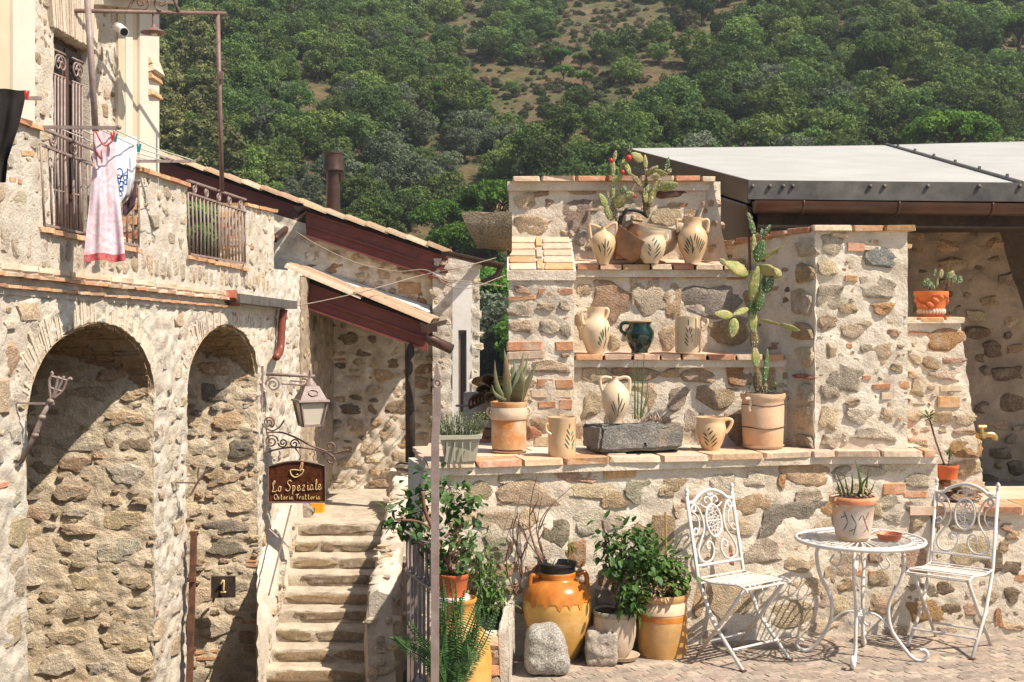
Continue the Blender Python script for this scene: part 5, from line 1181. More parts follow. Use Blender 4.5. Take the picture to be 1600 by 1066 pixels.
# ---- stairs
stt = thing('stone_stairs', 'steep flight of worn granite steps climbing to the shaded porch', 'stairs', (-2.7, 18, -1.4))
NS = 12; ytop = 819; D0 = 20.0; zt = gz(819, 20.0); ris, trd = .20, .30
def edge(py_, z_): return (HC-z_)*F/(py_-HY)
xl = lambda Y: -3.37-.012*(20-Y); xr = lambda Y: -1.98-.0*(20-Y)
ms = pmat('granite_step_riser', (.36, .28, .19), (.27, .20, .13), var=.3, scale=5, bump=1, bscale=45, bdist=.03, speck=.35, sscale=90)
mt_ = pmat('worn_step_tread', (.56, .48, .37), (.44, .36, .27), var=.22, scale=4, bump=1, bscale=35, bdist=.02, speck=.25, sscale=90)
for i in range(NS):
    Y = D0-i*trd; z = zt-i*ris; a, c_ = xl(Y), xr(Y)
    n = random.choice((1, 2, 2, 3)); cuts = [a]+sorted(random.uniform(a+.3, c_-.3) for _ in range(n-1))+[c_]
    st_ = MB()
    vs = []; fs = []
    NXs = 40
    prof = [(0, -.24), (-.01, -.12), (-.012, -.03), (.0, -.004), (.04, .004), (trd+.12, .03)]
    for k in range(NXs+1):
        x = lerp(a, c_, k/NXs)
        for (dy, dz) in prof: 
            nn = noise.fractal(Vector((x*4, i*3.1, dz*12)), .8, 2, 3)
            vs.append((x, Y+dy+.022*nn, z+dz+.012*noise.noise(Vector((x*5, i*7.7, dy*3)))))
    m_ = len(prof)
    for k in range(NXs):
        for j in range(m_-1): p = k*m_+j; fs.append((p, p+m_, p+m_+1, p+1))
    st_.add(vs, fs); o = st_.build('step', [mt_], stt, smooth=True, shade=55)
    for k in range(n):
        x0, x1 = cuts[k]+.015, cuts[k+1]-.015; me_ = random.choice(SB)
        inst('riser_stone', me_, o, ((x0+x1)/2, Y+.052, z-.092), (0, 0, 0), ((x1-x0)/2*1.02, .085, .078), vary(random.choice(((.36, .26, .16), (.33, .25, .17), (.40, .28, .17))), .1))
ld = MB().box((-2.65, 22.0, zt-.03), (2.2, 4.0, .07)).build('landing', mt_, stt)
# cheek between arcade and steps: sloping white mortar foot
ck = MB(); vs = []; fs = []; K = 70
for k in range(K+1):
    Y = lerp(20.4, 16.0, k/K); i = (20-Y)/trd; z = zt-max(0, i)*ris
    for j in range(5):
        q = FC.pos((Y-11)*1.005, 0, 0); xa = max(q.x-.02, -.1985*Y); xb = max(xa+.05, xl(Y)+.02)
        x, zz = ((xa, -4), (xa, z+.75), (lerp(xa, xb, .7), z+.55), (xb-.02, z+.36), (xb+.03, z-.5))[j]
        if j: zz += .07*noise.fractal(Vector((x*5, Y*5, 2)), .8, 2, 3)
        vs.append((x+.05*noise.fractal(Vector((j*3.1, Y*5, 1)), .8, 2, 3), Y, zz))
for k in range(K):
    for j in range(4): p = k*5+j; fs.append((p, p+1, p+6, p+5))
ck.add(vs, fs).build('stair_foot_mortar', M['mortar_w'], stt, smooth=True, shade=50)
for i in range(46):
    Y = random.uniform(16.6, 20); z = zt-(20-Y)/trd*ris; inst('stone', random.choice(SF), stt, (xl(Y)+.0, Y, z+random.uniform(-.05, .33)), (0, 0, R(90)), (random.uniform(.04, .13), .045, random.uniform(.03, .08)), vary(random.choice((PALE, GREY, TAN, (.56, .49, .39)))))
MB().tube(bez([P(455, 790, 18.6), P(440, 850, 18.0), P(420, 930, 17.2)], 6), .012, 5).build('handrail_rod', M['iron'], stt)
# right parapet of the stairs
pw = thing('stair_parapet', 'sloping whitewashed stone parapet along the right side of the steps', 'wall', (-1.8, 18, -2)); pw['kind'] = 'thing'
b = MB(); vs = []; fs = []; K = 60; J = 14
for k in range(K+1):
    t = k/K; Y = lerp(21.3, 17.3, t); zt2 = lerp(-.80, -1.90, t); xl2 = xr(Y)+.02
    prof = [(0, -1.4), (0, -.7), (.0, -.3), (.0, -.08), (.01, -.02), (.03, 0), (.10, .01), (.16, .015), (.24, .01), (.29, 0), (.32, -.02), (.34, -.1), (.36, -.35), (.38, -.6), (.40, -.9), (.42, -1.6)]
    for (dx, dz) in prof:
        nn = noise.fractal(Vector((dx*6, Y*5, dz*5)), .8, 2, 4); vs.append((xl2+dx+.06*nn, Y+.05*nn, zt2+dz+.05*nn+.07*noise.noise(Vector((Y*3, dx*5, 4)))))
m_ = len(prof)
for k in range(K):
    for j in range(m_-1): p = k*m_+j; fs.append((p, p+m_, p+m_+1, p+1))
fs.append(tuple(K*m_+j for j in range(m_)))
b.add(vs, fs); cb = b.build('parapet_body', M['mortar_w'], pw, smooth=True, shade=60)
for i in range(26):
    t = random.random(); Y = lerp(21, 17.4, t); zt2 = lerp(-.85, -1.88, t); inst('stone', random.choice(SF), cb, (xr(Y)+random.uniform(.34, .40), Y, zt2-random.uniform(.15, 1.3)), (0, 0, R(90)), (random.uniform(.08, .2), .05, random.uniform(.05, .11)), vary(random.choice((TAN, PALE, GREY))))
for i in range(34):
    t = random.random(); Y = lerp(21, 17.5, t); inst('stone', random.choice(SF), cb, (xr(Y)+random.uniform(.06, .32), Y, lerp(-.80, -1.90, (21.3-Y)/4)-.02+random.uniform(-.02, .02)), (R(90), 0, random.uniform(0, 3)), (random.uniform(.06, .16), .05, random.uniform(.05, .1)), vary(random.choice((PALE, GREY, TAN))))
for i in range(14):
    inst('stone', random.choice(SF), cb, (xr(17.3)+random.uniform(.06, .44), 17.3, random.uniform(-3.0, -2.2)), (0, 0, 0), (random.uniform(.05, .1), .05, random.uniform(.04, .07)), vary(random.choice((TAN, PALE, GREY))))
# yellow bin at the head of the stairs
yb = thing('yellow_crate', 'yellow and black plastic crate standing at the head of the steps under the sign', 'crate', P(497, 806, 21.2))
MB().box(P(495, 794, 21.2), (.24, .24, .18)).build('box_body', M['yellow_p'], yb); MB().box(P(493, 807, 21.15), (.20, .2, .08)).build('base', M['black'], yb)
sb_ = thing('stone_block', 'pale stone block beside the yellow crate at the top of the steps', 'block', P(474, 805, 20.6))
inst('block_body', SB[4], sb_, P(473, 797, 20.7), (0, 0, .2), (.19, .2, .14), (.36, .30, .23))
# ---- lantern and hanging sign on the arcade corner
ln = thing('wall_lantern', 'grey iron street lantern with cream panes on a scrolled wall bracket', 'lantern', P(410, 600, 18.6))
DL = 18.6
V = lambda px, py, D=DL: P(px, py, D)
MB().bar(V(409, 572), V(407, 640), .05, .05).build('wall_plate', M['iron_grey'], ln)
MB().tube([V(416, 585), V(492, 588)], .024, 8).build('arm', M['iron_grey'], ln, smooth=True)
MB().tube([V(427+x*12, 601+y*12) for x, y in spiral(1, 1.75, 30, R(180), .2)], .014, 5).build('scroll', M['iron_grey'], ln, smooth=True)
MB().tube(bez([V(440, 600), V(460, 601), V(476, 602), V(480, 594), V(472, 592)], 5), .012, 5).build('scroll', M['iron_grey'], ln, smooth=True)
MB().tube([V(453, 602), V(453, 595), V(476, 597)], .012, 5).build('brace', M['iron_grey'], ln)
k_ = DL/F; c = V(485, 664)
def frustum(mb, w0, w1, z0, z1, c, ang=R(24)):
    q = []
    for w_, z in ((w0, z0), (w1, z1)): q.append([c+Matrix.Rotation(ang, 3, 'Z') @ Vector((sx*w_, sy*w_, z)) for sx, sy in ((-1, -1), (1, -1), (1, 1), (-1, 1))])
    mb.hexa(q[0], q[1]); return q
q = frustum(MB(), 14*k_, 21*k_, 0, 37*k_, c)
fr_ = MB()
for i in range(4): fr_.bar(q[0][i], q[1][i], .035, .035)
for lv in q:
    for i in range(4): fr_.bar(lv[i], lv[(i+1) % 4], .035, .035)
fr_.build('cage', M['iron_grey'], ln)
for i in range(4):
    j = (i+1) % 4; cc = sum((q[0][i], q[0][j], q[1][i], q[1][j]), Vector())/4; inn = (c+Vector((0, 0, 18*k_))-cc)*.03
    MB().add([q[0][i]+inn, q[0][j]+inn, q[1][j]+inn, q[1][i]+inn], [(0, 1, 2, 3)]).build('pane', M['glass_cream'], ln)
rb = MB(); frustum(rb, 25*k_, 24*k_, 37*k_, 40*k_, c); q2 = frustum(rb, 21*k_, 11*k_, 40*k_, 61*k_, c); rb.build('hood', M['iron_grey'], ln)
for i in range(2):
    m0 = (q2[0][i]+q2[0][i+1])/2; m1 = (q2[1][i]+q2[1][i+1])/2; ctr = (m0+m1)/2; u_ = (q2[0][i+1]-q2[0][i]).normalized(); v_ = (m1-m0).normalized(); nn = u_.cross(v_).normalized()
    if nn.y > 0: nn = -nn
    MB().tube([ctr+nn*.01+u_*.07*math.cos(t*.63)+v_*.045*math.sin(t*.63)*(1+.2*(t % 2)) for t in range(10)], .009, 4, closed=True).build('hood_ornament', M['iron_grey'], ln)
MB().lathe([(10*k_, 61*k_), (9*k_, 64*k_), (5*k_, 69*k_), (3.5*k_, 72*k_), (2*k_, 74*k_), (3.5*k_, 78*k_), (2*k_, 82*k_), (2.6*k_, 84*k_), (0, 87*k_)], c, 14).build('finial', M['iron_grey'], ln, smooth=True)
sg = thing('hanging_sign', 'wooden restaurant sign lettered Lo Speziale on a scrolled iron bracket', 'sign', V(409, 700))
MB().bar(V(407, 642), V(405, 800), .035, .035).build('wall_bar', M['iron'], sg)
for nm, pts in (('arm', [(409, 709), (430, 703), (458, 699), (488, 702), (512, 708), (522, 714)]), ('arm', [(416, 676), (440, 676), (462, 684), (485, 696), (512, 706)]), ('scroll', [(512, 708), (522, 716), (522, 722), (516, 724), (512, 719), (516, 717)]), ('scroll', [(510, 706), (520, 704), (523, 697), (518, 692), (512, 694), (514, 700)]),
                ('scroll', [(411, 665), (424, 673), (436, 668), (444, 657)]), ('end_rod', [(520, 709), (532, 706), (545, 703)])):
    MB().tube(bez([V(*p) for p in pts], 6), .014, 6).build(nm, M['iron'], sg, smooth=True)
for cx_, cy_, r, a0, tr in ((420, 660, 9.5, R(-60), 1.8), (424, 690, 11, R(0), 1.8), (442, 692, 7.5, R(180), 1.6), (460, 694, 8, R(0), 1.5)):
    MB().tube([V(cx_+x*r, cy_-y*r) for x, y in spiral(1, tr, 28, a0, .18)], .012, 5).build('scroll', M['iron'], sg, smooth=True)
for x in (436, 490): MB().tube([V(x, 705), V(x+2, 710), V(x-1, 714), V(x+1, 720)], .008, 5).build('hook', M['iron'], sg)
MB().tube([V(461, 700), V(470, 712), V(468, 720)], .012, 5).build('hook', M['iron'], sg)
DS = 18.58
top_ = [V(lerp(419, 508, i/10), 729-8*math.sin(math.pi*i/10)+(-.5)*i*.1, DS) for i in range(11)]
vs = top_+[V(508, 785, DS), V(419.5, 785, DS)]; nv = len(vs); bk = [v+Vector((0, .05, 0)) for v in vs]
bd = MB().add(vs+bk, [tuple(range(nv))[::-1], tuple(range(nv, 2*nv))]+[(i, (i+1) % nv, nv+(i+1) % nv, nv+i) for i in range(nv)]).build('board', M['sign_wood'], sg)
MB().tube([v+Vector((0, -.008, 0)) for v in vs], .014, 5, closed=True).build('board_frame', M['iron'], bd)
# hand lettering, stroke by stroke: each letter in a unit box
GLY = {'L': [[(.35, 1), (.2, .75), (.3, .3), (.1, .02), (.25, .0), (.6, .02), (.85, .12)], [(.35, 1), (.5, 1.05), (.48, .85), (.3, .7)]], 'o': [[(.5, .5), (.25, .45), (.1, .22), (.25, .02), (.5, .05), (.6, .28), (.48, .5), (.6, .45), (.8, .42)]],
       'S': [[(.85, .92), (.65, 1.05), (.35, .95), (.3, .75), (.55, .55), (.65, .3), (.45, .02), (.1, .05), (.05, .2)]], 'p': [[(.1, .45), (.2, .5), (.15, .0), (.1, -.4)], [(.18, .4), (.45, .52), (.6, .3), (.45, .02), (.2, .08)]],
       'e': [[(.1, .22), (.5, .3), (.5, .5), (.25, .48), (.1, .25), (.25, .0), (.6, .08), (.8, .2)]], 'z': [[(.1, .48), (.55, .5), (.1, .02), (.6, .02)]], 'i': [[(.2, .5), (.2, .05), (.4, .02), (.55, .15)], [(.22, .72), (.25, .76)]],
       'a': [[(.55, .48), (.25, .48), (.1, .2), (.25, .0), (.5, .15), (.56, .48), (.55, .05), (.8, .1)]], 'l': [[(.1, .2), (.4, .7), (.38, 1.0), (.25, .9), (.22, .1), (.4, .0), (.6, .12)]], 'O': [[(.5, 1), (.15, .8), (.05, .4), (.3, .0), (.7, .1), (.85, .55), (.7, .92), (.45, 1)]],
       's': [[(.5, .5), (.2, .45), (.45, .25), (.4, .0), (.1, .05)]], 't': [[(.3, .95), (.25, .1), (.45, .0), (.6, .12)], [(.05, .6), (.55, .65)]], 'r': [[(.15, .5), (.18, .0), (.2, .35), (.4, .52), (.6, .45)]], 'T': [[(.05, .95), (.9, 1.0)], [(.48, .97), (.42, .0)]], '1': [[(.1, .65), (.55, 1), (.5, .02)], [(.1, .0), (.85, .04)]]}
def letters(txt, x, y, h, wd, adv, thick, D, par, mat, rise=0):
    for ch in txt:
        if ch != ' ':
            mb = MB()
            for stx in GLY[ch]:
                pts = [P(x+px*wd*(1.35 if ch in 'LSOT' else 1), y-py*h, D) for px, py in stx]; mb.tube(bez(pts, 4) if len(pts) > 2 else pts, thick, 5)
            mb.build('letter', mat, par, smooth=True)
        x += adv*(.62 if ch in 'il' else 1.28 if ch in 'LSOT' else .6 if ch == ' ' else 1); y -= rise
letters('Lo Speziale', 424, 768.5, 16, 8, 7.7, .0065, DS-.012, bd, M['sign_letters'], .32)
letters('Osteria Trattoria', 428, 780.5, 8, 4.6, 4.45, .005, DS-.012, bd, M['sign_letters'], .0)
for pts in ([(453, 735), (455, 742), (461, 746), (467, 744), (472, 740), (474, 734), (466, 735), (460, 734), (453, 735)], [(468, 734), (471, 724), (473, 723), (472, 730), (469, 738)], [(466, 741), (463, 742)]):
    MB().tube(bez([P(x, y, DS-.012) for x, y in pts], 4), .009, 5).build('mortar_emblem', M['sign_letters'], bd, smooth=True)
# house number board in the second arch
nb = thing('number_board', 'small dark wooden board with the number 1 fixed inside the second arch', 'sign', P(349, 917, 18.0))
o = MB().box(P(349, 917, 17.95), (37*17.95/F, .06, 33*17.95/F), rz=.08).build('board', M['wood_dark'], nb)
letters('1', 343, 926, 19, 12, 0, .014, 17.88, o, M['sign_letters'])
MB().tube([P(336, 929, 18.1), P(333, 940, 18.2)], .02, 5).build('bracket', M['iron'], nb)
# rusty gate post on the pier and iron flower brackets
gp = thing('gate_post', 'tall rusty iron gate bar standing at the edge of the pier between the arches', 'post', FC.fit((281, 1066), .12))
MB().bar(FC.fit((288, 830), .12), FC.fit((279, 1120), .12), .07, .06).build('bar', M['rust'], gp)
for y in (905, 1015): MB().box(FC.fit((284, y), .12), (.09, .09, .05)).build('hinge', M['rust'], gp)
tc = thing('torch_holder', 'wrought iron torch holder with an open basket leaning out beside the first arch', 'torch holder', FC.fit((18, 720), .1))
F_ = lambda px, py, o=.0: P(px, py, 11.3-o)
MB().bar(F_(20, 607), F_(18, 750), .026, .02).build('wall_bar', M['iron_grey'], tc); MB().bar(F_(22, 630), F_(85, 631), .018, .018).build('strut', M['iron_grey'], tc)
MB().tube([F_(33, 722), F_(55, 678), F_(66, 650), F_(78, 628)], [.022, .026, .022, .02], 7).build('shaft', M['iron_grey'], tc, smooth=True)
for x, y in ((55, 680), (66, 652), (79, 627)): MB().ell(F_(x, y), (.034, .034, .026)).build('collar', M['iron_grey'], tc, smooth=True)
MB().tube([F_(58+.5*i*.9+1.6*math.sin(i*1.1), 676-i*1.5) for i in range(16)], .012, 5).build('twist', M['iron_grey'], tc, smooth=True)
for pts in ([(79, 625), (78, 610), (77, 595), (82, 585), (80, 581)], [(80, 625), (86, 610), (90, 595), (91, 588)], [(82, 624), (92, 606), (97, 596), (100, 588)], [(83, 624), (97, 612), (104, 597), (110, 591), (112, 594)]): MB().tube(bez([F_(*p) for p in pts], 4), .013, 5).build('basket_bar', M['iron_grey'], tc, smooth=True)
for pts in ([(79, 606), (88, 609), (98, 612)], [(80, 588), (93, 591), (106, 595)]): MB().tube([F_(*p) for p in pts], .012, 5).build('basket_ring', M['iron_grey'], tc)
MB().tube(bez([F_(33, 722), F_(26, 728), F_(20, 728), F_(14, 725)], 4), .016, 5).build('hook', M['iron_grey'], tc)
tc2 = thing('wall_bracket', 'thin iron bracket with a twiggy end fixed between the two arches', 'bracket', FC.fit((268, 780), .1))
G_ = lambda px, py: P(px, py, 15.1)
MB().bar(G_(268, 740), G_(268, 835), .025, .02).build('wall_bar', M['iron'], tc2); MB().bar(G_(268, 754), G_(312, 755), .018, .016).build('strut', M['iron'], tc2)
for pts in ([(297, 775), (310, 752), (322, 735)], [(312, 750), (318, 742), (330, 730)], [(310, 752), (309, 740), (311, 730)]): MB().tube([G_(*p) for p in pts], .012, 5).build('prong', M['iron'], tc2)
# gutter box and copper downpipe at the arcade's end
gb = thing('eaves_gutter', 'short dark metal gutter with a copper downpipe at the end of the brick string course', 'gutter', FC.fit((400, 470), .1)); gb['kind'] = 'thing'
MB().bar(FC.fit((350, 466), .12), FC.fit((443, 477), .12), .2, .12).build('trough', M['metal_dk'], gb)
MB().tube(bez([FC.fit((431, 484), .12), FC.fit((430, 510), .1), FC.fit((428, 545), .1), FC.fit((422, 554), .12), FC.fit((415, 558), .16)], 5), .06, 8).build('downpipe', pmat('copper_red_pipe', (.19, .055, .035), rough=.4, var=.2, bump=.05), gb, smooth=True)
inst('tile_piece', BR[1], gb, FC.fit((352, 466), .08), (0, .5, FC.rz), (.12, .1, .06), (.38, .12, .07))
# cables
for i, (pts, lab) in enumerate((([(462, 362, 22), (500, 385, 22), (560, 412, 22), (620, 424, 22), (665, 422, 22), (700, 440, 22), (760, 446, 23)], 'grey cable drooping from the roof gutter to the white corner'),
                              ([(412, 484, 20), (480, 475, 20.6), (570, 455, 21), (660, 430, 22), (720, 418, 22), (775, 403, 23)], 'taut tan cable crossing in front of the red porch beam'), ([(676, 425, 22), (700, 446, 22), (735, 450, 22), (790, 430, 23)], 'loose pale cable looping round the white corner'), ([(690, 436, 22), (730, 440, 22.3), (790, 448, 23)], 'lowest pale cable at the white corner'))):
    o = MB().tube(bez([P(*p) for p in pts], 6), .009, 5).build('cable', M['cable'], smooth=True); tag(o, lab, 'cable', 'cables on the gable house')
# ---------------------------------------------------------------- jars and pots
def prof_px(prof, cx, D):
    """(half width, row) in the photo -> lathe profile about its own base"""
    return [(hw*D/F, HC-(y-HY)/F*D) for hw, y in prof]
def pot(name, label, cat, cx, D, prof, mat, group=None, inner=None, body='body', n=40, color=None, th=.9, wob=0, shade=None, soil=None, base_z=None):
    pr = prof_px(prof, cx, D); c = P(cx, HY, D); zb = pr[-1][1]
    t = thing(name, label, cat, (c.x, c.y, zb), group); t['kind'] = 'thing'
    r0, z0 = pr[0]; full = [(max(.002, r0*.4), z0-(inner or .05)), (r0*.8, z0-(inner or .05)*.9), (r0-.008, z0-.012), (r0-.006, z0+.001)] if inner != 0 else [(0.001, z0)]
    full += pr+[(pr[-1][0]*.9, zb), (.001, zb)]
    mb = MB().lathe([(r, z) for r, z in full][::-1], (c.x, c.y, 0), n, wob=wob)
    o = mb.build(body, mat, t, smooth=True, shade=shade or 60, color=color)
    if soil is not None:
        MB().lathe([(r0*.9, z0-soil+.004), (r0*.5, z0-soil+.015), (.001, z0-soil+.01)][::-1], (c.x, c.y, 0), 20, wob=.01).build('soil', M['soil'], t, smooth=True)
    return t, pr, c, o
def handle(t, pts, D, r, mat, name='handle', dy=0): return MB().tube(bez([P(x, y, D+dy) for x, y in pts], 6), r, 8).build(name, mat, t, smooth=True)
def strokes(t, pr, cx, D, lst, mats, nm='brush_mark'):
    """brush marks wrapped on the belly: (x0,y0,x1,y1,width px)"""
    c = P(cx, HY, D)
    def rad(z):
        for (r1, z1), (r2, z2) in zip(pr, pr[1:]):
            if z2 <= z <= z1: return lerp(r2, r1, (z-z2)/max(1e-6, z1-z2))
        return pr[-1][0]
    for k, st in enumerate(lst):
        x0, y0, x1, y1 = st[:4]; wd = (st[4] if len(st) > 4 else 1.5)*D/F; vs = []; N = 7
        L_ = math.hypot(x1-x0, y1-y0); nx, ny = -(y1-y0)/L_, (x1-x0)/L_
        for i in range(N):
            t_ = i/(N-1); ww = wd*(.35+.65*math.sin(math.pi*min(1, t_*.9+.12)))/2
            for s in (-1, 0, 1):
                x = (lerp(x0, x1, t_)-cx)*D/F+nx*ww*s; z = HC-(lerp(y0, y1, t_)-HY)/F*D-ny*ww*s
                r = rad(z)+.0016+(.0005 if s == 0 else 0); x = max(-r*.97, min(r*.97, x)); vs.append((c.x+x, c.y-math.sqrt(r*r-x*x), z))
        fs = []
        for i in range(N-1):
            for s in range(2): p = i*3+s; fs.append((p, p+1, p+4, p+3))
        m = mats[k % len(mats)] if isinstance(mats, list) else mats
        MB().add(vs, fs).build(nm, m, t, smooth=True)
GJ = 'green-painted cream jars on the brick shelves'
# top shelf
D = 8.03
t, pr, c, o = pot('amphora', 'narrow-necked cream amphora with a few dark strokes, on the top shelf beside the tilted basin', 'jar', 943, D, [(4.5, 354), (3.6, 357), (5, 361), (12, 364), (18, 371), (20.3, 379), (18.6, 390), (14, 401), (10, 409), (8.8, 413.5)], M['glaze'], GJ, inner=.02)
handle(t, [(940, 357), (930, 353), (922, 351.5), (921.5, 358), (923, 370), (925, 377)], D, .010, M['glaze']); handle(t, [(946, 357), (955, 351), (962, 349), (963, 357), (962, 369), (961, 376)], D, .010, M['glaze'])
s_ = lambda l, ox, oy, k: [(ox+a/k, oy+b/k, ox+c_/k, oy+d_/k, w_) for a, b, c_, d_, w_ in l]
strokes(t, pr, 943, D, s_([(245, 390, 275, 475, 1.6), (285, 370, 322, 440, 1.7), (322, 320, 318, 515, 1.6), (362, 345, 345, 420, 1.7), (375, 415, 340, 470, 1.5), (405, 420, 360, 510, 1.5)], 900, 330, 7.27), M['brush'])
t, pr, c, o = pot('round_pot', 'round pale cream pot with bright green leaf strokes, middle of the top shelf', 'jar', 1016.6, D, [(22.5, 362), (22.3, 364), (20.8, 367), (20.3, 370), (23.6, 377), (24.5, 383), (23, 391), (18.5, 401), (13, 409), (12, 412)], M['glaze_w'], GJ, inner=.06)
handle(t, [(1037, 364), (1042, 367), (1043, 373), (1040, 378)], D, .010, M['glaze_w'])
strokes(t, pr, 1016.6, D, s_([(880, 310, 845, 350, 2.2), (905, 335, 865, 400, 2.4), (930, 375, 890, 450, 2.2), (945, 415, 880, 490, 1.6), (945, 460, 870, 550, 1.6), (800, 380, 830, 425, 2), (808, 425, 835, 462, 1.8), (798, 465, 835, 520, 1.8)], 900, 330, 7.27), [M['brush2'], M['brush2'], M['brush2'], M['brush'], M['brush']])
t, pr, c, o = pot('two_handled_jar', 'tall two-handled cream jar with a fan of many dark strokes, last on the top shelf', 'jar', 1082.2, D, [(15.6, 340.5), (15.2, 343), (14.3, 346), (14.5, 354), (20, 361), (23.3, 370), (23.2, 378), (20.5, 391), (15, 403), (12.5, 409), (12.5, 411.5)], M['glaze'], GJ, inner=.08)
handle(t, [(1068, 346), (1059, 344), (1057.5, 350), (1060, 363)], D, .011, M['glaze']); handle(t, [(1096, 345), (1104, 343.5), (1107, 348), (1105, 364)], D, .011, M['glaze'])
strokes(t, pr, 1082.2, D, s_([(1335, 262, 1322, 350, 1.7), (1358, 290, 1342, 385, 1.6), (1382, 308, 1350, 425, 1.6), (1408, 322, 1365, 440, 1.6), (1430, 340, 1378, 460, 1.6), (1448, 355, 1385, 480, 1.5), (1275, 288, 1300, 380, 1.8), (1300, 380, 1305, 490, 1.8), (1240, 315, 1285, 410, 1.7), (1228, 345, 1265, 425, 1.6), (1215, 385, 1270, 470, 1.6), (1208, 425, 1268, 498, 1.5), (1322, 420, 1300, 490, 1.6)], 900, 330, 7.27), M['brush'])
# middle shelf
D = 7.86
t, pr, c, o = pot('jug', 'tall cream jug with a side handle and one leafy sprig, first on the middle shelf', 'jar', 930.5, D, [(15.8, 480), (15.3, 483), (14.3, 487), (14, 496), (19.5, 501), (23.3, 511), (23.6, 517), (21, 531), (16, 544), (13, 551), (12.5, 553.5)], M['glaze_w'], GJ, inner=.08)
handle(t, [(917, 485), (910, 487), (909, 497), (912, 508)], D, .012, M['glaze_w'], dy=-.05); handle(t, [(945, 482), (950, 484), (949, 492), (946, 499)], D, .010, M['glaze_w'])
strokes(t, pr, 930.5, D, s_([(395, 292, 405, 420, 1.7), (365, 322, 380, 410, 1.7), (342, 350, 375, 440, 1.8), (325, 400, 358, 485, 1.8), (312, 460, 345, 515, 1.7), (437, 295, 428, 350, 1.6), (412, 420, 380, 540, 1.1)], 890, 470, 7.27), [M['brush'], M['brush'], M['brush2']])
t, pr, c, o = pot('green_pot', 'small bottle-green glazed pot with one handle, middle of the middle shelf', 'jar', 999.4, D, [(19.6, 502), (19.2, 504), (17.2, 507), (17.5, 510), (22, 516), (23, 521), (21, 532), (16, 542), (12.8, 547), (13.4, 550), (13.2, 551.5)], M['glaze_green'], inner=.06)
handle(t, [(984, 505), (976, 504.5), (970.5, 508), (970.5, 516), (975, 521), (980, 525)], D, .011, M['glaze_green'])
MB().lathe([(19.9*D/F, HC-(501.2-HY)/F*D), (19.9*D/F, HC-(503.4-HY)/F*D), (18.6*D/F, HC-(503.6-HY)/F*D), (18.6*D/F, HC-(501-HY)/F*D), (19.9*D/F, HC-(501.2-HY)/F*D)], (c.x, c.y, 0), 32).build('rim', M['glaze'], t, smooth=True)
t, pr, c, o = pot('straight_mug', 'straight-sided cream mug jar with a long sprig, last on the middle shelf', 'jar', 1075, D, [(22, 494), (21.8, 496.5), (20.6, 499), (20.4, 530), (20, 547), (19, 551)], M['glaze_w'], GJ, inner=.12)
handle(t, [(1096, 499), (1104, 499), (1105, 506), (1100, 514), (1097, 516)], D, .010, M['glaze_w']); handle(t, [(1087, 496), (1088.5, 502), (1088, 520), (1087, 540)], D, .010, M['glaze_w'], 'spout_strap', dy=-.068)
strokes(t, pr, 1073, D, s_([(1328, 215, 1332, 280, 1.6), (1300, 300, 1330, 365, 1.6), (1348, 298, 1338, 345, 1.5), (1370, 315, 1345, 385, 1.6), (1392, 350, 1355, 430, 1.6), (1295, 370, 1332, 425, 1.6), (1290, 415, 1330, 475, 1.6), (1400, 400, 1362, 470, 1.6), (1288, 462, 1328, 515, 1.6), (1430, 432, 1380, 512, 1.6)], 890, 470, 7.27), M['brush'])
# ledge
t, pr, c, o = pot('amphora', 'narrow-necked cream amphora standing in the grey stone trough', 'jar', 961.5, 7.50, [(5, 588), (4, 591), (5.5, 595), (13, 601), (20, 610), (23, 620), (21, 635), (15, 649), (11, 657), (11.5, 662)], M['glaze_w'], GJ, inner=.02)
handle(t, [(958, 592), (947, 589.5), (939, 592), (938.5, 602), (943, 616)], 7.5, .010, M['glaze_w']); handle(t, [(965, 592), (976, 589.5), (983, 592), (984, 602), (983, 617)], 7.5, .010, M['glaze_w'])
strokes(t, pr, 961.5, 7.5, [(964.5, 613, 966, 634, 1.6), (971, 621, 966, 638, 1.5), (975, 628, 969, 643, 1.5), (956, 625, 961, 641, 1.6), (953, 630, 960, 647, 1.5), (965, 634, 964, 650, 1)], M['brush'])
t, pr, c, o = pot('straight_mug', 'straight-sided cream mug jar alone on the ledge between the aloe and the stone trough', 'jar', 878, 7.24, [(23.4, 651.5), (23.2, 654), (22, 657), (22, 690), (21.8, 708), (20.5, 713.5)], M['glaze'], GJ, inner=.12)
handle(t, [(857, 662), (853, 665), (853.5, 673), (858, 677), (862, 679)], 7.22, .009, M['glaze'], dy=-.03)
strokes(t, pr, 878, 7.24, s_([(888, 712, 882, 740, 1.6), (870, 742, 888, 775, 1.5), (905, 755, 893, 780, 1.5), (868, 770, 888, 805, 1.6), (908, 775, 895, 810, 1.6), (862, 795, 885, 830, 1.6), (912, 800, 898, 835, 1.5), (858, 820, 880, 850, 1.5), (908, 825, 898, 858, 1.2)], 640, 460, 3.552), [M['brush'], M['brush'], M['brush2']])
t, pr, c, o = pot('cup_pot', 'squat cream pot with a big side handle, on the ledge beside the cactus pot', 'jar', 1110.5, 7.55, [(24, 651.5), (23.8, 654), (22.2, 657), (22.4, 661), (23.8, 668), (23, 678), (19, 691), (14, 700), (13, 704.5)], M['glaze'], GJ, inner=.07)
handle(t, [(1132, 657), (1138, 655), (1143.5, 657.5), (1142, 665), (1137, 673), (1133, 677)], 7.55, .011, M['glaze'])
strokes(t, pr, 1110.5, 7.55, s_([(375, 770, 362, 785, 2), (390, 785, 368, 810, 2.2), (342, 798, 362, 820, 2), (345, 822, 375, 850, 2), (350, 845, 372, 872, 1.8), (405, 805, 380, 840, 2), (415, 825, 385, 858, 1.8), (418, 848, 388, 880, 1.6)], 1000, 450, 3.552), M['brush'])
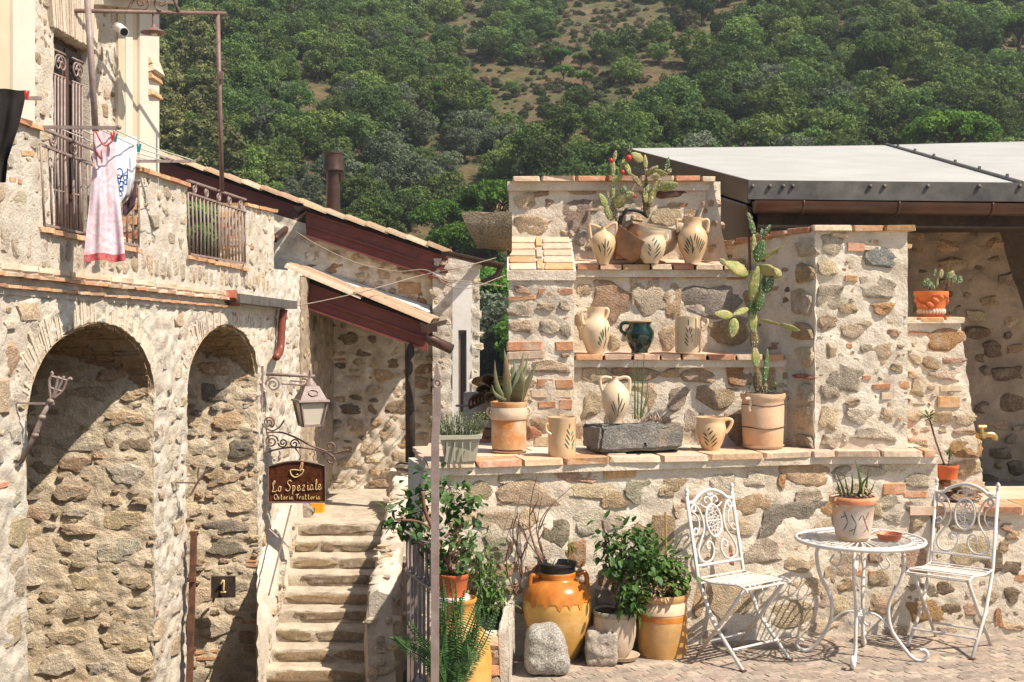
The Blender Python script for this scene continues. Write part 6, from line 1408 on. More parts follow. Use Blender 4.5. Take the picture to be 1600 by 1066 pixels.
# grey stone trough on two bricks
tr = thing('stone_trough', 'rough grey stone trough raised on two bricks in the middle of the ledge', 'trough', P(988, 708, 7.4))
def rough_block(mb, b4, t4, n, amp, seed, smoothk=1):
    """a hewn block: subdivided hexahedron with rough faces"""
    bm = bmesh.new(); vs = [bm.verts.new(v) for v in list(b4)+list(t4)]
    for f in ((3, 2, 1, 0), (4, 5, 6, 7), (0, 1, 5, 4), (1, 2, 6, 5), (2, 3, 7, 6), (3, 0, 4, 7)): bm.faces.new([vs[i] for i in f])
    bmesh.ops.bevel(bm, geom=list(bm.edges), offset=min((Vector(b4[1])-Vector(b4[0])).length, .2)*.09*smoothk, segments=2, affect='EDGES')
    bmesh.ops.subdivide_edges(bm, edges=bm.edges, cuts=n, use_grid_fill=True); bm.normal_update()
    for v in bm.verts: v.co += v.normal*amp*(noise.fractal(v.co*14+Vector((seed, 0, 0)), .8, 2, 4)+.5*noise.noise(v.co*5))
    mb.add([v.co.copy() for v in bm.verts], [[v.index for v in f.verts] for f in bm.faces] if not bm.verts.index_update() else []); bm.free()
mg = pmat('grey_lava_stone', (.30, .28, .25), (.22, .205, .18), var=.3, scale=8, bump=1, bscale=60, bdist=.02, speck=.45, sscale=150, stain=(.42, .33, .22), sstain=3)
mb = MB(); rough_block(mb, [P(935, 707, 7.26), P(1066, 703, 7.40), P(1060, 703, 7.75), P(912, 700, 7.62)], [P(940, 664, 7.26), P(1069, 661, 7.40), P(1062, 661, 7.75), P(908, 662, 7.62)], 8, .010, 3)
mb.build('trough_body', mg, tr, smooth=True, shade=40)
MB().add([P(945, 662.6, 7.32), P(1060, 660.2, 7.45), P(1054, 660.5, 7.7), P(920, 661.8, 7.58)], [(0, 1, 2, 3)]).build('soil', M['soil'], tr)
for x, D_ in ((955, 7.3), (1047, 7.44)): inst('brick', BR[2], tr, P(x, 709.5, D_+.1), (0, 0, .2), (.055, .12, .014), (.50, .38, .28))
MB().tube([P(1008, 694, 7.27), P(1009, 696, 7.33)], .009, 6).build('drain_hole', M['black'], tr)
# --------------------------------------------------- leaves
def leaf_faces(mb, base, d, ln, wd, up=Vector((0, 0, 1)), bend=.3, fold=.2, n=3):
    d = d.normalized(); s = d.cross(up)
    s = s.normalized() if s.length > .05 else Vector((1, 0, 0)); nn = s.cross(d).normalized(); vs = []; fs = []
    for i in range(n+1):
        t = i/n; w_ = wd*math.sin(math.pi*(.08+.92*t))*(1 if t < 1 else 0); c = base+d*ln*t-nn*bend*ln*t*t
        vs += [c-s*w_/2+nn*fold*w_*.5, c, c+s*w_/2+nn*fold*w_*.5]
    for i in range(n):
        for k in range(2): p = i*3+k; fs.append((p, p+1, p+4, p+3))
    mb.add(vs, fs)
def rv(a=1): return Vector((random.gauss(0, a), random.gauss(0, a), random.gauss(0, a)))
def bush(mb, pts, n, ln, wd, spread, droop=.2, bend=.3):
    for _ in range(n):
        c, r = random.choice(pts); q = Vector(c)+rv(.5)*r; d = (q-Vector(c)).normalized()*.7+rv(.5)+Vector((0, -.3, .25-droop))
        leaf_faces(mb, q, d, ln*random.uniform(.6, 1.25), wd*random.uniform(.7, 1.2), bend=random.uniform(0, bend*2))
# --------------------------------------------------- planted pots on the ledge
# heather in the grey-green plastic box
D = 7.05
t = thing('planter_box', 'grey-green plastic box planted with upright heathery sprigs at the end of the ledge', 'potted plant', P(720, 720, D)); t['kind'] = 'thing'
y0, y1 = D-.12, D+.12
def Q(px, py, Y): v = P(px, py, D); return Vector((v.x, Y, v.z))
b = MB(); b.hexa([Q(697, 721, y0+.02), Q(744, 718, y0+.05), Q(742, 716, y1-.02), Q(697, 718, y1-.02)], [Q(690, 683, y0), Q(750, 682, y0+.03), Q(750, 682, y1), Q(690, 683, y1)])
o = b.build('box_body', M['grey_p'], t)
b = MB()
for x0, x1, ya, yb in ((686, 753, y0-.01, y0+.02), (686, 753, y1-.02, y1+.01), (686, 691, y0+.02, y1-.02), (748, 753, y0+.02, y1-.02)): b.hexa([Q(x0, 684, ya), Q(x1, 683, ya+.02), Q(x1, 683, yb+.02), Q(x0, 684, yb)], [Q(x0, 678, ya), Q(x1, 677, ya+.02), Q(x1, 677, yb+.02), Q(x0, 678, yb)])
b.build('rim', M['grey_p'], t)
for x in (700, 712, 724, 736): MB().box(Q(x, 702, y0+.004), (.006, .01, .10)).build('rib', M['grey_p'], t)
MB().add([Q(691, 681, y0+.02), Q(748, 681, y0+.04), Q(748, 681, y1-.02), Q(691, 681, y1-.02)], [(0, 1, 2, 3)]).build('soil', M['soil'], t)
b = MB()
for i in range(85):
    bx_, by_ = random.uniform(688, 751), random.uniform(y0+.03, y1-.03); p_ = Q(bx_, 681, by_); h_ = random.uniform(.06, .135); tip = p_+Vector((random.gauss(0, .025)+(bx_-720)*.0012, random.gauss(0, .02), h_)); b.tube([p_, lerp(p_, tip, .5)+rv(.003), tip], .002, 3)
    for k in range(16):
        q = lerp(p_, tip, k/15); leaf_faces(b, q, Vector((math.cos(k*2.4), math.sin(k*2.4), .9)), .016, .006, n=2)
b.build('foliage', M['succ'], t)
# aloe in its peeling pot
D = 7.44
t, pr, c, o = pot('potted_aloe', 'spiky aloe in a two-tone peeling terracotta pot with ring handles', 'potted plant', 795, D, [(28.5, 627.5), (28.5, 633), (26.8, 636), (27.6, 640), (27, 654), (27, 657), (27.2, 690), (26, 701)], pmat('peeling_orange_paint', (.56, .35, .17), (.50, .17, .035), rough=.6, var=.15, scale=5, bump=.3, bscale=50, stain=(.62, .48, .33), sstain=6), inner=.03, soil=.012)
pr2 = [(r+.004, z) for r, z in pr]; zt2 = HC-(636-HY)/F*D; zb2 = HC-(655-HY)/F*D
MB().lathe([(26.6*D/F+.006, zb2), (27.6*D/F+.006, zb2+.004), (28*D/F+.004, zt2-.02), (27.2*D/F+.004, zt2)], (c.x, c.y, 0), 36).build('pale_band', M['terra'], t, smooth=True, color=(.60, .47, .33))
for sx in (-1, 1): MB().tube([P(795+sx*(30+3.5*math.cos(a)), 643+6*math.sin(a), D) for a in [i*math.pi/5 for i in range(10)]], .007, 6, closed=True).build('ring_handle', M['terra'], t, smooth=True).color = (.58, .42, .28, 1)
def aloe_leaf(t, pts, D, w0, m, dys, thick=.35, name='leaf'):
    ctr = bez([P(x, y, D+dy) for (x, y), dy in zip(pts, dys)], 7); n = len(ctr); vs = []; fs = []
    for i, c_ in enumerate(ctr):
        t_ = i/(n-1); w_ = w0*(1-t_**1.6)+.001; a = ctr[min(n-1, i+1)]-ctr[max(0, i-1)]; s = a.cross(Vector((0, -1, 0)))
        s = s.normalized() if s.length > 1e-6 else Vector((1, 0, 0)); f = a.cross(s).normalized()
        for j in range(8):
            an = 2*math.pi*j/8; vs.append(c_+s*math.cos(an)*w_/2+f*math.sin(an)*w_*thick*(.7 if math.sin(an)*1 > 0 else .4))
    for i in range(n-1):
        for j in range(8): fs.append((i*8+j, i*8+(j+1) % 8, i*8+8+(j+1) % 8, i*8+8+j))
    return MB().add(vs, fs).build(name, m, t, smooth=True)
Z2 = lambda l: [(640+x/3.552, 460+y/3.552) for x, y in l]
for pts, w_, dy in (([(525, 590), (490, 520), (475, 440), (473, 365)], .035, (0, -.03, -.04, -.05)), ([(545, 590), (540, 480), (535, 380), (524, 300)], .055, (0, -.03, -.05, -.05)), ([(575, 590), (600, 470), (622, 400), (632, 312)], .05, (0, .02, .03, .04)), ([(590, 595), (605, 530), (620, 480), (625, 415)], .075, (-.02, -.07, -.1, -.11)),
                 ([(610, 590), (645, 510), (680, 440), (708, 368)], .045, (0, -.02, -.03, -.04)), ([(560, 590), (570, 500), (578, 430), (583, 360)], .045, (.02, .04, .05, .06)), ([(600, 590), (625, 480), (645, 400), (660, 330)], .03, (.03, .06, .07, .08)), ([(535, 595), (500, 575), (470, 545), (455, 500)], .03, (0, -.05, -.07, -.08))):
    aloe_leaf(t, Z2(pts), D, w_, M['aloe'], dy)
def saucer(label, cx, D, y, hw, col, h=6, mat='terra', cat='saucer'):
    k = D/F; c = P(cx, y, D); r = hw*k
    t = tag(MB().lathe([(.001, 0), (r*.8, 0), (r, h*k), (r-.006, h*k), (r*.78, .010), (.001, .010)], c, 36).build('saucer', M[mat], smooth=True, shade=50, color=col), label, cat); ORG.setdefault(t, Vector((0, 0, 0))); return t
saucer('pale clay saucer under the aloe pot', 795, 7.44, 708, 30, (.58, .40, .27), 5)
# tall prickly pear in the big banded pot
D = 7.66
t, pr, c, o = pot('potted_cactus', 'tall prickly pear in a big banded terracotta pot in the corner of the ledge', 'potted plant', 1192, D, [(34.5, 614.5), (35, 618), (34, 623), (32.2, 625), (33, 635), (32.3, 660), (31.2, 690), (30, 696)], pmat('banded_terracotta', (.58, .35, .20), (.60, .43, .29), rough=.75, var=.14, scale=4, bump=.25, bscale=60, stain=(.50, .24, .10), sstain=3), inner=.03, soil=.012, wob=.004)
for y in (632, 667): 
    rr = 33*D/F; MB().tube([(c.x+rr*math.cos(a), c.y+rr*math.sin(a), HC-(y+1.2*math.sin(a*3)-HY)/F*D) for a in [i*math.pi/20 for i in range(40)]], .0025, 4, closed=True).build('scratched_line', M['wood_dark'], t)
handle(t, [(1165, 624), (1171, 623), (1173, 630), (1171, 638), (1172, 643)], D, .010, M['terra'], dy=-.09).color = (.62, .48, .34, 1)
saucer('pale clay saucer under the big cactus pot', 1192, D, 702, 33, (.56, .42, .30), 7)
def pad(t, a, b_, w_, m, D, dy0=0, dy1=0, thick=.16, turn=0., name='cactus_pad'):
    """a flattened cactus pad from a to b (photo px), w_ wide in px"""
    p_, q_ = P(*a, D+dy0), P(*b_, D+dy1); ax = q_-p_; L_ = ax.length; z = ax.normalized(); x = z.cross(Vector((0, -1, 0)))
    x = x.normalized() if x.length > .05 else Vector((1, 0, 0)); y = z.cross(x); wd = w_*D/F; vs = []; fs = []; n, m_ = 12, 12
    if turn: x, y = x*math.cos(turn)+y*math.sin(turn), y*math.cos(turn)-x*math.sin(turn)
    for i in range(m_+1):
        t_ = i/m_; r = math.sin(math.pi*min(1, max(0, .04+.93*t_**.85)))**.75
        for j in range(n):
            an = 2*math.pi*j/n; e = noise.noise(p_*7+Vector((i*.6, j*.6, 0)))*.2
            vs.append(p_+ax*t_+x*math.cos(an)*wd/2*r*(1+e)+y*math.sin(an)*wd*thick*r)
    for i in range(m_):
        for j in range(n): fs.append((i*n+j, i*n+(j+1) % n, i*n+n+(j+1) % n, i*n+n+j))
    fs += [tuple(range(n))[::-1], tuple(m_*n+j for j in range(n))]
    o = MB().add(vs, fs).build(name, m, t, smooth=True)
    sp = MB()
    for i in range(2, m_, 2):                     # areoles with short spines
        for s in (-.55, 0, .55):
            t_ = i/m_; r = math.sin(math.pi*(.04+.93*t_**.85))**.75; q = p_+ax*t_+x*s*wd/2*r-Vector((0, 1, 0))*wd*thick*r*.85
            for k in range(2): d = (Vector((random.gauss(0, .5), -1, random.gauss(0, .5)))).normalized()*.016; sp.add([q+x*.0018, q-x*.0018, q+d], [(0, 1, 2)])
    sp.build('spine', M['rope'], o)['kind'] = 'stuff'; return o
Z4 = lambda x, y: (1110+x/3.553, 320+y/3.553)
for a, b_, w_, m, dy0, dy1, tn in (((265, 1050), (258, 900), 14, 'cactus_b', 0, 0, 0), ((258, 910), (245, 780), 15, 'cactus', 0, 0, .3), ((245, 800), (240, 680), 15, 'cactus_b', 0, 0, 0), ((240, 710), (232, 580), 17, 'cactus', 0, 0, .2), ((232, 630), (235, 525), 15, 'cactus_d', 0, 0, 0), ((232, 540), (262, 340), 20, 'cactus', 0, -.02, .1),
        ((265, 590), (290, 480), 14, 'cactus_d', -.03, -.03, 0), ((285, 500), (300, 390), 10, 'cactus_d', -.03, 0, .3), ((305, 490), (350, 395), 13, 'cactus_d', -.03, -.04, 0), ((210, 385), (80, 320), 24, 'cactus', -.02, -.08, .5), ((85, 330), (50, 300), 9, 'cactus', -.08, -.08, 0), ((265, 345), (395, 400), 22, 'cactus', 0, -.06, .6), ((390, 400), (355, 350), 12, 'cactus', -.06, -.06, .3),
        ((250, 330), (240, 160), 11, 'cactus', 0, 0, .3), ((258, 320), (292, 195), 19, 'cactus_d', -.04, -.05, 0), ((275, 310), (400, 230), 10, 'cactus', 0, -.05, .9), ((240, 165), (222, 75), 11, 'cactus_d', 0, 0, .2), ((222, 90), (207, 42), 8, 'cactus_d', 0, 0, 0), ((290, 190), (285, 130), 8, 'cactus_d', 0, 0, .2), ((295, 170), (335, 110), 9, 'cactus_d', 0, 0, .3),
        ((212, 575), (125, 612), 11, 'cactus', 0, -.05, .4), ((125, 615), (22, 605), 15, 'cactus', -.05, -.1, .2), ((135, 630), (118, 740), 17, 'cactus', -.05, -.07, .1), ((265, 635), (400, 670), 8, 'cactus', 0, -.05, .9), ((390, 665), (498, 700), 10, 'cactus', -.05, -.1, .5), ((300, 1000), (318, 800), 10, 'cactus_d', -.05, -.05, .3), ((285, 1045), (310, 990), 12, 'cactus_b', -.04, -.05, 0)):
    pad(t, Z4(*a), Z4(*b_), w_, M[m], D, dy0-.0, dy1-.0, .15, tn)
MB().tube([P(*Z4(222, 380), D+.02), P(*Z4(212, 130), D+.02)], .008, 5).build('stake', M['rust'], t)
bw = MB(); bush(bw, [(P(1213, 612, D-.05), .05)], 26, .03, .016, .03); bush(bw, [(P(1172, 613, D-.05), .03)], 10, .025, .014, .03); bw.build('foliage', M['leaf'], t)
# prickly pear pair in the tilted basin behind the top shelf jars
D = 8.18
t = thing('cactus_in_basin', 'branching prickly pear with red fruits growing from a tilted broken clay basin', 'potted plant', P(1005, 404, D)); t['kind'] = 'thing'
rot = Matrix.Rotation(R(30), 3, 'X') @ Matrix.Rotation(R(-14), 3, 'Y')
k_ = D/F
c = P(1006, 398, D); prf = [(.001, 0), (24*k_, 2*k_), (38*k_, 15*k_), (44*k_, 34*k_), (42*k_, 46*k_), (38*k_, 46*k_), (38*k_, 36*k_), (.001, 30*k_)]
MB().lathe(prf, c+Vector((.03, .02, 0)), 36, M=Matrix.Rotation(R(10), 3, 'Y') @ Matrix.Rotation(R(8), 3, 'X')).build('basin', pmat('grey_cream_clay', (.50, .43, .33), (.40, .30, .2), rough=.7, var=.15, scale=4, stain=(.38, .17, .07), sstain=4), t, smooth=True, shade=60)
c2 = P(974, 400, D-.10); MB().lathe([(.001, 0), (22*k_, 0), (29*k_, 20*k_), (31*k_, 38*k_), (28*k_, 38*k_), (.001, 26*k_)], c2, 30, M=Matrix.Rotation(R(32), 3, 'Y') @ Matrix.Rotation(R(10), 3, 'X')).build('broken_pot', pmat('rust_brown_clay', (.34, .16, .07), (.26, .15, .085), rough=.65, var=.3, scale=6, bump=.3), t, smooth=True, shade=60)
MB().ell(P(1003, 363, D-.03), (.09, .07, .02)).build('soil', M['soil'], t, smooth=True)
MB().tube(bez([P(978, 352, D-.06), P(974, 340, D-.06), P(980, 328, D-.06), P(1000, 331, D-.02), P(1010, 338, D)], 6), .012, 6).build('hose', M['black'], t, smooth=True)
for a, b_ in (((966, 366), (973, 337)), ((972, 356), (985, 346))): MB().bar(P(*a, D-.12), P(*b_, D-.1), .05, .02).build('board', M['wood_dark'], t)
Z3 = lambda x, y: (910+x/5.924, 220+y/5.924)
for a, b_, w_, m, dy0, dy1, tn in (((275, 740), (215, 590), 14, 'cactus', 0, 0, .2), ((225, 620), (160, 490), 13, 'cactus', 0, -.02, .3), ((290, 720), (275, 560), 8, 'cactus_b', 0, 0, 0), ((290, 610), (400, 500), 21, 'cactus', 0, -.03, 0), ((395, 520), (478, 485), 13, 'cactus', -.03, -.04, .2), ((365, 490), (400, 420), 13, 'cactus_d', -.03, -.03, .2), ((280, 560), (285, 330), 7, 'cactus', 0, 0, .1), ((240, 540), (235, 470), 5, 'cactus', 0, 0, 0),
        ((283, 340), (290, 180), 7, 'cactus', 0, 0, .2), ((290, 190), (312, 90), 7, 'cactus', 0, 0, .2), ((285, 400), (370, 310), 12, 'cactus', 0, 0, .4), ((365, 310), (375, 180), 8, 'cactus', 0, 0, .3), ((310, 640), (315, 760), 6, 'cactus_b', 0, 0, 0),
        ((600, 720), (590, 520), 12, 'cactus_b', 0, 0, 0), ((575, 600), (575, 430), 9, 'cactus_b', 0, 0, .2), ((590, 540), (590, 310), 7, 'cactus_b', 0, 0, 0), ((560, 430), (440, 300), 10, 'cactus_b', 0, -.02, .4), ((445, 320), (385, 170), 9, 'cactus', -.02, -.03, .3), ((590, 330), (585, 230), 7, 'cactus_b', 0, 0, .2), ((585, 260), (580, 130), 8, 'cactus', 0, 0, .2), ((560, 190), (450, 115), 15, 'cactus', 0, -.03, .1), ((430, 120), (460, 20), 7, 'cactus_d', 0, 0, .2),
        ((600, 330), (660, 240), 10, 'cactus', 0, -.03, .3), ((640, 290), (790, 310), 12, 'cactus', -.02, -.06, .4), ((660, 280), (700, 230), 7, 'cactus', -.03, -.03, .3), ((770, 290), (800, 150), 8, 'cactus_d', -.05, -.05, .2), ((790, 300), (822, 260), 7, 'cactus', -.05, -.05, 0), ((640, 340), (715, 330), 13, 'cactus', -.03, -.05, .2), ((620, 600), (690, 370), 11, 'cactus', -.02, -.04, .2), ((700, 440), (885, 400), 16, 'cactus', -.03, -.07, .2), ((595, 580), (575, 440), 10, 'cactus', -.03, -.03, .2), ((620, 590), (650, 510), 8, 'cactus', -.04, -.04, .2), ((600, 480), (620, 400), 9, 'cactus', -.03, -.03, .3), ((710, 420), (760, 370), 8, 'cactus', -.04, -.04, .2)):
    pad(t, Z3(*a), Z3(*b_), w_, M[m], D, dy0, dy1, .15, tn)
for x, y, r in ((264, 182, 3.4), (372, 290, 3.2), (430, 160, 4.6), (485, 515, 2.6)): MB().ell(P(*Z3(x, y), D-.03), (r*k_, r*k_, r*1.1*k_)).build('fruit', M['fruit'], t, smooth=True)
for px, py, c_, l_ in ((971, 400, BRICK, 'loose brick lying on the top shelf beside the amphora'), (993, 402, RED, 'broken brick stub behind the round pot on the top shelf')):
    q = P(px, py, 8.1); o = inst('brick', BR[4] if px < 980 else BR[5], None, q, (0, 0, .1), ((12 if px < 980 else 7)*k_, .05, 6*k_), c_); tag(o, l_, 'brick', kind='thing')
# grasses in the trough
t = thing('trough_grass', 'tall green blades and dry stalks growing in the stone trough behind the amphora', 'plant', P(1010, 660, 7.55))
for pts, w_, m in (([(992, 655), (992, 610), (990, 560)], .010, 'leaf_l'), ([(1001, 655), (1004, 600), (1007, 540)], .010, 'leaf_l'), ([(996, 655), (997, 600), (996, 565)], .008, 'leaf_l'), ([(1003, 652), (1010, 620), (1013, 588)], .012, 'aloe'), ([(1000, 650), (1012, 625), (1015, 600)], .010, 'aloe'), ([(1024, 660), (1040, 648), (1047, 640)], .006, 'twig'), ([(1010, 660), (1016, 645), (1012, 655)], .006, 'twig'), ([(1030, 662), (1050, 655), (1062, 650)], .006, 'twig')):
    aloe_leaf(t, pts, 7.52, w_, M[m], (0, -.01, -.02), .25, 'blade')
bw = MB()
for i in range(60):
    q = P(random.uniform(988, 1035), random.uniform(655, 661), 7.5+random.uniform(-.06, .06)); leaf_faces(bw, q, Vector((random.gauss(0, .6), random.gauss(0, .4), 1)), random.uniform(.02, .07), .006, n=2)
bw.build('dry_tuft', pmat('dry_straw', (.40, .27, .16), rough=.8, bump=0, var=.3), t)
# terracotta pot with succulent on the buttress shelf
D = 8.08
mo = pmat('orange_terracotta', (.56, .16, .05), (.52, .135, .04), rough=.55, var=.1, scale=6, bump=.1)
t, pr, c, o = pot('potted_succulent', 'orange garlanded terracotta pot with a few round-leaved shoots on the buttress shelf', 'potted plant', 1454.8, D, [(26.5, 455.5), (26.5, 461.5), (24.6, 462.5), (21.5, 478), (18, 492.5)], mo, inner=.02, soil=.012)
for i in range(9):
    a = math.pi*(1.05+i*.11); rr = 22.5*D/F; z0 = HC-(470+9*math.sin(i*.8)-HY)/F*D; q = Vector((c.x+rr*math.cos(a)*1.04, c.y+rr*math.sin(a)*1.04, z0)); MB().ell(q, (.028, .014, .016), M=Matrix.Rotation(a+R(90), 3, 'Z') @ Matrix.Rotation(R(35), 3, 'Y')).build('garland_leaf', mo, t, smooth=True)
for i in range(14):
    a = math.pi*(1.0+i/13); q = Vector((c.x+19.6*D/F*math.cos(a), c.y+19.6*D/F*math.sin(a), HC-(487-HY)/F*D)); MB().ell(q, (.012, .010, .02)).build('base_petal', M['terra'], t, smooth=True).color = (.60, .44, .34, 1)
saucer('orange saucer under the garlanded pot on the buttress shelf', 1458, D, 500.5, 27, (.56, .15, .045), 7, 'plastic')
aloe_leaf(t, [(1464, 456), (1464, 444), (1466, 432)], D, .035, M['aloe'], (0, 0, 0), .8, 'stem'); aloe_leaf(t, [(1478, 455), (1483, 442), (1490, 438)], D, .02, M['twig'], (0, 0, 0), .8, 'stem')
for x, y, w_, m, tx in ((1470, 428, 9, 'cactus', .1), (1460, 427, 8, 'cactus_d', .8), (1448, 442, 13, 'cactus_d', .1), (1453, 447, 12, 'cactus_d', .4), (1444, 444, 11, 'cactus_d', .6), (1482, 432, 12, 'cactus_d', .2), (1487, 430, 11, 'cactus', .3), (1490, 436, 12, 'cactus_d', .1), (1499, 438, 11, 'cactus_d', .2), (1457, 452, 10, 'cactus_d', .3)):
    pad(t, (x-1, y+6), (x+2, y-7), w_, M[m], D-.03, 0, 0, .12, tx, 'leaf')
# sapling in the small plastic pot
D = 7.66
t, pr, c, o = pot('potted_sapling', 'thin-stemmed sapling in a small orange plastic pot on stacked bricks beside the buttress', 'potted plant', 1478, D, [(19.3, 726.5), (19.3, 731), (18.2, 732), (16.5, 748)], pmat('orange_plastic', (.60, .13, .04), rough=.4, bump=0, var=.05), inner=.02, soil=.012)
MB().tube(bez([P(1476, 727, D), P(1466, 700, D), P(1458, 675, D), P(1452, 652, D)], 5), .006, 5).build('stem', M['twig'], t, smooth=True)
for tip in range(34):
    a = random.uniform(0, 6.28); mb = MB(); leaf_faces(mb, P(1452, 652, D)+rv(.012), Vector((math.cos(a)*1.2, math.sin(a)*.8, random.uniform(-.25, .75))), random.uniform(.05, .11), .014, bend=.25)
    mb.build('leaf', M['aloe'] if tip % 3 else M['leaf_l'], t)
for i in range(12): mb = MB(); leaf_faces(mb, P(1483+random.gauss(0, 2), 710+random.uniform(-8, 12), D), Vector((random.gauss(0, 1), random.gauss(0, .6), .8)), .045, .011); mb.build('leaf', M['leaf'], t)
MB().tube([P(1482, 728, D), P(1485, 700, D)], .004, 4).build('stem', M['twig'], t)
# broken roof tile behind the pier, tap on the back wall
t = thing('broken_tile', 'orange broken roof tile propped in the corner beside the pier', 'tile', P(1414, 687, 7.9))
MB().hexa([P(1405, 688, 7.9), P(1421, 690, 7.85), P(1421, 690, 7.95), P(1405, 688, 7.98)], [P(1405, 657, 7.9), P(1412, 664, 7.85), P(1412, 664, 7.95), P(1405, 657, 7.98)]).build('shard', mo, t)
MB().hexa([P(1408, 668, 7.86), P(1416, 672, 7.86), P(1416, 672, 7.9), P(1408, 668, 7.9)], [P(1407, 659, 7.86), P(1414, 662, 7.86), P(1414, 662, 7.9), P(1407, 659, 7.9)]).build('shard', M['rust'], t)
t = thing('brass_tap', 'brass garden tap on the edge of the stone buttress', 'tap', P(1534, 680, 7.9)); D = 7.9
MB().tube(bez([P(1524, 680, D+.02), P(1540, 679, D), P(1550, 679, D), P(1555, 683, D), P(1555, 688, D)], 5), .018, 8).build('spout', M['brass'], t, smooth=True); MB().tube([P(1535, 679, D), P(1535, 669, D)], .012, 6).build('stem', M['brass'], t); MB().tube([P(1529, 667, D), P(1541, 667, D)], .012, 6).build('lever', M['brass'], t)
MB().lathe([(.02, -.015), (.024, 0), (.02, .015)], P(1535, 681, D), 10).build('collar', M['brass'], t)
# ---------------------------------------------------------------- foreground: urn, pots, blocks, railing, planter
def gpos(px, py): D = HC*F/(py-HY); return D
# big urn with the black pan
D = 7.06
t, pr, c, o = pot('urn', 'big ochre clay urn with a dripping orange glazed shoulder', 'urn', 870.8, D, [(29, 893), (30, 897), (27.5, 901), (34, 905), (44, 912), (50.5, 922), (53.2, 934), (54, 946), (52.5, 962), (47, 985), (38, 1010), (29, 1030), (23, 1043)], M['glaze_y'], inner=.03, n=56)
sh_ = [(r+.0035, z) for r, z in pr[:7]]
mb = MB(); k = len(sh_); n = 96; vs = []; fs = []
for i, (r, z) in enumerate(sh_):
    for j in range(n):
        a = 2*math.pi*j/n; dz = 0
        if i == k-1:
            dz = .018*noise.noise(Vector((math.cos(a)*4, math.sin(a)*4, 2)))
            for ad, ln_ in ((4.35, .03), (4.75, .045), (5.05, .035), (3.9, .04), (5.4, .05)):
                dz -= ln_*math.exp(-((a-ad)/.05)**2)
        zz = z+dz; rr = r
        if dz < 0: rr = [lerp(b_[0], a_[0], (zz-b_[1])/max(1e-6, a_[1]-b_[1])) for a_, b_ in zip(pr, pr[1:]) if b_[1] <= zz <= a_[1]][:1] or [r]; rr = rr[0]+.0035
        vs.append((c.x+rr*math.cos(a), c.y+rr*math.sin(a), zz))
for i in range(k-1):
    for j in range(n): fs.append((i*n+j, i*n+n+j, i*n+n+(j+1) % n, i*n+(j+1) % n))
mb.add(vs, fs).build('glazed_shoulder', M['glaze_o'], t, smooth=True)
for sx, pts in ((-1, [(842, 901), (832, 900), (828.5, 908), (829, 920), (831, 930)]), (1, [(901, 898), (911, 894), (916, 899), (917, 910), (915, 922)])): handle(t, pts, D, .014, M['glaze_o'], dy=-.04 if sx < 0 else 0)
k_ = D/F; zr = lambda y: HC-(y-HY)*k_
pn = thing('black_pan', 'black plastic bowl sitting in the mouth of the big urn', 'bowl', (c.x, c.y, zr(896))); 
MB().lathe([(.001, zr(890)), (26*k_, zr(890)), (29.5*k_, zr(879)), (31.5*k_, zr(878.5)), (31.8*k_, zr(882)), (29*k_, zr(883)), (27.5*k_, zr(897)), (.001, zr(897))][::-1], (c.x, c.y, 0), 40).build('bowl_body', M['black'], pn, smooth=True, shade=50)
MB().lathe([(26*k_, zr(888)), (.001, zr(886.5))], (c.x, c.y, 0), 24).build('soil', M['soil'], pn)
tw = thing('bare_shrub', 'nearly leafless red-brown twiggy shrub growing from the black bowl in the urn', 'plant', P(858, 880, D))
Z7 = lambda x, y: (600+x/3.08, 720+y/3.08)
for pts, r in (([(765, 495), (735, 440), (715, 380), (700, 300), (710, 180), (740, 60)], .005), ([(770, 490), (760, 420), (735, 340), (745, 250), (765, 150)], .004), ([(775, 470), (745, 390), (750, 300), (800, 220), (905, 125)], .004), ([(770, 480), (720, 430), (670, 350), (640, 250), (660, 150)], .0035), ([(750, 330), (790, 240), (850, 190)], .003), ([(720, 400), (690, 320), (640, 290)], .003), ([(735, 300), (715, 230), (690, 200)], .003), ([(745, 380), (770, 330), (760, 290)], .003), ([(705, 260), (740, 190), (745, 140)], .003)):
    MB().tube(bez([P(*Z7(*p), D+.02*math.sin(p[0])) for p in pts], 5), [r*1.3*(1-.7*i/(5*(len(pts)-1))) for i in range(5*(len(pts)-1)+1)], 5).build('twig', M['twig'], tw, smooth=True)
aloe_leaf(tw, [Z7(885, 490), Z7(886, 440), Z7(888, 395)], D, .004, M['leaf_l'], (0, 0, 0), .8, 'shoot')
mb = MB(); bush(mb, [(P(*Z7(888, 405), D), .03)], 8, .05, .012, .05); mb.build('foliage', M['leaf_l'], tw)
tw2 = thing('bare_shrub', 'thin bare dry shrub standing on the ground behind the urn, against the wall', 'plant', P(815, 960, 7.15))
for pts in ([(640, 650), (600, 560), (590, 470), (610, 400)], [(625, 640), (665, 560), (660, 470), (690, 400), (670, 330)], [(600, 600), (640, 605)], [(660, 480), (620, 350), (645, 250)], [(660, 560), (640, 420), (650, 330)]):
    MB().tube(bez([P(*Z7(*p), 7.08) for p in pts], 5), .004, 4).build('twig', M['twig'], tw2, smooth=True)
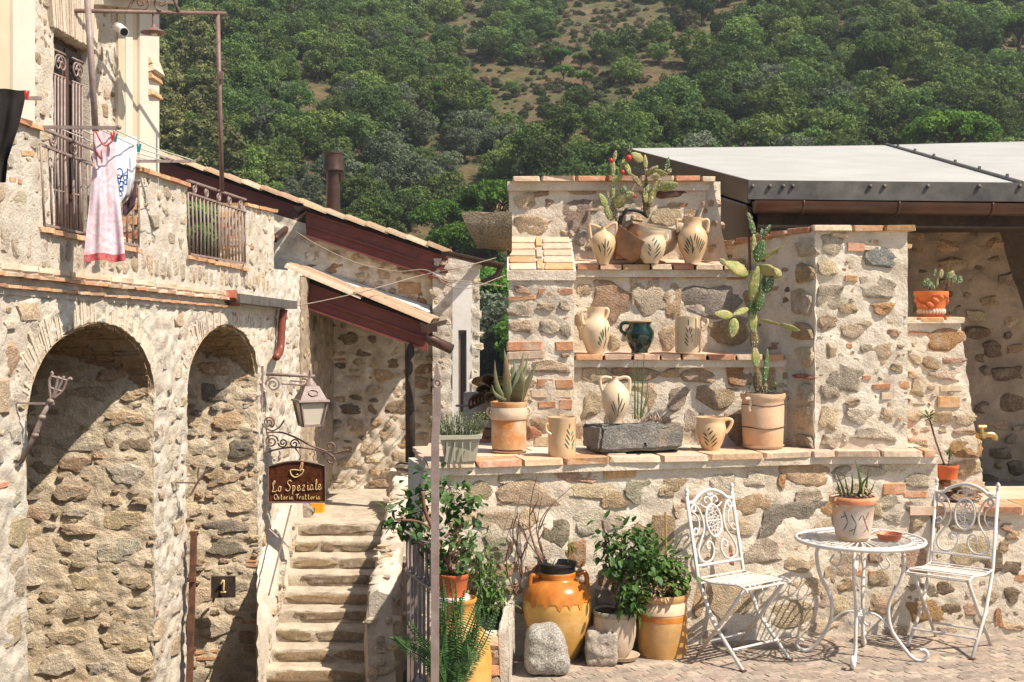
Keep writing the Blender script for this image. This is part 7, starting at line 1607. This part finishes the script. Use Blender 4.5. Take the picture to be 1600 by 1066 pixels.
# two hewn granite blocks
gr = pmat('speckled_granite', (.46, .42, .36), (.36, .33, .28), var=.2, scale=7, bump=1, bscale=70, bdist=.015, speck=.55, sscale=130)
gr2 = pmat('pale_hewn_stone', (.50, .43, .35), (.42, .35, .28), var=.2, scale=6, bump=1, bscale=40, bdist=.02, speck=.25, sscale=120)
def block(name, label, x0, x1, xt0, xt1, yt, yb, D, dep, mat, amp, seed, p=5):
    """a hewn block: rounded box tapering upwards, rough all over"""
    t = thing(name, label, 'stone block', P((x0+x1)/2, yb, D)); bm = bmesh.new(); bmesh.ops.create_icosphere(bm, subdivisions=5, radius=1)
    hgt = HC-(yt-HY)/F*D; off = Vector((seed*7.7, 0, 0)); vs = []
    for v in bm.verts:
        d = v.co.normalized(); q = d*(abs(d.x)**p+abs(d.y)**p+abs(d.z)**p)**(-1/p)
        u = (q.z+1)/2; xa = lerp(x0, xt0, u); xb = lerp(x1, xt1, u)
        w = Vector((P(lerp(xa, xb, (q.x+1)/2), HY, D).x, D+dep*(q.y+1)/2, max(0, hgt*u)))
        w += d*amp*(noise.fractal(w*22+off, .8, 2, 4)+1.2*noise.noise(w*9+off)); w.z = max(w.z, -.005); vs.append(w)
    fs = [[v.index for v in f.verts] for f in bm.faces]; bm.free()
    MB().add(vs, fs).build('block_body', mat, t, smooth=True, shade=60)
block('granite_block', 'large speckled granite block tapering to the top, in front of the ochre urn', 817, 896, 824, 878, 986, 1062, 6.66, .24, gr, .007, 1, 4)
block('hewn_block', 'smaller pale rough-faced stone cube beside the urn, before the green-rimmed pot', 916, 967, 916, 965, 989, 1044, 6.87, .17, gr2, .009, 5, 8)
# green-rimmed pot with climber
D = 7.02
t, pr, c, o = pot('climber_pot', 'weathered clay pot with a flaking green rim holding a staked leafy climber', 'potted plant', 960.5, D, [(33.5, 953), (33.5, 957), (31.8, 960), (33, 965), (33.5, 978), (33, 992), (29, 1010), (22, 1024), (18, 1028)], pmat('weathered_clay', (.48, .36, .26), (.56, .44, .33), rough=.8, var=.2, scale=6, bump=.4, bscale=40, stain=(.30, .25, .17), sstain=6), inner=.03, soil=.015, wob=.006)
MB().lathe([(31.9*k_+.003, HC-(961-HY)/F*D), (33.6*k_+.002, HC-(957.5-HY)/F*D), (33.8*k_+.001, HC-(953.5-HY)/F*D), (32*k_, HC-(952.3-HY)/F*D)], (c.x, c.y, 0), 36).build('green_rim', pmat('flaking_green_paint', (.10, .15, .10), (.45, .36, .26), rough=.7, var=.3, scale=12, bump=.2), t, smooth=True)
saucer('wide pale saucer beside the hewn stone cube, under the climber pot', 972, 7.0, 1029, 28, (.52, .40, .29), 7)
Z8 = lambda x, y: (880+x/3.27, 740+y/3.27)
MB().tube([P(*Z8(275, 700), D), P(*Z8(200, 240), D-.03)], .007, 6).build('stake', M['twig'], t)
for pts in ([(270, 700), (265, 600), (250, 450), (230, 330)], [(275, 690), (300, 560), (340, 420), (400, 320)], [(270, 600), (320, 450), (300, 330)]): MB().tube(bez([P(*Z8(*p), D-.02) for p in pts], 5), .006, 5).build('stem', M['twig'], t, smooth=True)
mb = MB(); bush(mb, [(P(*Z8(x, y), D-.03+dy), r) for x, y, r, dy in ((225, 330, .07, 0), (260, 370, .08, -.03), (320, 320, .10, 0), (380, 300, .07, .03), (380, 380, .12, -.05), (330, 420, .11, 0), (250, 450, .06, 0), (430, 420, .10, 0), (360, 500, .10, .05), (300, 540, .05, 0), (340, 620, .07, -.06), (370, 660, .06, -.06))], 420, .052, .034, .1); mb.build('foliage', M['leaf'], t)
mb = MB(); bush(mb, [(P(*Z8(x, y), D-.08), r) for x, y, r in ((340, 600, .07), (370, 640, .07), (320, 660, .05))], 70, .06, .02, .1); mb.build('foliage', M['leaf_l'], t)
# big two-tone pot
D = 7.14
t, pr, c, o = pot('leafy_pot', 'large straight ochre-banded clay pot with a bushy green plant and a cane', 'potted plant', 1034.5, D, [(40, 925.5), (40.5, 930), (39.5, 934), (38, 937), (38.6, 955), (39.5, 990), (38.5, 1015), (36.5, 1027)], pmat('ochre_glazed_pot', (.44, .215, .06), (.50, .30, .13), rough=.4, var=.22, scale=4, bump=.15, coat=.2, stain=(.60, .42, .24), sstain=3), inner=.03, soil=.02, wob=.003)
pr3 = pr[2:5]; MB().lathe([(r+.003, z) for r, z in pr[3:5]][::-1]+[(pr[3][0]+.003, pr[3][1])], (c.x, c.y, 0), 40).build('clay_band', M['terra'], t, smooth=True, color=(.60, .42, .28))
MB().lathe([(39.3*D/F, HC-(966-HY)/F*D), (39.2*D/F, HC-(958-HY)/F*D)], (c.x, c.y, 0), 40).build('glaze_band', M['glaze_o'], t, smooth=True)
MB().tube([P(1042, 925, D), P(1040, 800, D+.02)], .006, 6).build('cane', pmat('bamboo_cane', (.42, .25, .09), bump=0), t)
MB().tube(bez([P(1034, 925, D), P(1028, 895, D), P(1010, 870, D-.02)], 5), .007, 5).build('stem', M['twig'], t, smooth=True)
mb = MB(); bush(mb, [(P(*Z8(x, y), D-.04), r) for x, y, r in ((430, 400, .10), (480, 420, .10), (520, 480, .11), (470, 500, .12), (560, 520, .08), (550, 570, .08), (430, 520, .08), (585, 540, .05), (410, 440, .08))], 420, .056, .034, .1); mb.build('foliage', M['leaf_l'], t)
mb = MB(); bush(mb, [(P(*Z8(x, y), D-.12), r) for x, y, r in ((470, 590, .06), (500, 600, .05), (440, 590, .05))], 110, .03, .012, .1); mb.build('dry_foliage', bpy.data.materials['dry_straw'], t)
# ------------------------------------------------ corner by the stairs: iron railing, tall post, planter, urn with fern
rl = thing('corner_railing', 'mauve-brown iron railing with a frieze of ovals at the terrace corner above the steps', 'railing', (-.57, 6.9, 0))
Cn, Nr, Bk = Vector((-.565, 6.90, .726)), Vector((-.385, 6.42, .722)), Vector((-.495, 7.45, .722))
for a, b_, nb, both in ((Cn, Nr, 7, True), (Cn, Bk, 6, True)):
    MB().bar(a, b_, .05, .014).build('top_rail', M['iron_grey'], rl)
    dz = Vector((0, 0, -.21)); MB().bar(a+dz, b_+dz, .035, .014).build('middle_rail', M['iron_grey'], rl)
    for i in range(nb):
        f = (i+.35)/nb; p_ = lerp(a, b_, f)+dz; MB().bar(p_, p_+Vector((0, 0, -.95)), .014, .014).build('baluster', M['iron_grey'], rl)
        q = lerp(a, b_, (i+.5)/nb); d = (b_-a).normalized(); w_ = (b_-a).length/nb*.48
        MB().tube([q+dz*.5+d*w_*math.cos(u)+Vector((0, 0, .098*math.sin(u))) for u in [2*math.pi*k/16 for k in range(16)]], .008, 5, closed=True).build('oval', M['iron_grey'], rl, smooth=True)
po = thing('gate_post', 'tall kinked iron post with an eyelet near its top, standing by the railing', 'post', P(681, 1066, 6.16))
D = 6.16
V6 = lambda x, y, dy=0: P(x, y, D+dy)
MB().bar(V6(679.5, 1180), V6(680, 690), .038, .03).build('shaft', M['iron_grey'], po); MB().bar(V6(680, 690), V6(683, 640), .036, .028).build('kink', M['iron_grey'], po)
MB().bar(V6(683.5, 640), V6(682.5, 606), .036, .022).build('upper_shaft', M['iron_grey'], po)
MB().tube([V6(683+6*math.cos(a), 600+6.5*math.sin(a)) for a in [2*math.pi*i/16 for i in range(16)]], .009, 6, closed=True).build('eyelet', M['iron_grey'], po, smooth=True)
MB().hexa([V6(678, 594, -.008), V6(689, 594, -.008), V6(689, 594, .008), V6(678, 594, .008)], [V6(680.5, 568, -.008), V6(683.5, 568, -.008), V6(683.5, 568, .008), V6(680.5, 568, .008)]).build('blade_tip', M['iron_grey'], po)
# masonry planter
mp = thing('planter_trough', 'long whitewashed masonry planter with brick ends running towards the viewer', 'planter', P(790, 1066, 6.2)); mp['kind'] = 'thing'
x0, x1 = -.20, .005
def pq(px, py): Dq = (HC-.50)*F/(py-HY); return Dq
YN, YF, zt3 = 6.55, 7.0, .42
nx = lambda px, Y: (px-800)/F*Y
b = MB(); rough_block(b, [(nx(783, YN), YN, -.2), (nx(800, YN), YN, -.2), (nx(804, YF), YF, -.2), (nx(790, YF), YF, -.2)], [(nx(778, YN), YN, HC-(990-HY)/F*YN), (nx(795, YN), YN, HC-(985-HY)/F*YN), (nx(804, YF), YF, HC-(938-HY)/F*YF), (nx(788, YF), YF, HC-(938-HY)/F*YF)], 6, .008, 2)
b.build('side_wall', M['mortar_w'], mp, smooth=True, shade=50)
zb_ = HC-(993-HY)/F*YN
for i, (c_, h_) in enumerate(((CREAM, .05), (GREY, .06), (BRICK, .05), (PALE, .09), (GREY, .09), (BRICK, .06))):
    z = zb_-.03-i*.075; inst('brick' if c_ in (CREAM, BRICK) else 'stone', random.choice(BR if c_ in (CREAM, BRICK) else SB), mp, (nx(772, YN), YN+.06, z), (0, 0, .05), (.036, .06, h_/2), vary(c_))
b = MB(); rough_block(b, [(nx(745, YN), YN+.02, -.2), (nx(782, YN), YN+.02, -.2), (nx(782, YN), YN+.12, -.2), (nx(745, YN), YN+.12, -.2)], [(nx(745, YN), YN+.02, zb_), (nx(782, YN), YN+.02, zb_), (nx(782, YN), YN+.12, zb_), (nx(745, YN), YN+.12, zb_)], 5, .006, 4); b.build('end_wall', M['mortar'], mp, smooth=True, shade=50)
MB().add([(nx(745, YN), YN+.1, zb_-.05), (nx(782, YN), YN+.1, zb_-.05), (nx(792, YF), YF, .28), (nx(760, YF), YF, .28)], [(0, 1, 2, 3)]).build('soil', M['black'], mp)
# urn with orange neck, plastic pot on top with a shrub, fern
D = 6.50; k_ = D/F; zr = lambda y: HC-(y-HY)*k_
t, pr, c, o = pot('orange_urn', 'orange-glazed urn behind the iron post carrying a plastic pot, half hidden by fern', 'urn', 718, D, [(27, 934), (28, 938), (25, 941), (24, 962), (28, 972), (38, 985), (47, 1005), (51, 1030), (50, 1060), (44, 1095), (34, 1130)], pmat('streaky_orange_glaze', (.58, .27, .055), (.60, .34, .10), rough=.35, var=.2, scale=5, bump=.1, coat=.3, stain=(.50, .14, .02), sstain=4), inner=.02)
t2, pr, c, o = pot('plastic_pot', 'terracotta-coloured plastic pot with a leafy geranium-like shrub, on top of the orange urn', 'potted plant', 708, D-.0, [(25, 896), (25, 902), (23.5, 903), (23.2, 909), (22.6, 910), (19.5, 931)], M['plastic'], inner=.03, soil=.015, color=(.50, .12, .045))
MB().lathe([(26*k_, zr(936)), (26.5*k_, zr(931)), (.001, zr(931))], (c.x, c.y, 0), 30).build('saucer', M['white_p'], t2, smooth=True, shade=40)
ZA_ = lambda x, y: (600+x/3.175, 730+y/3.175)
for pts, r in (([(335, 530), (320, 470), (325, 420), (360, 330), (385, 270)], .011), ([(330, 500), (290, 430), (250, 330), (205, 220), (190, 120)], .010), ([(325, 460), (380, 350), (330, 330), (300, 350)], .006), ([(340, 480), (370, 430), (420, 380)], .006), ([(240, 310), (170, 270), (60, 260)], .006)):
    MB().tube(bez([P(*ZA_(*p), D+.0004*(p[0]-335)) for p in pts], 5), r, 6).build('stem', M['twig'], t2, smooth=True)
cl = [(385, 150, .09), (345, 200, .08), (420, 200, .09), (390, 240, .07), (440, 140, .05), (205, 60, .08), (190, 120, .06), (260, 100, .08), (275, 160, .07), (60, 240, .06), (130, 240, .07), (170, 250, .05), (110, 310, .04), (30, 250, .05), (300, 360, .08), (340, 400, .11), (270, 400, .07), (390, 400, .10), (380, 460, .10), (300, 460, .10), (230, 370, .06), (420, 350, .06), (280, 500, .06)]
mb = MB(); bush(mb, [(P(*ZA_(x, y), D+random.uniform(-.03, .12)), r) for x, y, r in cl], 430, .055, .036, .1); mb.build('foliage', M['leaf'], t2)
# light trailing plant in the planter behind
tp = thing('trailing_plant', 'bright light green bushy plant spilling out of the masonry planter', 'plant', P(750, 1000, 6.7))
mb = MB(); cl = [(460, 400, .10), (500, 450, .11), (440, 480, .12), (480, 540, .12), (530, 540, .09), (450, 600, .11), (520, 620, .11), (560, 640, .07), (490, 680, .10), (540, 700, .07), (450, 700, .09), (520, 760, .08), (560, 590, .05)]
bush(mb, [(P(*ZA_(x, y), 7.0), r) for x, y, r in cl], 620, .055, .016, .1); mb.build('foliage', M['leaf_l'], tp)
for pts in ([(500, 780), (480, 600), (470, 420)], [(510, 780), (530, 640), (560, 600)]): MB().tube(bez([P(*ZA_(*p), 6.88) for p in pts], 4), .005, 4).build('stem', M['leaf_d'], tp)
# fern fronds
fe = thing('fern', 'dark green sword fern with long upright fronds behind the iron railing', 'fern', P(700, 1066, 6.35))
for k, pts in enumerate(([(350, 1066), (345, 900), (370, 740), (400, 610)], [(360, 1080), (380, 900), (410, 790), (475, 640)], [(370, 1080), (420, 930), (450, 830), (500, 740)], [(330, 1066), (310, 880), (300, 700), (290, 550)], [(310, 1080), (290, 900), (280, 800), (275, 700)], [(300, 1066), (250, 950), (200, 880), (130, 760)], [(280, 1000), (200, 900), (120, 870), (30, 845)], [(350, 1080), (390, 960), (430, 850), (470, 690)], [(340, 1066), (330, 940), (340, 830), (355, 640)],
                         [(320, 1080), (350, 980), (360, 860), (330, 560)], [(380, 1090), (430, 980), (480, 860), (560, 700)], [(310, 1080), (300, 980), (290, 880), (310, 780)], [(290, 1080), (270, 1020), (250, 980), (290, 900)], [(360, 1080), (385, 1000), (400, 900), (410, 860)])):
  for rep in range(2):
    dd = random.uniform(-.10, .05); pts = [(x+rep*random.uniform(-22, 22)*(.4+i*.35), y+rep*random.uniform(-8, 60)) for i, (x, y) in enumerate(pts)]
    ctr = bez([P(*ZA_(*p), 6.27+dd*.5-.012*i) for i, p in enumerate(pts)], 12); mb = MB(); n = len(ctr); mb.tube(ctr, .003, 4)
    for i in range(2, n):
        tg = (ctr[i]-ctr[i-1]).normalized(); t_ = i/n; ln_ = .034*math.sin(math.pi*min(1, .12+.9*t_))+.008
        for s in (-1, 1):
            sd = tg.cross(Vector((.15*s, -1, .1))).normalized()*s
            for h in (0,):
                q = lerp(ctr[i-1], ctr[i], h); leaf_faces(mb, q, sd+tg*.15+rv(.06), ln_*random.uniform(.85, 1.1), .0065, up=Vector((.1, -1, .35)), n=2, bend=.1)
    mb.build('frond', M['leaf_d'] if (k+rep) % 2 else M['leaf'], fe)
# ---------------------------------------------------------------- white iron bistro set
WI = M['white_iron']
TX, TY, TZ, TR = 1.922, 7.07, .652, .345
bt2 = thing('bistro_table', 'round white wrought iron bistro table with S-curved legs', 'table', (TX, TY, 0))
circ = lambda r, z, n=48: [(TX+r*math.cos(2*math.pi*i/n), TY+r*math.sin(2*math.pi*i/n), z) for i in range(n)]
MB().tube(circ(TR, TZ, 64), .011, 8, closed=True).build('outer_ring', WI, bt2, smooth=True)
for r in (.275, .05): MB().tube(circ(r, TZ), .006, 6, closed=True).build('inner_ring', WI, bt2, smooth=True)
for i in range(36):
    a = 2*math.pi*i/36; u = Vector((math.cos(a), math.sin(a), 0)); MB().bar(Vector((TX, TY, TZ))+u*.05, Vector((TX, TY, TZ))+u*.275, .0085, .003).build('slat', WI, bt2)
MB().lathe([(.05, 0), (.05, .004), (.001, .004)], (TX, TY, TZ), 24).build('hub', WI, bt2)
for i in range(26):
    a = 2*math.pi*i/26; u = Vector((math.cos(a), math.sin(a), 0)); v = Vector((-u.y, u.x, 0)); c0 = Vector((TX, TY, TZ))+u*.31
    MB().tube([c0+u*.028*math.cos(w_)+v*.032*math.sin(w_) for w_ in [2*math.pi*k/8 for k in range(8)]], .004, 4, closed=True).build('rim_loop', WI, bt2)
for fx, fy in ((1334, 1045), (1431, 1035), (1350, 1011), (1262, 1020)):
    Dq = HC*F/(fy-HY); g = Vector(((fx-800)/F*Dq-TX, Dq-TY, 0)); u = g.normalized(); r = g.length; T0 = Vector((TX, TY, 0))
    prf = [(.20, .645), (.235, .56), (.215, .44), (.165, .34), (.15, .26), (.17, .16), (r-.06, .07), (r-.015, .022), (r+.03, .012), (r+.06, .04), (r+.05, .068), (r+.02, .066)]
    MB().tube(bez([T0+u*a+Vector((0, 0, z)) for a, z in prf], 5), .0105, 8).build('leg', WI, bt2, smooth=True)
    MB().tube(bez([T0+u*a+Vector((0, 0, z)) for a, z in ((.205, .64), (.15, .62), (.10, .56), (.12, .50), (.16, .52), (.14, .56))], 4), .006, 5).build('scroll', WI, bt2, smooth=True)
    MB().tube(bez([T0+u*a+Vector((0, 0, z)) for a, z in ((.165, .17), (.10, .235), (.03, .25), (.02, .20), (.05, .18), (.06, .205))], 5), .007, 6).build('brace', WI, bt2, smooth=True)
MB().tube(circ(.02, .235, 16), .006, 5, closed=True).build('centre_ring', WI, bt2)
def chair(label, loc, rz, src=None):
    if src is not None:
        r = src.copy(); C.objects.link(r); r.location = loc; r.rotation_euler = (0, 0, rz); r['label'] = label
        for ch in src.children:
            k = ch.copy(); C.objects.link(k); k.parent = r
        return r
    t = thing('bistro_chair', label, 'chair', loc, 'white iron bistro chairs', rotz=rz or 1e-6)
    # local frame: x to the sitter's left, -y forward
    Wd, S, H = .18, .44, .885; tl = lambda z: .165+(z-S)*.20; t_post = lambda z: Vector((0, tl(z), z))
    for s in (-1, 1):
        MB().tube([(s*Wd, tl(H), H), (s*Wd, tl(S), S), (s*Wd, .05, .22), (s*(Wd+.004), -.17, .008)], .0105, 8).build('post', WI, t, smooth=True)
        MB().tube([(s*(Wd-.025), -.155, S-.01), (s*(Wd-.025), -.02, .26), (s*(Wd-.02), .19, .008)], .0105, 8).build('leg', WI, t, smooth=True)
        MB().lathe([(.010, 0), (.014, .008), (.007, .014), (.013, .024), (.013, .032), (.003, .046)], (s*Wd, tl(H), H), 12).build('finial', WI, t, smooth=True)
        MB().box((s*(Wd+.004), -.17, .006), (.03, .03, .012)).build('foot', M['rust'], t)
    for z, y, w_ in ((.10, -.093, Wd), (.10, .12, Wd-.025), (S-.02, -.14, Wd-.02), (S-.025, .15, Wd)): MB().tube([(-w_, y, z), (w_, y, z)], .007, 6).build('stretcher', WI, t)
    for y, z in ((.155, S+.004), (.11, S-.002), (.065, S-.003), (.02, S+.0), (-.025, S+.004), (-.07, S+.009), (-.115, S+.013), (-.155, S+.012), (-.185, S-.002)):      # seat slats from side to side, rolling over in front
        MB().box((0, y, z), (.35, .024, .004)).build('seat_slat', WI, t)
    for x in (-.178, .178, -.06, .06): MB().tube(bez([(x, .165, S+.002), (x, .06, S-.008), (x, -.07, S+.003), (x, -.14, S+.009), (x, -.19, S-.006), (x, -.195, S-.02)], 3), .0065 if abs(x) > .1 else .004, 6).build('seat_rail', WI, t, smooth=True)
    B2 = lambda x, z: (x, tl(z)-.002, z)
    def curve(pts, r=.0065, nm='back_scroll', k=5): MB().tube(bez([B2(*p) for p in pts], k), r, 6).build(nm, WI, t, smooth=True)
    curve([(-Wd, .845), (-.135, .85), (-.08, .885), (0, .905), (.08, .885), (.135, .85), (Wd, .845)], .011, 'crest_rail')
    MB().tube([B2(-Wd, .505), B2(Wd, .505)], .009, 6).build('lower_rail', WI, t)
    zc_ = .735
    MB().tube([B2(.058*math.cos(a), zc_+.088*math.sin(a)) for a in [2*math.pi*i/28 for i in range(28)]], .008, 6, closed=True).build('medallion_ring', WI, t, smooth=True)
    ml = MB()
    for r_, n_ in ((.75, 12), (.45, 8), (.18, 4)):
        for i in range(n_):
            a = 2*math.pi*i/n_+r_*3; cx_, cz_ = .058*r_*math.cos(a), zc_+.088*r_*math.sin(a)
            ml.tube([B2(cx_+.011*math.cos(w_), cz_+.012*math.sin(w_)) for w_ in [k*1.2 for k in range(5)]], .0038, 4)
    ml.tube([B2(0, zc_-.08), B2(0, zc_+.08)], .004, 4); ml.tube([B2(-.052, zc_), B2(.052, zc_)], .004, 4); ml.build('medallion_lace', WI, t)
    for s in (-1, 1):
        curve([(s*.145, .83), (s*.16, .81), (s*.145, .795), (s*.13, .805), (s*.13, .825), (s*.15, .84), (s*.115, .82), (s*.085, .76), (s*.085, .69), (s*.13, .62), (s*.15, .575), (s*.14, .535), (s*.10, .518), (s*.055, .53), (s*.03, .57), (s*.035, .61), (s*.06, .625), (s*.08, .61), (s*.075, .588), (s*.06, .59)])
        curve([(s*.165, .69), (s*.15, .705), (s*.135, .695), (s*.14, .675), (s*.165, .67)], .005)
        curve([(s*.165, .80), (s*.125, .77), (s*.115, .72), (s*.135, .68)], .005)
        curve([(0, .84), (s*.02, .865), (s*.045, .862), (s*.05, .842), (s*.033, .835)], .005); curve([(0, .83), (s*.02, .815), (s*.05, .81), (s*.085, .83)], .0055)
    MB().tube([B2(0, .82), B2(0, .89)], .006, 5).build('fleuron', WI, t)
    for s in (-1, 1): curve([(0, .87), (s*.014, .882), (s*.018, .872)], .005, 'fleuron', 3)
    return t
def face_to(dx, dy): return math.atan2(dy, dx)+math.pi/2          # -y forward
c1 = chair('white iron bistro chair standing nearest the leafy pots, turned towards the table', (1.268, 7.03, 0), face_to(.60, -.80))
chair('white iron bistro chair beyond the table, below the brick-topped low wall', ((2.246+2.445+2.527+2.745)/4, (7.28+7.5+7.08+7.34)/4-.03, 0), face_to(-.64, -.77), c1)
# pot and saucer on the table
D = 7.05
t, pr, c, o = pot('painted_flowerpot', 'faded hand-painted flowerpot with strappy leaves standing on the white table', 'potted plant', 1332.6, D, [(36, 775.5), (36.5, 780), (35.5, 784), (33, 786), (31, 806), (28.5, 826), (26, 839)], pmat('whitewashed_pot', (.58, .52, .46), (.52, .26, .14), rough=.8, var=.2, scale=5, bump=.3, bscale=50, stain=(.48, .45, .38), sstain=7), inner=.03, soil=.012)
MB().lathe([(35.8*D/F, HC-(785-HY)/F*D), (36.8*D/F, HC-(780.5-HY)/F*D), (36.4*D/F, HC-(775.2-HY)/F*D), (33*D/F, HC-(774.8-HY)/F*D)], (c.x, c.y, 0), 36).build('clay_rim', M['terra'], t, smooth=True, color=(.52, .20, .09))
strokes(t, pr, 1332.6, D, [(1312, 795, 1318, 812, 1.6), (1318, 812, 1312, 826, 1.5), (1322, 800, 1330, 815, 2), (1330, 815, 1326, 832, 1.5), (1340, 800, 1346, 816, 1.6), (1346, 816, 1352, 828, 1.4), (1350, 796, 1344, 808, 1.5), (1308, 806, 1314, 802, 1.6), (1334, 808, 1338, 800, 1.6), (1320, 826, 1328, 822, 1.5), (1342, 828, 1350, 818, 1.4)], pmat('grey_green_paint', (.13, .15, .12), bump=0), 'painted_vine')
saucer('pale clay saucer under the painted flowerpot on the white table', 1332.6, D, 843.5, 27, (.55, .42, .27), 6)
for pts, w_ in (([(1345, 776), (1344, 750), (1336, 718)], .022), ([(1352, 776), (1354, 755), (1357, 730)], .018), ([(1320, 776), (1315, 758), (1305, 737)], .014), ([(1315, 778), (1310, 760), (1306, 750)], .012), ([(1330, 776), (1332, 755), (1331, 738)], .014), ([(1340, 776), (1350, 752), (1361, 742)], .014), ([(1326, 776), (1322, 755), (1319, 742)], .010), ([(1355, 776), (1362, 765), (1368, 750)], .010)):
    aloe_leaf(t, pts, D, w_, M['leaf_l'] if w_ > .015 else M['leaf'], (0, -.02, -.03), .25)
mb = MB(); bush(mb, [(P(x, 775, D-.05), .04) for x in (1312, 1325, 1345, 1358)], 70, .028, .014, .05); mb.build('dry_foliage', pmat('reddish_rosettes', (.30, .14, .08), (.30, .24, .11), rough=.7, bump=0), t)
saucer('empty red-brown clay saucer lying on the white table beside the flowerpot', 1389.4, 7.02, 842.5, 20.5, (.36, .115, .055), 9)
# ---------------------------------------------------------------- things behind the wall end
sp = thing('stone_spout', 'massive half-round granite gutter spout jutting from the end of the shelf wall', 'spout', P(760, 360, 8.4))
mgs = pmat('coarse_granite_spout', (.40, .32, .22), (.30, .235, .155), var=.25, scale=6, bump=1, bscale=45, bdist=.03, speck=.5, sscale=110)
vs = []; fs = []; n = 14; K = 9
for k in range(K+1):
    t_ = k/K; cx_ = lerp(720, 800, t_); wl = lerp(0, 1, min(1, t_*2.2+.15))
    for i in range(n+1):
        a = math.pi*i/n; dY = -.24*math.cos(a); ry = lerp(56, 62, t_)*math.sin(a)**.8
        s_ = smooth(t_*3) if t_ < .33 else 1
        q = P(cx_+26*math.sin(a)*(1 if k == 0 else .8*(1-t_)), 331+ry, 8.02+dY); q += Vector((0, 0, 1))*.012*noise.noise(q*9); vs.append(q)
W_ = n+1
for k in range(K):
    for i in range(n): fs.append((k*W_+i, k*W_+i+1, k*W_+W_+i+1, k*W_+W_+i))
    fs.append((k*W_+n, k*W_, k*W_+W_, k*W_+W_+n))
fs += [tuple(range(W_))[::-1], tuple(K*W_+i for i in range(W_))]
MB().add(vs, fs).build('spout_body', mgs, sp, smooth=True, shade=50)
mb = MB(); bush(mb, [(P(782, 329, 8.0), .04)], 30, .06, .006, .02); mb.build('dry_tuft', bpy.data.materials['dry_straw'], sp)
lt = thing('low_roof', 'small pantiled lean-to roof and brick stub just behind the end of the ledge', 'roof', P(770, 640, 9.2)); lt['kind'] = 'thing'
for i, (x, y) in enumerate(((753, 626), (762, 612), (772, 608), (784, 612), (795, 618), (760, 628), (772, 624), (785, 628), (755, 600), (770, 597), (788, 600))): inst('roof_tile', random.choice(PT), lt, P(x, y, 9.2+.1*(i % 3)), (R(-20), R(10), R(78)), (.17, .05, .06), vary(random.choice(TILEC)))
MB().box(P(770, 640, 9.35), (.42, .3, .26), jit=.01).build('roof_base', M['mortar'], lt); MB().box(P(775, 595, 9.6), (.40, .4, .02), jit=.006).build('roof_ridge', M['mortar'], lt)
for x, y, w_, h_, c_ in ((762, 648, 44, 10, ORANGE), (768, 661, 34, 12, CREAM), (764, 676, 30, 12, BRICK), (768, 690, 30, 14, BRICK), (750, 672, 20, 14, BRICK), (752, 690, 20, 16, BRICK)): inst('brick', random.choice(BR), lt, P(x, y, 8.9), (0, 0, random.uniform(-.1, .1)), (w_*8.9/F/2, .06, h_*8.9/F/2), vary(c_))
fk = thing('iron_fork', 'rusty iron rake head with curved tines leaning on the low roof', 'rake', P(745, 635, 8.8))
MB().tube([P(712, 634, 8.8), P(735, 634, 8.8)], .008, 5).build('handle', M['iron_grey'], fk); MB().tube([P(733, 638, 8.8), P(757, 627, 8.8)], .012, 5).build('head_bar', M['rust'], fk)
for i in range(5): x, y = lerp(734, 756, i/4), lerp(638, 627, i/4); MB().tube(bez([P(x, y, 8.8), P(x-1, y-7, 8.78), P(x+1, y-14, 8.76), P(x+5, y-17, 8.74)], 4), .009, 5).build('tine', M['rust'], fk, smooth=True)
# ---------------------------------------------------------------- thin summer haze over the valley
zs_ = [v.co.z for v in bpy.data.objects['hillside'].data.vertices]
hz = MB().box((0, 272, (min(zs_)-1+max(zs_)+12)/2), (790, 700, max(zs_)+13-min(zs_))).build('haze', [bpy.data.materials.new('thin_haze')]); hz['kind'] = 'stuff'; hz['label'] = 'thin summer haze'
hm = hz.data.materials[0]; hm.use_nodes = True; hn = hm.node_tree; hn.nodes.clear()
pv_ = hn.nodes.new('ShaderNodeVolumePrincipled'); pv_.inputs['Density'].default_value = .00045; pv_.inputs['Color'].default_value = (.80, .86, .90, 1); pv_.inputs['Anisotropy'].default_value = .3
ho = hn.nodes.new('ShaderNodeOutputMaterial'); hn.links.new(pv_.outputs[0], ho.inputs['Volume'])
hz.visible_shadow = True
